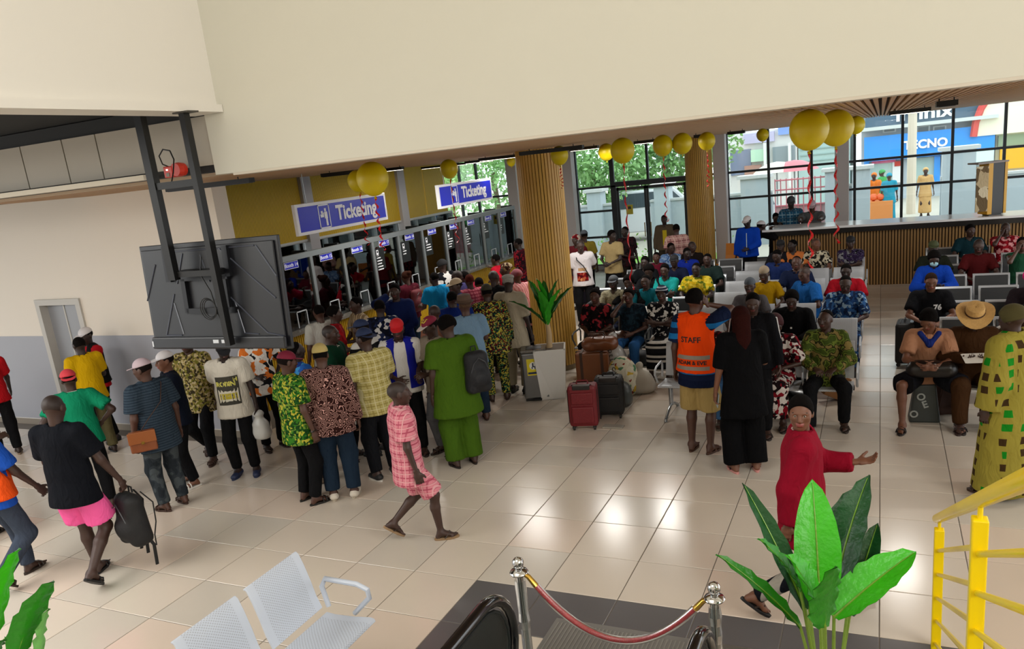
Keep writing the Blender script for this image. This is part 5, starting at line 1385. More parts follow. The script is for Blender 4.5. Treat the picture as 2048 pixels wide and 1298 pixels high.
# trees
def tree(x, y, h, R_, lab, seed, c1='#86b06c'):
    t = empty('tree', (x, y, -.06), 0, lab, 'tree', 'trees outside the left windows')
    MB().tube([(0, 0, 0), (.1, 0, h * .35), (0, .1, h * .62)], .16, 8, r2=.09).build('trunk', M('bark', '#7d6f5e', .9), t)
    r = np.random.RandomState(seed); sp = [((r.normal() * R_ * .55, r.normal() * R_ * .4, h * .7 + r.normal() * R_ * .4), R_ * (.45 + .3 * r.rand())) for _ in range(9)]
    tree_leaves('foliage', t, sp, 420, .11, M('foliage_' + c1, c1, .7, noise=.35, nscale=3), seed)
tree(xo(1190, 29), 29, 4.6, 1.9, 'leafy green tree behind the panes left of the entrance', 5)
tree(xo(1330, 31), 31, 4.9, 2.0, 'leafy green tree above the entrance door panes', 8, '#7ba45f')
tree(xo(990, 29.5), 29.5, 5.0, 2.2, 'light green tree seen beyond the far Ticketing sign', 12, '#93bd7a')
tree(xo(900, 33), 33, 4.8, 2.2, 'green tree behind the second Ticketing sign at the left end of the windows', 15, '#7fae66')
# vehicles and umbrellas
def car(x, y, rz, lab, c, van=False):
    v = empty('car', (x, y, -.06), rz, lab, 'car', 'vehicles outside'); h = 1.9 if van else 1.4
    MB().poly([(-2, .35), (-2, .9), (-1.9, h * .62), (-1.3, h), (.9, h), (1.5, h * .68), (2, .85), (2.05, .35)], -.85, .85).build('body', M('car_' + c, c, .3), v, bevel=.05)
    MB().poly([(-1.75, h * .66), (-1.22, h * .95), (.82, h * .95), (1.32, h * .68)], -.87, .87).build('windows', M('car_glass', '#4c565c', .1), v)
    for a in (-1.25, 1.25):
        for b in (-.8, .8): MB().lathe([(.30, -.1), (.30, .1)], 14, mtx=Matrix.Translation((a, b, .31)) @ Matrix.Rotation(rad(90), 4, 'X')).build('wheel', M('tyre', '#17181a', .7), v)
car(xo(1300, 30), 30, rad(15), 'white van parked outside behind the entrance door', '#d9d9dc', True)
car(xo(1130, 31.5), 31.5, rad(5), 'reddish car parked outside left of the entrance door', '#c08a84'); car(xo(1478, 29), 29, rad(80), 'silver car parked outside right of the far column', '#c5c6ca')
for px, c, lab in ((1555, '#d9d0c0', 'cream market umbrella beyond the street gate'), (1590, '#cf6f7a', 'pink market umbrella beyond the street gate')):
    x = xo(px, 31); u = empty('market_umbrella', (x, 31, -.06), 0, lab, 'umbrella', 'market umbrellas'); MB().bar((0, 0, 0), (0, 0, 2.3), .03).build('pole', alum, u)
    MB().lathe([(.85, 2.05), (.6, 2.25), (.3, 2.38), (.01, 2.42)], 12, capped=False).build('canopy', M('umb_' + c, c, .6), u, smooth=True)
sl = empty('market_stall', (xo(1740, 29.5), 29.5, -.06), 0, 'orange covered street stall beyond the grey pier', 'stall'); box('table', -.7, .7, -.3, .3, .8, .86, M('stall_orange', '#dd8b4a', .6), sl); box('skirt', -.7, .7, -.3, -.28, .0, .8, M('stall_orange'), sl)
for k in range(6): MB().lathe([(.02, 0), (.12, .06), (.13, .15), (.06, .24)], 10, c=(-.55 + .22 * k, 0, .86)).build('fruit_heap', M('fruit', '#e0632a', .5), sl, smooth=True)

# ------------------------------------------------------------------ people
pl_ = lambda c: pat('plain', c)
BLK, NVY, JEAN, DJEAN, KHA = pl_('#121214'), pl_('#151c30'), pl_('#3f648c'), pl_('#1c2a3a'), pl_('#b59a68')


def S_(px, py, z=0.0):
    p = atZ(px, py, z); return float(p[0]), float(p[1])


def stand(key, label, px, py, rel, mode='h', S=1.0, **k):
    """rel: facing relative to the line of sight: 0 = back to the viewer, 180 = facing the viewer, 90 = facing left in the picture"""
    x, y = S_(px, py, 1.685 * S if mode == 'h' else 0.0)
    los = math.degrees(math.atan2(-x, y))
    return person(key, label, x, y, los + rel, S=S, **k)


ROWS = {'L': rowsL, 'M': rowsM, 'R': rowsR}
def sitp(key, label, px, py, blk=None, face=180, z=1.30, S=1.0, row=None, **k):
    """seated: head top at the pixel, snapped to the nearest bench row of its block"""
    x, y = S_(px, py, z * (.5 + .5 * S)); ln = k.get('lean', 0); dh = .03 + .62 * math.sin(rad(ln))
    if blk:
        R_ = ROWS[blk]; yr = min(R_, key=lambda r: abs(r - .13 - dh - y)) if row is None else R_[row]
        yp = yr - .13; x = float(atY(px, py, yp - dh)[0])
        if abs(face - 180) < 45: x -= -math.sin(rad(face)) * dh
    else: yp = y + dh
    k.setdefault('arms', ('lap', 'lap')); k.setdefault('group', 'seated passengers')
    return person(key, label, x, yp, face, S=S, pose='sit', **k)


def vest(c, mode='hv', L=.02):
    def f(J):
        m = pl_(c); q = J['torso'](.042, L)
        vb = blob('hi_vis_vest' if mode == 'hv' else 'open_waistcoat', q, J['r'], m, J['root'], sub=[J['neckc']] + [cap(J['sh'][i] + J['X'] * (.03 if i else -.03), J['el'][i], .09, .085) for i in (0, 1)] + ([] if mode == 'hv' else [cap(J['P'] + J['F'] * .17, J['nb'] + J['F'] * .12, .075, .07)]), wob=.004)
        if mode == 'hv' and J['S'] > 0:
            X, F, T = J['X'], J['F'], J['T']; C0 = J['P']
            pcs = [('reflective_band', grid2(-.19, .19, .12, .165, 10, 1), M('reflect', '#8d8478', .35)), ('reflective_band', grid2(-.19, .19, .005, .045, 10, 1), M('reflect')),
                   ('lettering', text2('STAFF', .085, .002, 0, .33), M('print_dark', '#20140c', .7)), ('lettering', text2('ADAM & EVE', .058, .002, 0, .083), M('print_dark'))]
            decal_on(vb, J['root'], pcs, C0, X, T, F)
    return f


def front_print(pieces_fn, back=False):
    def f(J):
        X, F, T = J['X'], J['F'], J['T']; s = 1 if back else -1
        decal_on(J['top'], J['root'], pieces_fn(), J['P'], X * s, T, F * s)
    return f
WT = '#d9d4cc'
# --- left group by the grey wall
stand('redtee', 'person in a red T-shirt seen from behind at the left edge of the hall', 22, 912, 8, 'f', top=('tee', pl_('#a8141c')), bottom=('trousers', BLK), shoes=('slide', '#8a7560'), hair=('short',), arms=('down', 'swingf'), skin=0)
stand('yellow', 'person in a yellow T-shirt and olive trousers with back turned, talking by the door', 214, 908, 20, 'f', S=.99, top=('tee', pl_('#c99f0c'), .026), bottom=('trousers', pl_('#5a5338')), shoes=('slide', '#15120f'), arms=('down', 'fwd'), skin=0, g=1.05)
stand('redjacket', 'person in a red and white jacket and white cap by the grey door', 226, 880, 118, 'f', top=('jacket', pat('plain', '#a31620'), .024), bottom=('trousers', BLK), shoes=('sneaker', '#141416'), hair=('cap', '#0d0a09', M('cap_white', '#d2ced0', .8)), arms=('chest', 'fwd'), skin=0, head=(10, -8), extra=vest('#151414', 'open'))
stand('greenpolo', 'person in a teal green polo and red cap with hands on hips', 133, 742, 0, S=.97, top=('polo', pl_('#11805a'), .026, None, None, pl_('#c9c8bd')), bottom=('trousers', BLK), shoes=('slide', '#201812'), hair=('capback', '#0d0a09', M('cap_coral', '#c2343e', .8)), arms=('hip', 'hip'), g=1.05)
stand('pinkshort', 'bald person in black T-shirt and bright pink shorts carrying a black backpack', 196, 1163, -38, 'f', S=1.07, stride=.5, top=('tee', pl_('#101218'), .034, .14), bottom=('shorts', pl_('#ee5fa0'), .03, .78), shoes=('slide', '#100f10'), hair=('crop', '#1a1412'), arms=('fwd', 'carry'), hand_off=((0, 0, 0), (.03, .08, .02)), skin=1, head=(8, -12))
stand('edgeorange', 'person in an orange vest, blue shirt and grey jeans walking at the lower left edge', 40, 1165, -60, 'f', stride=.5, top=('tee', pl_('#2050b0'), .024), bottom=('jeans', pl_('#3a4250')), shoes=('slide', '#2c1f16'), arms=('down', 'swingf'), extra=vest('#e5531c', 'hv'), skin=1)
stand('edgeblack', 'person in dark clothes at the far left edge, mostly hidden behind the orange vest', -32, 1085, -70, 'f', top=('tee', BLK), bottom=('trousers', BLK), shoes=('slide', '#1a1512'), arms=('fwd', 'fwd'), skin=1, stride=.3)
stand('striped', 'person in a navy pinstriped shirt and pale pink cap with brown shoulder bag', 352, 1014, 28, 'f', S=1.01, top=('shirt', pat('hstripe', '#27323e', '#36434f', s=4), .034, .2), bottom=('jeans', pat('camo', '#262b30', '#31373c', '#454b4e')), shoes=('sandal', '#3a2419'), hair=('cap', '#1a1412', M('cap_pink', '#c3aeb6', .8)), arms=('down', 'down'), skin=2, g=1.15, head=(25, -5))
stand('whitecap', 'person in a black outfit and a white cap, half behind the navy pinstriped shirt', 388, 968, 100, 'f', S=.97, top=('tee', pl_('#0f1420'), .03), bottom=('trousers', BLK), shoes=('slide', '#d8d4cc', '#d8d4cc'), hair=('cap', '#1a1412', M('cap_white')), arms=('belly', 'down'), skin=3)
stand('goldshirt', 'person in a gold and black patterned top with head hidden behind the television', 425, 918, 150, 'f', stride=.4, top=('buba', pat('print', '#8f7d48', '#3a3222', '#6f6a2c', '#b3a27a', s=1.9), .03), bottom=('trousers', BLK), shoes=('sandal', '#3b2419'), hair=('short',), skin=1)
stand('robin', 'person in a white ROBIN print T-shirt and black track trousers with a white carrier bag', 497, 948, 162, 'f', S=1.0, top=('tee', pl_('#cfc8ba'), .034, .16), bottom=('trousers', BLK), shoes=('sneaker', '#1f2a4a', '#1f2a4a'), hair=('cap', '#0d0a09', M('cap_black', '#15151a', .8)), arms=('down', 'back'), skin=0, head=(20, -25),
      extra=front_print(lambda: [('print_panel', grid2(-.13, .13, .02, .36, 6, 6), M('print_dark2', '#39362c', .8)), ('print_panel', grid2(-.115, .115, .05, .21, 6, 4), M('print_cream', '#cfc9b6', .8)),
                                 ('print_shape', grid2(-.10, .10, .09, .16, 6, 2), M('print_yellow', '#b3a32a', .8)), ('lettering', text2('ROBIN', .075, .003, -.015, .27), M('print_yell2', '#d6cf62', .8)), ('lettering', text2('H', .06, .003, .10, .315), M('print_yell2'))]))
stand('multi', 'person in a black, white and orange patterned shirt beside the ROBIN T-shirt', 551, 896, 200, 'f', S=.97, top=('shirt', pat('print', '#d8d3cc', '#1d1d20', '#d8732e', '#e6e0d8', s=.7), .03), bottom=('trousers', BLK), shoes=('sandal', '#33231b'), arms=('hip', 'fwd'), skin=0)
# --- queue
stand('greenfloral', 'person in a green and yellow floral shirt with a burgundy cap, facing right', 622, 1004, -62, 'f', S=.99, top=('shirt', pat('print', '#1d4b1a', '#356f22', '#b0a93a', '#1a3a18', '#6d8a34', s=2.0), .036, .2), bottom=('trousers', BLK), shoes=('slide', '#16130f', '#16130f'), hair=('cap', '#1a1412', M('cap_burgundy', '#7a1230', .8)), arms=('down', 'down'), skin=2, head=(-5, -8))
stand('brownpants', 'balding person in blue with glasses pushed up and brown track trousers, behind the floral shirt', 636, 962, -60, 'f', S=.98, top=('tee', pat('print', '#3f8fc8', '#22408a', '#2a5fb0', s=.4), .026), bottom=('trousers', pl_('#8a5a22')), shoes=('sneaker', '#7a6a58', '#5e5248'), hair=('balding',), arms=('down', 'down'), skin=0)
stand('squiggle', 'person in a dark brown shirt with pink squiggles and tan knitted cap', 690, 996, -8, 'f', S=1.01, top=('shirt', pat('squiggle', '#2c1614', '#c79a90', s=1.0), .04, .15, 'long'), bottom=('jeans', DJEAN, .03), shoes=('sneaker', '#cfc6b8', '#b5aa98'), hair=('kufi', '#0d0a09', M('kufi_tan', '#b9a565', .9, bump=.6, bscale=160)), arms=('down', 'down'), skin=2, g=1.12)
stand('greenpolo2', 'stout balding person in a dark green polo with white collar, facing right in the queue', 656, 651, -115, S=1.0, top=('polo', pl_('#123a28'), .034, None, None, pl_('#c9c8bd')), bottom=('trousers', BLK), hair=('crop', '#1a1412'), arms=('down', 'belly'), skin=1, g=1.2, belly=.7)
stand('whitetee2', 'person in a light T-shirt waiting at the left end of the booth counter', 636, 610, 20, top=('tee', pl_('#b9b8b0')), bottom=('trousers', NVY), hair=('balding',), skin=2)
stand('redtee2', 'person in a dark red shirt looking right, left end of the counter queue', 664, 613, -90, top=('tee', pat('camo', '#8f1218', '#a3151e', '#741016')), bottom=('trousers', BLK), hair=('high',), skin=1, arms=('down', 'fwd'))
stand('tancheck', 'person in a tan and brown striped shirt facing left at the booth counter', 712, 594, 110, top=('shirt', pat('vstripe', '#8a7458', '#c2ae8c', s=.8), .026), bottom=('trousers', KHA), hair=('short',), skin=1, arms=('fwd', 'belly'))
stand('plaid', 'person in a pale yellow plaid shirt and blue cap seen from behind, black trousers', 775, 955, 22, 'f', S=1.03, top=('shirt', pat('plaid', '#b0a468', '#938649', '#cbc294', s=1.6), .036, .14), bottom=('trousers', pl_('#15161a'), .022), shoes=('sneaker', '#121214', '#d8d4cc'), hair=('capback', '#1a1412', M('cap_navy', '#152548', .8)), arms=('down', 'fwd'), skin=1, g=1.12, head=(18, -4))
stand('bluecap2', 'person in a black and white sports top and blue cap beside yellow plaid', 722, 641, 55, top=('tee', pat('bands', '#121214', '#24262c', '#c9c6bf', s=1.2), .026), bottom=('trousers', BLK), shoes=('sneaker', '#17171a'), hair=('cap', '#1a1412', M('cap_navy')), arms=('fwd', 'down'), skin=1)
stand('navyprint', 'person in a navy and white printed shirt seen from behind near the counter', 757, 600, -10, top=('shirt', pat('print', '#151b33', '#c9c7c4', '#20294a', '#10131f', s=1.0), .026), bottom=('trousers', BLK), hair=('short',), skin=0)
stand('phonenavy', 'person in a navy blue jersey holding a phone to the right ear, facing the camera', 788, 568, 172, S=1.03, top=('long', pl_('#14204c'), .03), bottom=('trousers', BLK), hair=('high',), arms=('belly', 'phone'), skin=1, g=1.1)
stand('maroonwoman', 'person with brown hair in a maroon top with a red backpack, facing the booth glass', 812, 543, 40, S=.97, top=('tee', pl_('#4a1420')), bottom=('jeans', DJEAN), hair=('bun', '#3a2016'), skin=2, arms=('fwd', 'fwd'))
stand('redcap', 'person in a bright red cap, white T-shirt and open royal blue waistcoat facing the camera', 792, 639, 176, S=1.0, top=('tee', pl_('#cfcbc6'), .03), bottom=('trousers', BLK), hair=('cap', '#1a1412', M('cap_red', '#c4141c', .8)), arms=('down', 'belly'), skin=1, g=1.1, head=(0, -12), extra=vest('#1a1f8c', 'open', .04))
stand('maroncap', 'person in a maroon cap with yellow lettering and a beige shirt, facing left', 862, 634, 130, S=1.0, top=('shirt', pl_('#8c8070')), bottom=('trousers', pl_('#5a5a5e')), shoes=('slide', '#2b1e17'), hair=('cap', '#1a1412', M('cap_burgundy'), '#cfc6c0'), arms=('fwd', 'belly'), skin=1, head=(-20, -18))
stand('shavedkid', 'short person with a shaved head between the queue and the big green outfit', 868, 612, 20, S=.93, top=('tee', pl_('#8f5f4a')), bottom=('trousers', NVY), hair=('crop', '#2a201a'), skin=2)
stand('greenkaftan', 'large person in a green long shirt and trousers with black curly hair, seen from behind', 932, 930, 18, 'f', S=1.04, top=('kaftan', pl_('#3f5c14'), .05, .30, 'short'), bottom=('wide', pl_('#3d5a14'), .03), shoes=('flip', '#20150f'), hair=('afro',), arms=('down', 'down'), skin=1, g=1.3, belly=.4, head=(20, -8))
stand('pinkboy', 'boy with a shaved head in a pink plaid shirt and matching shorts walking right', 838, 1080, -82, 'f', S=.925, stride=-.55, top=('shirt', pat('plaid', '#d0808c', '#a84a5e', '#dba4a6', s=1.7), .046, .22), bottom=('shorts', pat('plaid', '#d0808c', '#a84a5e', '#dba4a6', s=1.7), .022, .92), shoes=('flip', '#8a6f50', '#2a1c14'), hair=('crop', '#241a16'), arms=('down', 'down'), skin=1, g=.9)
stand('brownhat', 'person in a light blue shirt and brown brimmed hat, seen from behind in the queue', 928, 596, 10, S=1.0, top=('shirt', pl_('#6f8ba3'), .034), bottom=('jeans', DJEAN), shoes=('slide', '#3a251b'), hair=('brim', '#5a4434', .125), arms=('down', 'fwd'), skin=2, g=1.1)
stand('bigblue', 'person in a wide royal blue gown in the middle of the queue', 903, 583, 15, S=1.0, top=('gown', pl_('#14286c'), .05), bottom=('trousers', NVY), hair=('short',), skin=1, g=1.15)
stand('tancap', 'person in a blue top with a tan baseball cap, in the thick of the queue', 912, 558, 120, S=1.0, top=('tee', pl_('#1a3a8c'), .03), bottom=('trousers', BLK), hair=('cap', '#1a1412', M('cap_tan', '#b8a284', .8)), skin=1)
stand('cyan', 'person in a bright cyan shirt facing the booths', 868, 545, 30, S=.98, top=('shirt', pl_('#1683b8'), .03), bottom=('trousers', NVY), hair=('short',), skin=1, arms=('fwd', 'fwd'))
stand('bwprint', 'person in a bold black and white print top close to the booth glass', 884, 520, 35, S=1.0, top=('buba', pat('print', '#121214', '#d6d3cf', '#15151a', s=.55), .04), bottom=('trousers', BLK), hair=('wrap', '#141416'), skin=1)
stand('bald2', 'bald person with a white earpiece in the queue behind the tan cap', 914, 541, 60, S=.98, top=('tee', pl_('#3a3560')), bottom=('trousers', BLK), hair=('crop', '#1c1512'), skin=1)
stand('pinkplaid2', 'person with reddish hair in a pink plaid top in the queue', 938, 549, 15, S=.97, top=('tee', pat('plaid', '#c46a78', '#8f2f44', s=1.2)), bottom=('trousers', BLK), hair=('short', '#4a1c14'), skin=1)
stand('yellowtop', 'short person in a yellow top at the counter', 957, 556, 10, S=.9, top=('tee', pl_('#b59a14')), bottom=('trousers', BLK), hair=('short',), skin=1)
stand('dashiki', 'person in a green, yellow and red woven patterned outfit, leaning, seen from behind', 1000, 800, 6, 'f', S=1.0, top=('buba', pat('print', '#15181a', '#b7a83e', '#1f5a3a', '#15181a', '#5c1a1e', '#8f8a4a', s=2.6), .04, .2, 'long'), bottom=('trousers', pat('print', '#15181a', '#b7a83e', '#1f5a3a', '#15181a', '#8f8a4a', s=2.6)), shoes=('slide', '#3a251b'), hair=('kufi', '#0d0a09', M('kufi_olive', '#2e2c1c', .9)), arms=('fwd', 'down'), skin=1, lean=10, g=1.1)
stand('blackvest', 'bald person in a black vest with a white strap, left of the grey flat cap', 985, 542, -30, S=1.0, top=('tank', pl_('#141416')), bottom=('trousers', BLK), hair=('crop', '#1c1512'), skin=1, arms=('fwd', 'down'))
stand('flatcap', 'person in a cream short outfit and grey flat cap standing left of the near column', 1040, 785, -30, 'f', S=1.05, top=('buba', pl_('#a59a86'), .03), bottom=('trousers', pl_('#9a8f7a')), shoes=('sneaker', '#17140f'), hair=('flat', '#8f8a82'), arms=('belly', 'down'), skin=0, head=(25, -12))
stand('pinkstripe', 'person in a pink striped wrap leaning behind the grey flat cap', 1040, 540, 25, S=.95, top=('buba', pat('vstripe', '#c98088', '#d8a8a8', s=1.0), .03), bottom=('skirt', pl_('#1a1c2a')), hair=('wrap', '#7a3a44'), skin=2, lean=14)
stand('redlean1', 'person in a crimson top bending towards the booth glass, left of the headwrap', 962, 527, 60, S=1.0, lean=38, top=('tee', pl_('#8f1430'), .034), bottom=('trousers', BLK), hair=('short',), skin=1, arms=('fwd', 'reach'))
stand('redlean2', 'person in a bright red shirt bending to the counter near the column', 1015, 500, 55, S=1.0, lean=30, top=('tee', pl_('#b0162a'), .034), bottom=('trousers', BLK), hair=('short',), skin=1, arms=('fwd', 'reach'))
stand('headwrap', 'person with a brown and cream headwrap behind the grey flat cap', 1012, 527, 100, S=.98, top=('buba', pl_('#5a1a22')), bottom=('skirt', pl_('#231a2a')), hair=('wrap', '#3a2418', pat('print', '#2c1b14', '#8a7a60', '#4a2c1e', s=1.2)), skin=1)
stand('redfloral0', 'person in a dark red floral top at the last booth, beside the near column', 1043, 476, 60, S=1.02, top=('buba', pat('print', '#3a0f18', '#7a1822', '#1c0d14', s=1.2)), bottom=('skirt', pl_('#1a1418')), hair=('short',), skin=0, lean=8)
# --- right of the near column
stand('whitegraphic', 'bald person in a white T-shirt with red print, right of the near column', 1160, 480, 178, S=1.02, top=('tee', pl_('#cfc9cb'), .03), bottom=('trousers', BLK), hair=('crop', '#1c1512'), arms=('back', 'down'), skin=1, head=(0, -14),
      extra=front_print(lambda: [('print_panel', grid2(-.11, .11, .0, .17, 5, 4), pat('print', '#7a1418', '#a85a3a', '#4a0f12', '#c98a5a', s=.9)), ('print_panel', grid2(-.08, .08, .2, .26, 4, 2), M('print_tan', '#b08a5e', .8))]))
stand('redwrap', 'person in a red and white headwrap just behind the white graphic T-shirt', 1152, 470, 150, S=.98, top=('buba', pl_('#5c1a20')), bottom=('skirt', pl_('#1b1820')), hair=('wrap', '#8a1c22', pat('print', '#8a1c22', '#c9b8a8', '#5c1218', s=.8)), skin=1)
stand('greycap', 'person in a grey cap and mustard top seen from behind by the near column', 1168, 462, 20, S=1.0, top=('tee', pl_('#8a7a2c')), bottom=('trousers', BLK), hair=('kufi', '#0d0a09', M('kufi_grey', '#4d545c', .9)), skin=1)
stand('beigetee', 'person in a beige T-shirt standing with folded hands, looking left', 1222, 461, 150, S=1.02, top=('tee', pl_('#a89468'), .03), bottom=('trousers', BLK), hair=('high',), arms=('belly', 'belly'), skin=0, head=(70, 0))
stand('patterned', 'person in a dark patterned shirt near the glass door, looking right', 1250, 453, -150, S=1.0, top=('shirt', pat('print', '#1a1416', '#3a1a1e', '#2a2022', s=1.2)), bottom=('trousers', pl_('#2a2520')), hair=('short',), arms=('down', 'belly'), skin=0, head=(-60, 0))
stand('brownjacket', 'person in a brown jacket over a yellow top standing at the glass door', 1328, 430, 175, S=1.0, top=('jacket', pl_('#5c5040'), .028), bottom=('trousers', pl_('#3a332a')), hair=('short',), arms=('down', 'down'), skin=0, extra=front_print(lambda: [('inner_top', grid2(-.05, .05, .05, .42, 3, 6), M('inner_yellow', '#c9b414', .8))]))
stand('pinkback', 'person in a pink and brown plaid shirt seen from behind by the door', 1352, 448, 8, S=1.0, top=('shirt', pat('plaid', '#b58a84', '#7a4c4c', '#cfb0a4', s=.9), .03), bottom=('trousers', BLK), hair=('short',), skin=1, g=1.1)
stand('bluejacket', 'person in a bright blue zipped jacket and white cap standing left of the reception counter', 1495, 433, 165, S=1.0, top=('jacket', pl_('#0f3fae'), .034), bottom=('trousers', BLK), shoes=('slide', '#b33a4a'), hair=('cap', '#0d0a09', M('cap_white')), arms=('belly', 'down'), skin=0, g=1.1, head=(-10, -12),
      extra=front_print(lambda: [('zip', grid2(-.008, .008, -.02, .44, 1, 8), M('zip_white', '#b9d0d8', .6))]))
x_, y_ = S_(1545, 560)
person('leaner', 'person in black and blue jeans leaning over the left end of the white countertop', -2.75, 17.9, -50, S=1.0, lean=48, top=('long', pl_('#141214')), bottom=('jeans', JEAN), hair=('cap', '#0d0a09', M('cap_white')), arms=('reach', 'reach'), skin=1)
def behind(key, label, px, py, Yv, **k):
    p = atY(px, py, Yv); return person(key, label, float(p[0]), Yv, 180, S=float(p[2]) / 1.69, **k)
behind('bluecheck', 'staff person in a blue checked shirt and dark cap standing behind the reception counter', 1582, 393, 19.35, top=('shirt', pat('plaid', '#27597c', '#7fa3b5', '#1a3a54', s=.8)), bottom=('trousers', BLK), hair=('cap', '#0d0a09', M('cap_greydark', '#3a3f45', .8)), arms=('down', 'belly'), skin=0, head=(0, -15))
behind('greystaff', 'stout staff person in a grey T-shirt and pink cap leaning on the reception counter', 1624, 401, 19.3, g=1.25, top=('tee', pl_('#5d6062'), .03), bottom=('trousers', BLK), hair=('cap', '#0d0a09', M('cap_pink')), arms=('reach', 'reach'), skin=2, head=(0, -20))
behind('blackstaff', 'person in black bending over papers at the left end of the reception counter', 1552, 424, 19.55, lean=12, top=('long', pl_('#121214')), bottom=('trousers', BLK), hair=('short',), arms=('reach', 'reach'), skin=1, head=(30, -20))
# --- middle standing
stand('orangevest', 'person in an orange hi-vis vest reading STAFF and khaki shorts, phone at the right ear', 1403, 903, -26, 'f', S=1.08, top=('tee', pat('bands', '#1c6aa8', '#15203c', '#101a34', s=.9), .026, .18), bottom=('shorts', pl_('#a58d58'), .03, 1.02), shoes=('flip', '#4a2f20', '#6a4a34'), hair=('high',), arms=('down', 'phone'), skin=2, head=(-10, 4), extra=vest('#f0480c', 'hv', .03))
stand('blackwoman', 'person with long reddish brown hair in loose black clothes beside the hi-vis vest', 1492, 942, 14, 'f', S=1.02, top=('buba', pl_('#08080a'), .032, .3), bottom=('wide', pl_('#08080a'), .03), shoes=('flip', '#c98a84', '#1a1412'), hair=('long', '#2a0f0c', .26), arms=('down', 'fwd'), skin=3, g=.95)
stand('trackjacket', 'smiling person in a black track jacket with white sleeve stripes, behind the black-clad woman', 1505, 585, 178, S=.99, top=('jacket', pl_('#0e0e11'), .03), bottom=('trousers', BLK), hair=('short',), arms=('down', 'down'), skin=1, head=(0, -14))
stand('redwalker', 'person in a long red shirt striding behind the large plant, hand held out', 1608, 1222, -80, 'f', S=1.0, stride=.95, top=('long', pl_('#840d24'), .045, .24, None, pl_('#d8c8c4')), bottom=('trousers', pat('vstripe', '#101218', '#8f8a80', s=.25), .012), shoes=('flip', '#120f10', '#2c1f18'), hair=('high',), arms=('wave', 'swingb'), hand_off=((0, 0, 0), (-.08, .1, 0)), skin=3, head=(-96, 2), twist=-8)
stand('greengown', 'person in a long olive gown with green and brown squares at the right edge', 2010, 990, 60, 'f', S=1.02, stride=.25, top=('gown', pat('squares', '#8f8436', '#3a2a16', '#157a1c', s=.95), .07, .80), bottom=('skirt', pat('squares', '#8f8436', '#3a2a16', '#157a1c', s=.95), .04, .04), shoes=('slide', '#3a251b'), hair=('wrap', '#4a4420'), skin=1, g=1.2)
# --- seated left block
sitp('l1', 'seated person in a black top with red flowers next to leather bags', 1189, 578, 'L', row=0, top=('buba', pat('print', '#141012', '#1a1416', '#a03038', '#141012', '#2a1a1c', s=1.0)), bottom=('skirt', pl_('#100f12')), hair=('bun',), skin=2, arms=('belly', 'belly'))
sitp('l2', 'seated person in a grey beige print T-shirt and dark cap, second row left', 1226, 561, 'L', row=1, top=('tee', pat('camo', '#7d7a66', '#8f8b76', '#6a6654', s=2)), bottom=('trousers', NVY), hair=('cap', '#0d0a09', M('cap_greydark')), skin=0)
sitp('l3', 'seated person in a dark teal top and blue jeans resting the cheek on one hand', 1256, 582, 'L', row=0, top=('tee', pat('print', '#14202a', '#1c2f3a', '#101820', s=1.4)), bottom=('jeans', pl_('#2b578c')), hair=('bun',), skin=2, arms=('belly', 'cheek'), lean=6)
sitp('l4', 'seated person in a teal top holding papers, second row of the left block', 1291, 562, 'L', row=1, top=('tee', pl_('#12606e')), bottom=('jeans', DJEAN), hair=('short',), skin=1, arms=('book', 'book'))
sitp('l5', 'seated person in a turquoise shirt with a brown vest, clasping hands', 1329, 537, 'L', row=2, top=('tee', pl_('#1a8f8c')), bottom=('jeans', DJEAN), hair=('high',), skin=1, arms=('fold', 'fold'))
sitp('l6', 'seated person in a black and white patterned dress and striped headscarf with folded arms', 1323, 582, 'L', row=0, face=182, top=('buba', pat('print', '#121214', '#cfccc6', '#15151a', '#121214', s=1.3)), bottom=('skirt', pat('bands', '#141416', '#c4c0ba', '#1c1c20', s=1.6)), hair=('wrap', '#1a2038', pat('bands', '#1a2038', '#aab0bc', '#10131f', s=3)), skin=1, arms=('fold', 'fold'))
sitp('l7', 'seated person in a yellow and green floral shirt, third row of the left block', 1392, 534, 'L', row=2, top=('shirt', pat('print', '#b89a18', '#8f8a1a', '#d0b83a', '#5a6a1c', s=1.0), .03), bottom=('trousers', BLK), hair=('short',), skin=0, g=1.15)
sitp('l8', 'seated person in a dark green shirt ending the fourth row, left block', 1414, 510, 'L', row=3, top=('tee', pl_('#1d2c2a'), .03), bottom=('trousers', BLK), hair=('short',), skin=1, g=1.1)
sitp('l9', 'seated young person in a maroon top behind the teal shirts', 1312, 502, 'L', row=4, top=('tee', pl_('#5c1426')), bottom=('trousers', NVY), hair=('short',), skin=2, S=.92)
sitp('l10', 'seated person in a dark cap and navy jersey, left block fourth row', 1348, 516, 'L', row=3, top=('tee', pl_('#141a30')), bottom=('trousers', NVY), hair=('cap', '#0d0a09', M('cap_black')), skin=1)
sitp('l11', 'seated person in a royal blue shirt turned aside, left block fifth row', 1373, 511, 'L', row=4, top=('shirt', pl_('#142a8c')), bottom=('trousers', NVY), hair=('short',), skin=0, head=(30, -10))
sitp('l12', 'seated person in a pale blue patterned shirt in the rear of the left block', 1340, 487, 'L', row=5, top=('shirt', pat('print', '#5f7fae', '#8aa3c4', '#3f5f94', s=1.2)), bottom=('trousers', NVY), hair=('short',), skin=1, head=(40, -10))
sitp('l13', 'seated person in a black shirt in the rear row right of the pale blue shirt', 1383, 489, 'L', row=5, top=('tee', pl_('#1a1412')), bottom=('trousers', BLK), hair=('crop', '#1c1512'), skin=1, head=(35, 0))
sitp('l14', 'seated person all in black left of the maroon top', 1289, 515, 'L', row=3, top=('tee', pl_('#0f1114')), bottom=('trousers', BLK), hair=('high',), skin=0)
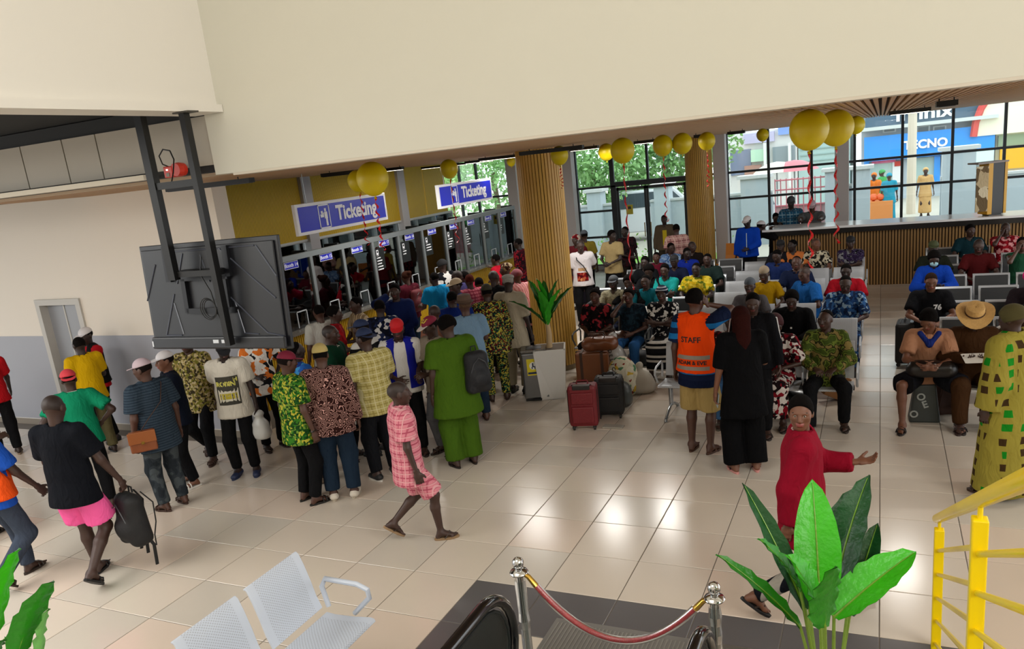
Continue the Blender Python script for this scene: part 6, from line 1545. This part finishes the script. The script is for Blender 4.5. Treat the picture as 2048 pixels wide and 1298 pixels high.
sitp('l15', 'seated person with a full black hairdo and black clothes behind the teal shirts', 1298, 541, 'L', row=2, top=('tee', pl_('#121316')), bottom=('trousers', BLK), hair=('afro',), skin=1, head=(0, -20))
sitp('l16', 'seated person with a black afro and black clothes behind the cheek-resting person', 1257, 562, 'L', row=1, top=('tee', pl_('#121214')), bottom=('trousers', BLK), hair=('afro',), skin=1, head=(0, -10))
# --- seated middle block
sitp('m1', 'seated person in a black cap at the far left of the counter front', 1561, 485, 'M', row=6, top=('tee', pl_('#1a1a20')), bottom=('trousers', BLK), hair=('cap', '#0d0a09', M('cap_black')), skin=1)
sitp('m2', 'seated person in an indigo shirt hunched forward, left side of the middle block', 1553, 497, 'M', row=5, face=165, lean=10, top=('shirt', pl_('#1f2f60')), bottom=('trousers', NVY), hair=('short',), skin=1, head=(0, -20))
sitp('m3', 'seated person in an orange shirt next to the indigo shirt', 1586, 500, 'M', row=6, top=('tee', pl_('#c2703a')), bottom=('trousers', BLK), hair=('short',), skin=0, head=(-40, 0))
sitp('m4', 'seated person in a black and white floral shirt before the reception counter', 1631, 496, 'M', row=6, top=('shirt', pat('print', '#1c1a18', '#b5ac94', '#2a2622', '#d0c8b0', s=1.2)), bottom=('trousers', BLK), hair=('crop', '#241a14'), skin=3, head=(25, 0))
sitp('m5', 'seated person in a purple and grey top before the reception counter', 1701, 476, 'M', row=6, top=('shirt', pat('camo', '#2a1f3c', '#4a3f5c', '#15121c', '#7a7a80', s=1.5)), bottom=('trousers', BLK), hair=('cap', '#0d0a09', M('cap_black')), skin=1, arms=('fold', 'fold'))
sitp('m6', 'seated person in a mustard shirt and beige flat cap looking left', 1529, 537, 'M', row=3, face=195, top=('shirt', pl_('#a8820e')), bottom=('trousers', BLK), hair=('kufi', '#0d0a09', M('kufi_beige', '#9a8a74', .9)), skin=1, head=(-20, -10))
sitp('m7', 'seated person in a navy shirt facing the camera, centre of the middle block', 1593, 528, 'M', row=4, top=('shirt', pl_('#161f3a')), bottom=('trousers', BLK), hair=('balding',), skin=2, g=1.15)
sitp('m8', 'seated person in a sky blue shirt bent sideways, centre of middle block', 1607, 550, 'M', row=3, face=140, lean=12, top=('shirt', pl_('#1f5fa8'), .03), bottom=('trousers', NVY), hair=('crop', '#3a2c24'), skin=2, head=(0, -15), g=1.1)
sitp('m9', 'seated person in a red polo shirt at the aisle end of the middle block', 1692, 552, 'M', row=3, top=('polo', pl_('#94101e'), .03), bottom=('trousers', BLK), hair=('short',), skin=0, g=1.15, head=(0, -10))
sitp('m10', 'seated person in a blue and white patterned outfit looking down at a phone, aisle seat', 1691, 590, 'M', row=2, top=('buba', pat('print', '#16294a', '#2f5585', '#7f96a8', '#14203a', '#1d3a66', s=1.3), .03), bottom=('trousers', pat('print', '#16294a', '#2f5585', '#14203a', s=1.3)), shoes=('sneaker', '#15161a'), hair=('balding',), skin=1, g=1.15, head=(0, -25), arms=('lap', 'lap'))
sitp('m11', 'seated person all in black with a black brimmed hat and white buttons', 1583, 597, 'M', row=1, top=('long', pl_('#08080a'), .04), bottom=('trousers', BLK), hair=('afro',), skin=1, g=1.2, head=(0, -20), extra=front_print(lambda: [('button', grid2(-.012, .012, .30, .325, 1, 1), M('button_white', '#d8d4cc', .5)), ('button', grid2(-.012, .012, .21, .235, 1, 1), M('button_white'))]))
sitp('m12', 'seated person in a green camouflage-like shirt and black trousers in the front row, looking left', 1652, 629, 'M', row=0, top=('shirt', pat('camo', '#3c4a1c', '#62702c', '#2c3018', '#7a6a3c', s=1.4), .03, None, 'long'), bottom=('trousers', BLK), shoes=('slide', '#2a1f18'), hair=('balding',), skin=1, head=(-22, 0), arms=('lap', 'lap'), feet=((.2, .35), (.14, .6)))
sitp('m13', 'seated person in a grey shirt and dark cap behind the track jacket', 1499, 558, 'M', row=2, top=('shirt', pl_('#4d4a4c')), bottom=('trousers', BLK), hair=('kufi', '#0d0a09', M('kufi_grey')), skin=1)
sitp('m14', 'seated person in a red, black and white floral dress slumped in the front row', 1548, 632, 'M', row=0, face=175, lean=14, top=('buba', pat('print', '#1c1012', '#7a1420', '#c9bfb8', '#3a1014', s=1.2), .03), bottom=('skirt', pat('print', '#1c1012', '#7a1420', '#c9bfb8', s=1.2)), hair=('wrap', '#3a1014'), skin=1, head=(20, -25))
sitp('m15', 'seated person in a red floral top and blue jeans hidden behind the hi-vis vest', 1462, 655, 'M', row=0, face=186, top=('buba', pat('print', '#2a1416', '#6a1820', '#c9c0b8', s=1.3)), bottom=('jeans', JEAN), shoes=('slide', '#4a4438'), hair=('short',), skin=1)
# --- seated right block
sitp('r1', 'seated person in a dark teal T-shirt, rear row of the right block', 1940, 448, 'R', row=7, top=('tee', pl_('#123038')), bottom=('trousers', BLK), hair=('high',), skin=1, head=(20, 0))
sitp('r2', 'seated person in a red floral shirt with a hand at the chin, rear row right', 2012, 443, 'R', row=7, top=('shirt', pat('print', '#7a101c', '#9c1a26', '#c98a8a', '#5c0c16', s=1.0)), bottom=('trousers', BLK), hair=('crop', '#8a8078'), skin=1, arms=('belly', 'cheek'), head=(0, -8))
sitp('r3', 'seated person in a dark olive cap behind the blue jacket', 1867, 500, 'R', row=5, top=('tee', pl_('#1c2018')), bottom=('trousers', BLK), hair=('cap', '#0d0a09', M('cap_olive', '#3c4424', .8)), skin=1)
sitp('r4', 'seated person in a bright blue jacket and pale blue face mask looking at a phone', 1868, 523, 'R', row=4, lean=6, top=('jacket', pl_('#0f3a9c'), .034), bottom=('trousers', BLK), hair=('afro',), skin=1, arms=('book', 'book'), head=(0, -28))
sitp('r5', 'seated bald person in a maroon shirt, middle of the right block', 1957, 503, 'R', row=5, top=('shirt', pl_('#4a1214')), bottom=('trousers', BLK), hair=('crop', '#2a201a'), skin=1, head=(0, -18))
sitp('r6', 'seated person in a sleeveless green top at the right edge of the picture', 2044, 496, 'R', row=5, top=('tank', pl_('#1f4a34')), bottom=('trousers', pl_('#3a4a54')), hair=('short',), skin=2, arms=('belly', 'cheek'))
sitp('r7', 'seated person in a black T-shirt with a white 76 print, behind the tan blouse', 1862, 570, 'R', row=2, top=('tee', pl_('#0f0f12'), .03), bottom=('trousers', BLK), hair=('short', '#2a1c14'), skin=3, g=1.15, head=(0, -15), extra=front_print(lambda: [('lettering', text2('76', .10, .004, .08, .33), M('print_white', '#d8d8d8', .8))]))
sitp('r8', 'seated person in a tan blouse and blue scarf with bag on the lap', 1860, 628, 'R', row=0, lean=14, top=('tee', pl_('#a8795c'), .03), bottom=('shorts', pl_('#15151a'), .03, .9), shoes=('slide', '#1d1514'), hair=('curly',), skin=3, arms=('fold', 'fold'), head=(-25, -38), feet=((.30, .42), (.26, .52)), hand_off=((.14, .1, -.08), (.16, .1, -.08)))
sitp('r9', 'seated person in a straw cowboy hat and brown outfit reading papers, front row right', 1950, 618, 'R', row=0, z=1.36, lean=8, top=('shirt', pl_('#3a2412'), .036, None, 'long'), bottom=('trousers', pl_('#3c2614'), .03), shoes=('slide', '#2a1610'), hair=('brim', '#c29a5c', .19), skin=1, arms=('book', 'book'), head=(0, -34), g=1.1)
sitp('r10', 'seated person in a pink headscarf cut off by the right edge', 2062, 575, 'R', row=2, top=('buba', pl_('#1c1418')), bottom=('skirt', BLK), hair=('wrap', '#c21a6a', pl_('#c21a6a')), skin=1)
sitp('r11', 'seated person in an olive brown sleeve at the right edge behind the green gown', 2052, 610, 'R', row=0, lean=6, top=('long', pl_('#3f3822')), bottom=('trousers', BLK), hair=('short',), skin=1)
# --- booth clerks (dim shapes behind the glass) and people in the street
for i, (yy_, c, lb) in enumerate(((9.7, '#26313a', 'booth clerk in dark clothes behind the Booth 14 glass'), (10.7, '#8f8a86', 'booth clerk in a pale top behind the Booth 15 glass'), (11.8, '#22406a', 'booth clerk in a dark blue top behind the Booth 16 glass'), (13.8, '#2a2f2c', 'booth clerk in dark green behind the Booth 18 glass'), (15.6, '#4a3324', 'booth clerk in brown behind the Booth 20 glass'))):
    person('clerk%d' % i, lb, -9.35, yy_, -90, pose='sit', seat=.5, top=('tee', pl_(c)), bottom=('trousers', BLK), hair=('short',), skin=1, arms=('lap', 'fwd'), group='booth clerks')
for px, Y_, c, lb, r_ in ((1748, 30.5, '#d9742c', 'person in orange at the market stall in the street', 170), (1778, 29.5, '#2f8fa8', 'person in turquoise walking in the street beyond the pier', 10), (1764, 32, '#3f9a54', 'person in green in the street behind the stall', 60), (1850, 31, '#c9a06a', 'person in tan standing by the shops across the street', 180)):
    person('street%d' % px, lb, xo(px, Y_), Y_, r_, top=('buba', pl_(c)), bottom=('skirt', pl_(c)), hair=('wrap', c), skin=1, res=.035, group='people in the street')

# ------------------------------------------------------------------ things carried and luggage
def loc(key, p): return world(key, p)


def phone(key, i, label, c='#1a1b20'):
    P_ = PEOPLE[key]; w = P_['wr'][i]; D, Nn, th, _ = P_['hd'][i]; c0 = w + D * .085 + Nn * .028
    o = MB().box(-.036, .036, -.075, .075, -.004, .004).build('smartphone', M('phone_' + c, c, .2), None, bevel=.003)
    ex = wdir(key, nrm(np.cross(D, Nn))); ey = wdir(key, D); o.matrix_world = frame_mtx(world(key, c0), ex, ey); tag(o, label, 'phone', 'phones in hands'); return o


phone('phonenavy', 1, 'phone held to the ear by the person in the navy jersey', '#c9c6c4'); phone('orangevest', 1, 'phone held to the ear by the person in the orange vest', '#b9b4ae')
phone('m10', 1, 'phone held low by the person in the blue patterned outfit'); phone('r4', 0, 'phone held by the masked person in the blue jacket')
phone('blackwoman', 0, 'phone hanging in the left hand of the black-clad woman', '#8f9aa0'); phone('whitecap', 0, 'phone in the hand of the person in the white cap', '#c9c6c4'); phone('plaid', 0, 'phone in the hand of the person in the yellow plaid shirt', '#c0b8b0')

P_ = PEOPLE['r4']; hp = P_['hp']; axm = (P_['hx'], P_['hf'], P_['hu'])
blob('face_mask', [ell(hp(0, .075, -.048), axm, (.058, .048, .046))], .009, M('mask_blue', '#8fb8c4', .7), P_['root'], clips=[(hp(0, .035, 0), -P_['hf'])])
# lettering on the maroon cap
P_ = PEOPLE['maroncap']; capo = [c for c in P_['root'].children if c.name.startswith('cap')][0]
decal_on(capo, P_['root'], [('lettering', text2('ECU', .055, .003), M('cap_gold', '#c9b43a', .7))], P_['hp'](0, .0, .085), -P_['hx'], nrm(P_['hu'] * .95 - P_['hf'] * .3), nrm(-P_['hf'] * .95 - P_['hu'] * .3))


def backpack(label, loc_, rz, c, h=.44, w=.30, d=.17, straps=True, handle=True, tilt=0, mtx=None):
    b = empty('backpack', loc_, rz, label, 'backpack', 'backpacks'); m = M('bag_' + c, c, .7, noise=.15, nscale=12, bump=.3, bscale=40)
    if tilt: b.rotation_euler.x = tilt
    if mtx is not None: b.matrix_world = mtx
    X, Y, Z = V3(1, 0, 0), V3(0, 1, 0), V3(0, 0, 1)
    blob('main_bag', [cap((s_ * w * .27, t_ * d * .18, -h * .40), (s_ * w * .22, t_ * d * .12, h * .30), d * .27, d * .24, k=.05) for s_ in (-1, 1) for t_ in (-1, 1)] + [cap((0, 0, -h * .36), (0, 0, h * .28), d * .42, d * .36, X, w / d, .04), ell((0, d * .35, -h * .18), (X, Y, Z), (w * .36, d * .35, h * .22), .03)], .014, m, b, wob=.005, seed=3)
    MB().tube([(-w * .33, d * .55, h * .0), (-w * .2, d * .58, h * .2), (0, d * .52, h * .30), (w * .2, d * .58, h * .2), (w * .33, d * .55, h * .0)], .005, 5).build('zip', M('zip_grey', '#3a3c40', .4), b)
    if handle: MB().tube([(-.03, -d * .2, h * .42), (-.025, -d * .2, h * .52), (.025, -d * .2, h * .52), (.03, -d * .2, h * .42)], .008, 6).build('top_handle', m, b)
    if straps:
        for s in (-1, 1): MB().tube([(s * .06, -d * .45, h * .40), (s * .09, -d * .8, h * .15), (s * .11, -d * .7, -h * .2), (s * .12, -d * .5, -h * .42), (s * .11, -d * .5, -h * .62)], .012, 6, sq=.5).build('strap', m, b)
    return b


g_ = lambda k, i: world(k, PEOPLE[k]['wr'][i] + PEOPLE[k]['hd'][i][0] * .085)
h_ = g_('pinkshort', 1); PB_ = backpack('black backpack hanging from the hand of the person in pink shorts, straps dangling', (h_.x, h_.y, h_.z - .28), PEOPLE['pinkshort']['root'].rotation_euler.z + 2.6, '#0b0b0e', .52, .38, .22)
for k_, (sx__, ln__) in enumerate(((-.11, .24), (.0, .15), (.10, .13))): MB().tube([(sx__, -.06, -.24), (sx__ * 1.15, -.08, -.30), (sx__ * 1.1, -.07, -.26 - ln__)], .017, 6, sq=.4).build('dangling_strap', M('bag_#0b0b0e'), PB_)
P_ = PEOPLE['greenkaftan']; q = world('greenkaftan', P_['nb'] + P_['X'] * .20 - P_['F'] * .20 - P_['T'] * .33)
bp = backpack('black backpack hanging off the right shoulder of the person in green', q, P_['root'].rotation_euler.z + math.pi, '#0e1016', .50, .32, .2, straps=False)
MB().tube([tuple(Vector(v)) for v in ((.02, -.12, .20), (.03, -.19, .33), (.02, -.22, .36), (-.02, -.33, .30), (-.0, -.35, .12))], .017, 6, sq=.5).build('strap', M('bag_#0e1016'), bp)
P_ = PEOPLE['maroonwoman']; q = world('maroonwoman', P_['nb'] - P_['F'] * .20 - P_['T'] * .24); backpack('dark red backpack worn by the person in the maroon top', q, P_['root'].rotation_euler.z + math.pi, '#5c1018', .42, .28, .16)
P_ = PEOPLE['multi']; q = world('multi', V3(-.30, .05, .78)); backpack('black and clear backpack held between the ROBIN T-shirt and the patterned shirt', q, 1.2, '#16181c', .40, .28, .16)
# brown shoulder bag of the pinstriped person
P_ = PEOPLE['striped']; rz = P_['root'].rotation_euler.z
q = world('striped', P_['P'] + V3(-.24, -.10, -.02)); bg_ = empty('shoulder_bag', q, rz + 2.6, 'brown leather flap bag hanging at the hip of the person in the navy pinstriped shirt', 'bag')
lm = M('leather_tan', '#7e4320', .45, noise=.2, nscale=8)
box('body', -.13, .13, -.045, .045, -.12, .10, lm, bg_, bevel=.015); box('flap', -.135, .135, .045, .056, -.02, .105, M('leather_tan2', '#8f5024', .4), bg_, bevel=.004); box('buckle', -.015, .015, .056, .062, -.03, .0, M('brass'), bg_)
inv = (Matrix.Translation(q) @ Matrix.Rotation(rz + 2.6, 4, 'Z')).inverted()
sp = [P_['P'] + V3(-.24, -.10, .08), P_['P'] + V3(-.17, -.175, .2), P_['chest'] if False else P_['P'] + P_['T'] * .34 + V3(0, -.178, 0), P_['nb'] + V3(.10, -.085, -.01), P_['nb'] + V3(.13, .01, .02), P_['nb'] + V3(.09, .09, -.04)]
MB().tube([inv @ world('striped', v) for v in sp], .012, 6, sq=.4).build('strap', M('strap_brown', '#3c2418', .6), bg_)
# strap of the white graphic T-shirt, white strap of the black vest
for k, a, c, lb in (('whitegraphic', 1, '#15151a', 'black shoulder strap'), ('blackvest', -1, '#d8d4cc', 'white strap')):
    P_ = PEOPLE[k]; pts = [P_['nb'] + P_['X'] * (.11 * a) + P_['F'] * .02 + P_['T'] * .03, P_['nb'] + P_['X'] * .09 * a + P_['F'] * .13 - P_['T'] * .1, P_['P'] + P_['T'] * .3 - P_['X'] * .03 * a + P_['F'] * .175, P_['P'] + P_['T'] * .05 - P_['X'] * .15 * a + P_['F'] * .12]
    MB().tube([tuple(v) for v in pts], .012, 6, sq=.5).build('bag_strap', M('strap_' + c, c, .6), P_['root'])
# track jacket stripes, 
P_ = PEOPLE['trackjacket']
for i in (0, 1):
    for o_ in (-.012, .012):
        v = P_['X'] * (.05 if i else -.05); MB().tube([tuple(P_['sh'][i] + P_['T'] * .055 + v * .2 + P_['F'] * o_), tuple(P_['sh'][i] + v * 1.5 + P_['T'] * .02 + P_['F'] * o_), tuple(P_['el'][i] + v * 1.25 + P_['F'] * o_)], .006, 5).build('sleeve_stripe', M('print_white', '#d8d8d8', .8), P_['root'])
# scarf of the tan blouse person
P_ = PEOPLE['r8']; blob('blue_scarf', [cap(P_['nb'] + P_['F'] * .06 + P_['X'] * .09, P_['nb'] + P_['F'] * .13 - P_['T'] * .12, .03, .03), cap(P_['nb'] + P_['F'] * .06 - P_['X'] * .09, P_['nb'] + P_['F'] * .13 - P_['T'] * .12, .03, .03)], .012, pl_('#1a2a6c'), P_['root'])
# wristwatch-like cuffs
for k, i, c in (('greenfloral', 1, '#1a1512'), ('r8', 0, '#cfcac0'), ('m10', 0, '#b9b9b4')):
    P_ = PEOPLE[k]; w = P_['wr'][i]; e = P_['el'][i]; d = nrm(w - e); pts = [w - d * .015 + .029 * (math.cos(t) * nrm(np.cross(d, V3(0, 0, 1) + .1)) + math.sin(t) * nrm(np.cross(d, np.cross(d, V3(0, 0, 1) + .1)))) for t in np.linspace(0, 6.28, 14)]
    MB().tube([tuple(v) for v in pts], .007, 5).build('wrist_band', M('band_' + c, c, .4), P_['root'])


def sack(label, x, y, z, rx, ry, h, mat, neck=True, seed=1, name='sack', cat='bag', lean=(0, 0), group='bags by the near column'):
    s = empty(name, (x, y, z), 0, label, cat, group); X, Y, Z = V3(1, 0, 0), V3(0, 1, 0), V3(0, 0, 1)
    top_ = V3(lean[0], lean[1], h * .62)
    ops = [ell((0, 0, h * .33), (X, Y, Z), (rx, ry, h * .36), .05), ell((0, 0, h * .14), (X, Y, Z), (rx * 1.03, ry * 1.03, h * .2), .05)]
    if neck: ops += [cap((0, 0, h * .45), top_, rx * .45, .035, k=.06), cap(top_, top_ + V3(lean[0] * .3, 0, h * .2), .03, .065, k=.03)]
    blob('bag_body', ops, .013, mat, s, clips=[((0, 0, .0), V3(0, 0, -1))], wob=.009, seed=seed)
    if neck: MB().lathe([(.034, -.012), (.038, 0), (.034, .012)], 12, c=tuple(top_)).build('tie', M('tie', '#8a7a60', .7), s)
    return s


def suitcase(label, x, y, rz, c, w, d, h, handle_up=False):
    s = empty('suitcase', (x, y, 0), rz, label, 'suitcase', 'suitcases'); m = M('case_' + c, c, .6, noise=.12, nscale=14, bump=.25, bscale=70)
    box('shell', -w / 2, w / 2, -d / 2, d / 2, .05, h, m, s, bevel=.04); q = box('front_pocket', -w * .38, w * .38, -d / 2 - .025, -d / 2 + .01, .10, h * .55, m, s, bevel=.02); box('front_pocket', -w * .38, w * .38, -d / 2 - .02, -d / 2 + .01, h * .6, h * .86, m, s, bevel=.015)
    r_ = MB()
    for yy_ in (-d * .28, d * .28): r_.tube([(-w / 2 - .003, yy_, .10), (-w / 2 - .003, yy_, h - .06), (-w / 2 + .06, yy_, h + .003), (w / 2 - .06, yy_, h + .003), (w / 2 + .003, yy_, h - .06), (w / 2 + .003, yy_, .10)], .006, 5)
    r_.build('piping', M('piping_black', '#120a0a', .4), s)
    box('top_bezel', -w * .3, w * .3, -d * .5 - .006, -d * .18, h - .05, h + .008, M('bezel_dark', '#2a2626', .3, metal=.4), s, bevel=.008)
    MB().tube([(-w * .2, .02, h), (-w * .17, .02, h + .035), (w * .17, .02, h + .035), (w * .2, .02, h)], .011, 6).build('carry_handle', m, s, smooth=True)
    for a in (-1, 1):
        for b in (-1, 1):
            MB().lathe([(.028, -.012), (.028, .012)], 12, mtx=Matrix.Translation((a * w * .36, b * d * .33, .028)) @ Matrix.Rotation(rad(90), 4, 'Y')).box(a * w * .36 - .02, a * w * .36 + .02, b * d * .33 - .02, b * d * .33 + .02, .03, .06).build('wheel', M('wheel_dark', '#1c1a1a', .5), s)
    return s


x, y = S_(1165, 862); suitcase('dark red wheeled suitcase at the front of the luggage pile', x, y + .12, rad(12), '#6a0c16', .36, .24, .58)
x, y = S_(1196, 848); suitcase('black wheeled suitcase right behind the dark red one', x + .08, y + .30, rad(12), '#0e0e10', .36, .24, .55)
x, y = S_(1172, 790); t = empty('leather_suitcase', (x + .02, y + .35, 0), rad(10), 'brown leather suitcase with black trim against the near column', 'suitcase', 'suitcases')
box('case', -.24, .24, -.13, .13, .02, .56, M('leather_brown', '#74401c', .35, noise=.2, nscale=6), t, bevel=.03); box('trim', -.245, .245, -.01, .01, .02, .565, M('piping_black', '#120a0a', .4), t, bevel=.003); MB().tube([(-.08, 0, .56), (-.07, 0, .61), (.07, 0, .61), (.08, 0, .56)], .012, 6).build('handle', M('piping_black', '#120a0a', .4), t)
for a in (-.15, .15): box('strap', a - .02, a + .02, -.136, .136, .03, .57, M('leather_dark', '#3a1f10', .4), t)
x, y = S_(1235, 815); sack('dark grey duffel sack leaning on the black suitcase', x - .02, y + .1, 0, .20, .18, .52, M('nylon_grey', '#3e4240', .4, noise=.2, nscale=5), seed=4, lean=(-.05, 0))
x, y = S_(1228, 765); sack('translucent pale plastic bag tied at the top, middle of the luggage pile', x - .02, y + .15, 0, .20, .18, .82, M('plastic_pale', '#a9a7a4', .25, noise=.1, nscale=4), seed=5)
x, y = S_(1236, 800); sk_ = sack('white rice sack printed with lettering and coloured swirls', x, y + .28, 0, .21, .18, .80, pat('print', '#c9c4ae', '#c4bea6', '#c9c4ae', '#b9b29a', '#c9c4ae', '#bfa040', '#c9c4ae', '#4f7a5a', '#c4bea6', '#7f2a24', s=.8), neck=False, seed=6)
for k, ch in enumerate('DELICIOUS'):
    text('lettering', ch, .07, M('print_dark', '#20140c', .7), Matrix.Translation((-.11 + .012 * k, -.186 + .01 * abs(k - 4), .66 - .06 * k)) @ Matrix.Rotation(rad(90), 4, 'X') @ Matrix.Rotation(rad(-75), 4, 'Z'), sk_, .001, .002)
x, y = S_(1276, 790); sack('small white cloth sack knotted at the top, right of the luggage pile', x, y + .15, 0, .20, .17, .46, M('cotton_white', '#a9a294', .8, noise=.06, nscale=6), seed=7)
x, y = S_(1300, 742); sack('black handbag on the floor behind the white cloth sack', x - .25, y + .35, 0, .2, .14, .36, M('bag_#0b0b0e', '#0b0b0e', .5), neck=False, seed=8)
# leather duffels stacked on the case
q = atY(1205, 700, float(y) + .15)
for k, (px, py, c, lb) in enumerate(((1196, 700, '#6a3a1e', 'crumpled brown leather holdall on top of the luggage pile'), (1215, 678, '#4a2c1c', 'dark brown leather holdall lying on the upper left seat edge'))):
    x0, y0 = S_(px, py, .62 if k == 0 else .58)
    d_ = empty('holdall', (x0, y0 + .1, .60 if k == 0 else .47), rad(12 + 10 * k), lb, 'bag', 'leather holdalls')
    blob('bag_body', [cap((-.16, 0, .09), (.16, 0, .09), .10, .11, V3(0, 1, 0), 1.2, .04), ell((.05, -.05, .12), (V3(1, 0, 0), V3(0, 1, 0), V3(0, 0, 1)), (.12, .1, .07), .03)], .012, M('leather_' + c, c, .35, noise=.25, nscale=7), d_, wob=.012, seed=k + 20)
    for b in (-.04, .04): MB().tube([(-.1, b, .16), (-.06, b * 1.5, .24), (.06, b * 1.5, .24), (.1, b, .16)], .010, 6).build('handle', M('leather_dark', '#3a1f10', .4), d_)
x, y = S_(1222, 860); fl_ = empty('grey_pouch', (x - .0, y + .1, 0), 0, 'flat pale pouch lying on the floor right of the suitcases', 'pouch'); box('pouch_body', -.13, .13, -.06, .06, 0, .02, M('pouch_grey', '#9a9488', .6), fl_, bevel=.008)
# plastic carrier bags
h_ = g_('robin', 0); cb = sack('white plastic carrier bag in the hand of the person in the ROBIN T-shirt', h_.x, h_.y, h_.z - .30, .11, .09, .36, M('plastic_white', '#c4c4c0', .3), seed=9, name='carrier_bag', group='carrier bags')
x, y = S_(1570, 830); sack('black plastic refuse sack on the floor in front of the middle block', x, y + .1, 0, .34, .24, .50, M('plastic_black', '#131416', .25), seed=10, group='floor bags middle')
x, y = S_(1530, 800); sack('dark plaid travel sack behind the black refuse sack', x, y + .2, 0, .24, .2, .55, M('nylon_grey', '#3e4240', .4, noise=.2, nscale=5), seed=13, group='floor bags middle')
x, y = S_(1672, 805); pb_ = empty('paper_bag', (x, y + .1, .185), rad(25), 'brown paper bag held at the knees of the camouflage shirt person', 'bag'); pb_.rotation_euler.y = rad(28)
box('paper_body', -.12, .12, -.05, .05, -.15, .15, M('kraft', '#8f5f30', .7), pb_, bevel=.004); MB().tube([(-.05, 0, .15), (-.04, 0, .24), (.04, 0, .24), (.05, 0, .15)], .005, 5).build('handle', M('kraft_dark', '#4a2c18', .6), pb_)
x, y = S_(1850, 845); sb = empty('printed_shopper', (x, y + .08, 0), rad(4), 'dark grey shopping bag with pale letters between the feet of the tan blouse person', 'bag')
b_ = MB(); b_.add([(-.17, -.1, 0), (.15, -.1, 0), (.15, .1, 0), (-.17, .1, 0), (-.12, -.05, .42), (.10, -.05, .44), (.10, .05, .44), (-.12, .05, .42)], [(0, 3, 2, 1), (0, 1, 5, 4), (1, 2, 6, 5), (2, 3, 7, 6), (3, 0, 4, 7), (4, 5, 6, 7)]); b_.build('bag_body', M('shopper_grey', '#333836', .5, noise=.25, nscale=9), sb, bevel=.02)
MB().tube([(-.06, 0, .42), (-.05, 0, .5), (.04, 0, .5), (.05, 0, .43)], .008, 5).build('handle', M('shopper_grey'), sb)
for k, ch in enumerate('OEN'): text('lettering', ch, .11, M('print_pale', '#a3a8a4', .7), frame_mtx((-.05 + .04 * k, -.085 + .004 * k, .25 - .09 * k + .05), (1, .0, .35), (-.35, .12, .93)), sb, .001, .003)
text('lettering', 'O', .11, M('print_pale', '#a3a8a4', .7), frame_mtx((-.12, -.097, .10), (1, .0, .35), (-.35, .12, .93)), sb, .001, .003)
x, y = S_(1895, 838); backpack('brown backpack standing on the floor behind the printed shopping bag', (x, y + .22, .20), rad(10), '#3c2218', .42, .3, .18)
P_ = PEOPLE['r8']; q = world('r8', (P_['knee'][0] + P_['knee'][1]) / 2 + V3(0, -.08, .17)); lb_ = empty('handbag', q, 0, 'large black leather handbag on the lap of the person in the tan blouse', 'bag')
blob('bag_body', [cap((-.16, 0, 0), (.16, 0, 0), .095, .095, V3(0, 1, 0), 1.15, .04)], .012, M('leather_black', '#14100f', .35), lb_, wob=.01, seed=5)
x, y = S_(1812, 732); suitcase('tall black suitcase standing in the aisle beside the right block', x, y + .1, rad(85), '#0e0e10', .40, .26, .62)
for k, (key, w_) in enumerate((('r9', .13), ('l4', .13))):
    P_ = PEOPLE[key]; q = world(key, (P_['wr'][0] + P_['wr'][1]) / 2 + P_['F'] * .09 + V3(0, 0, .02)); o = MB().box(-w_, w_ * .9, -.09, .09, 0, .006).box(-w_ * .8, w_ * 1.02, -.08, .095, .0061, .010).build('paper_sheets', M('paper', '#c9c4ba', .7)); o.location = q; o.rotation_euler = (rad(-18), 0, P_['root'].rotation_euler.z + .2); tag(o, ['papers read by the person in the straw hat', 'white papers held by the seated person in the teal top'][k], 'paper', 'papers in hands')
p = atY(2010, 655, rowsR[0] + .02); o = empty('crumpled_paper', (float(p[0]), rowsR[0] + .13, .90), 0, 'crumpled white paper bag perched on the front bench backrest right of the straw hat', 'paper')
blob('paper_body', [ell((0, 0, .05), (V3(1, 0, 0), V3(0, 1, 0), V3(0, 0, 1)), (.13, .06, .06)), cap((0, 0, .05), (.04, 0, .14), .06, .03)], .012, M('paper_white', '#cfcbc6', .7), o, wob=.012, seed=2)
bpy.context.view_layer.update()
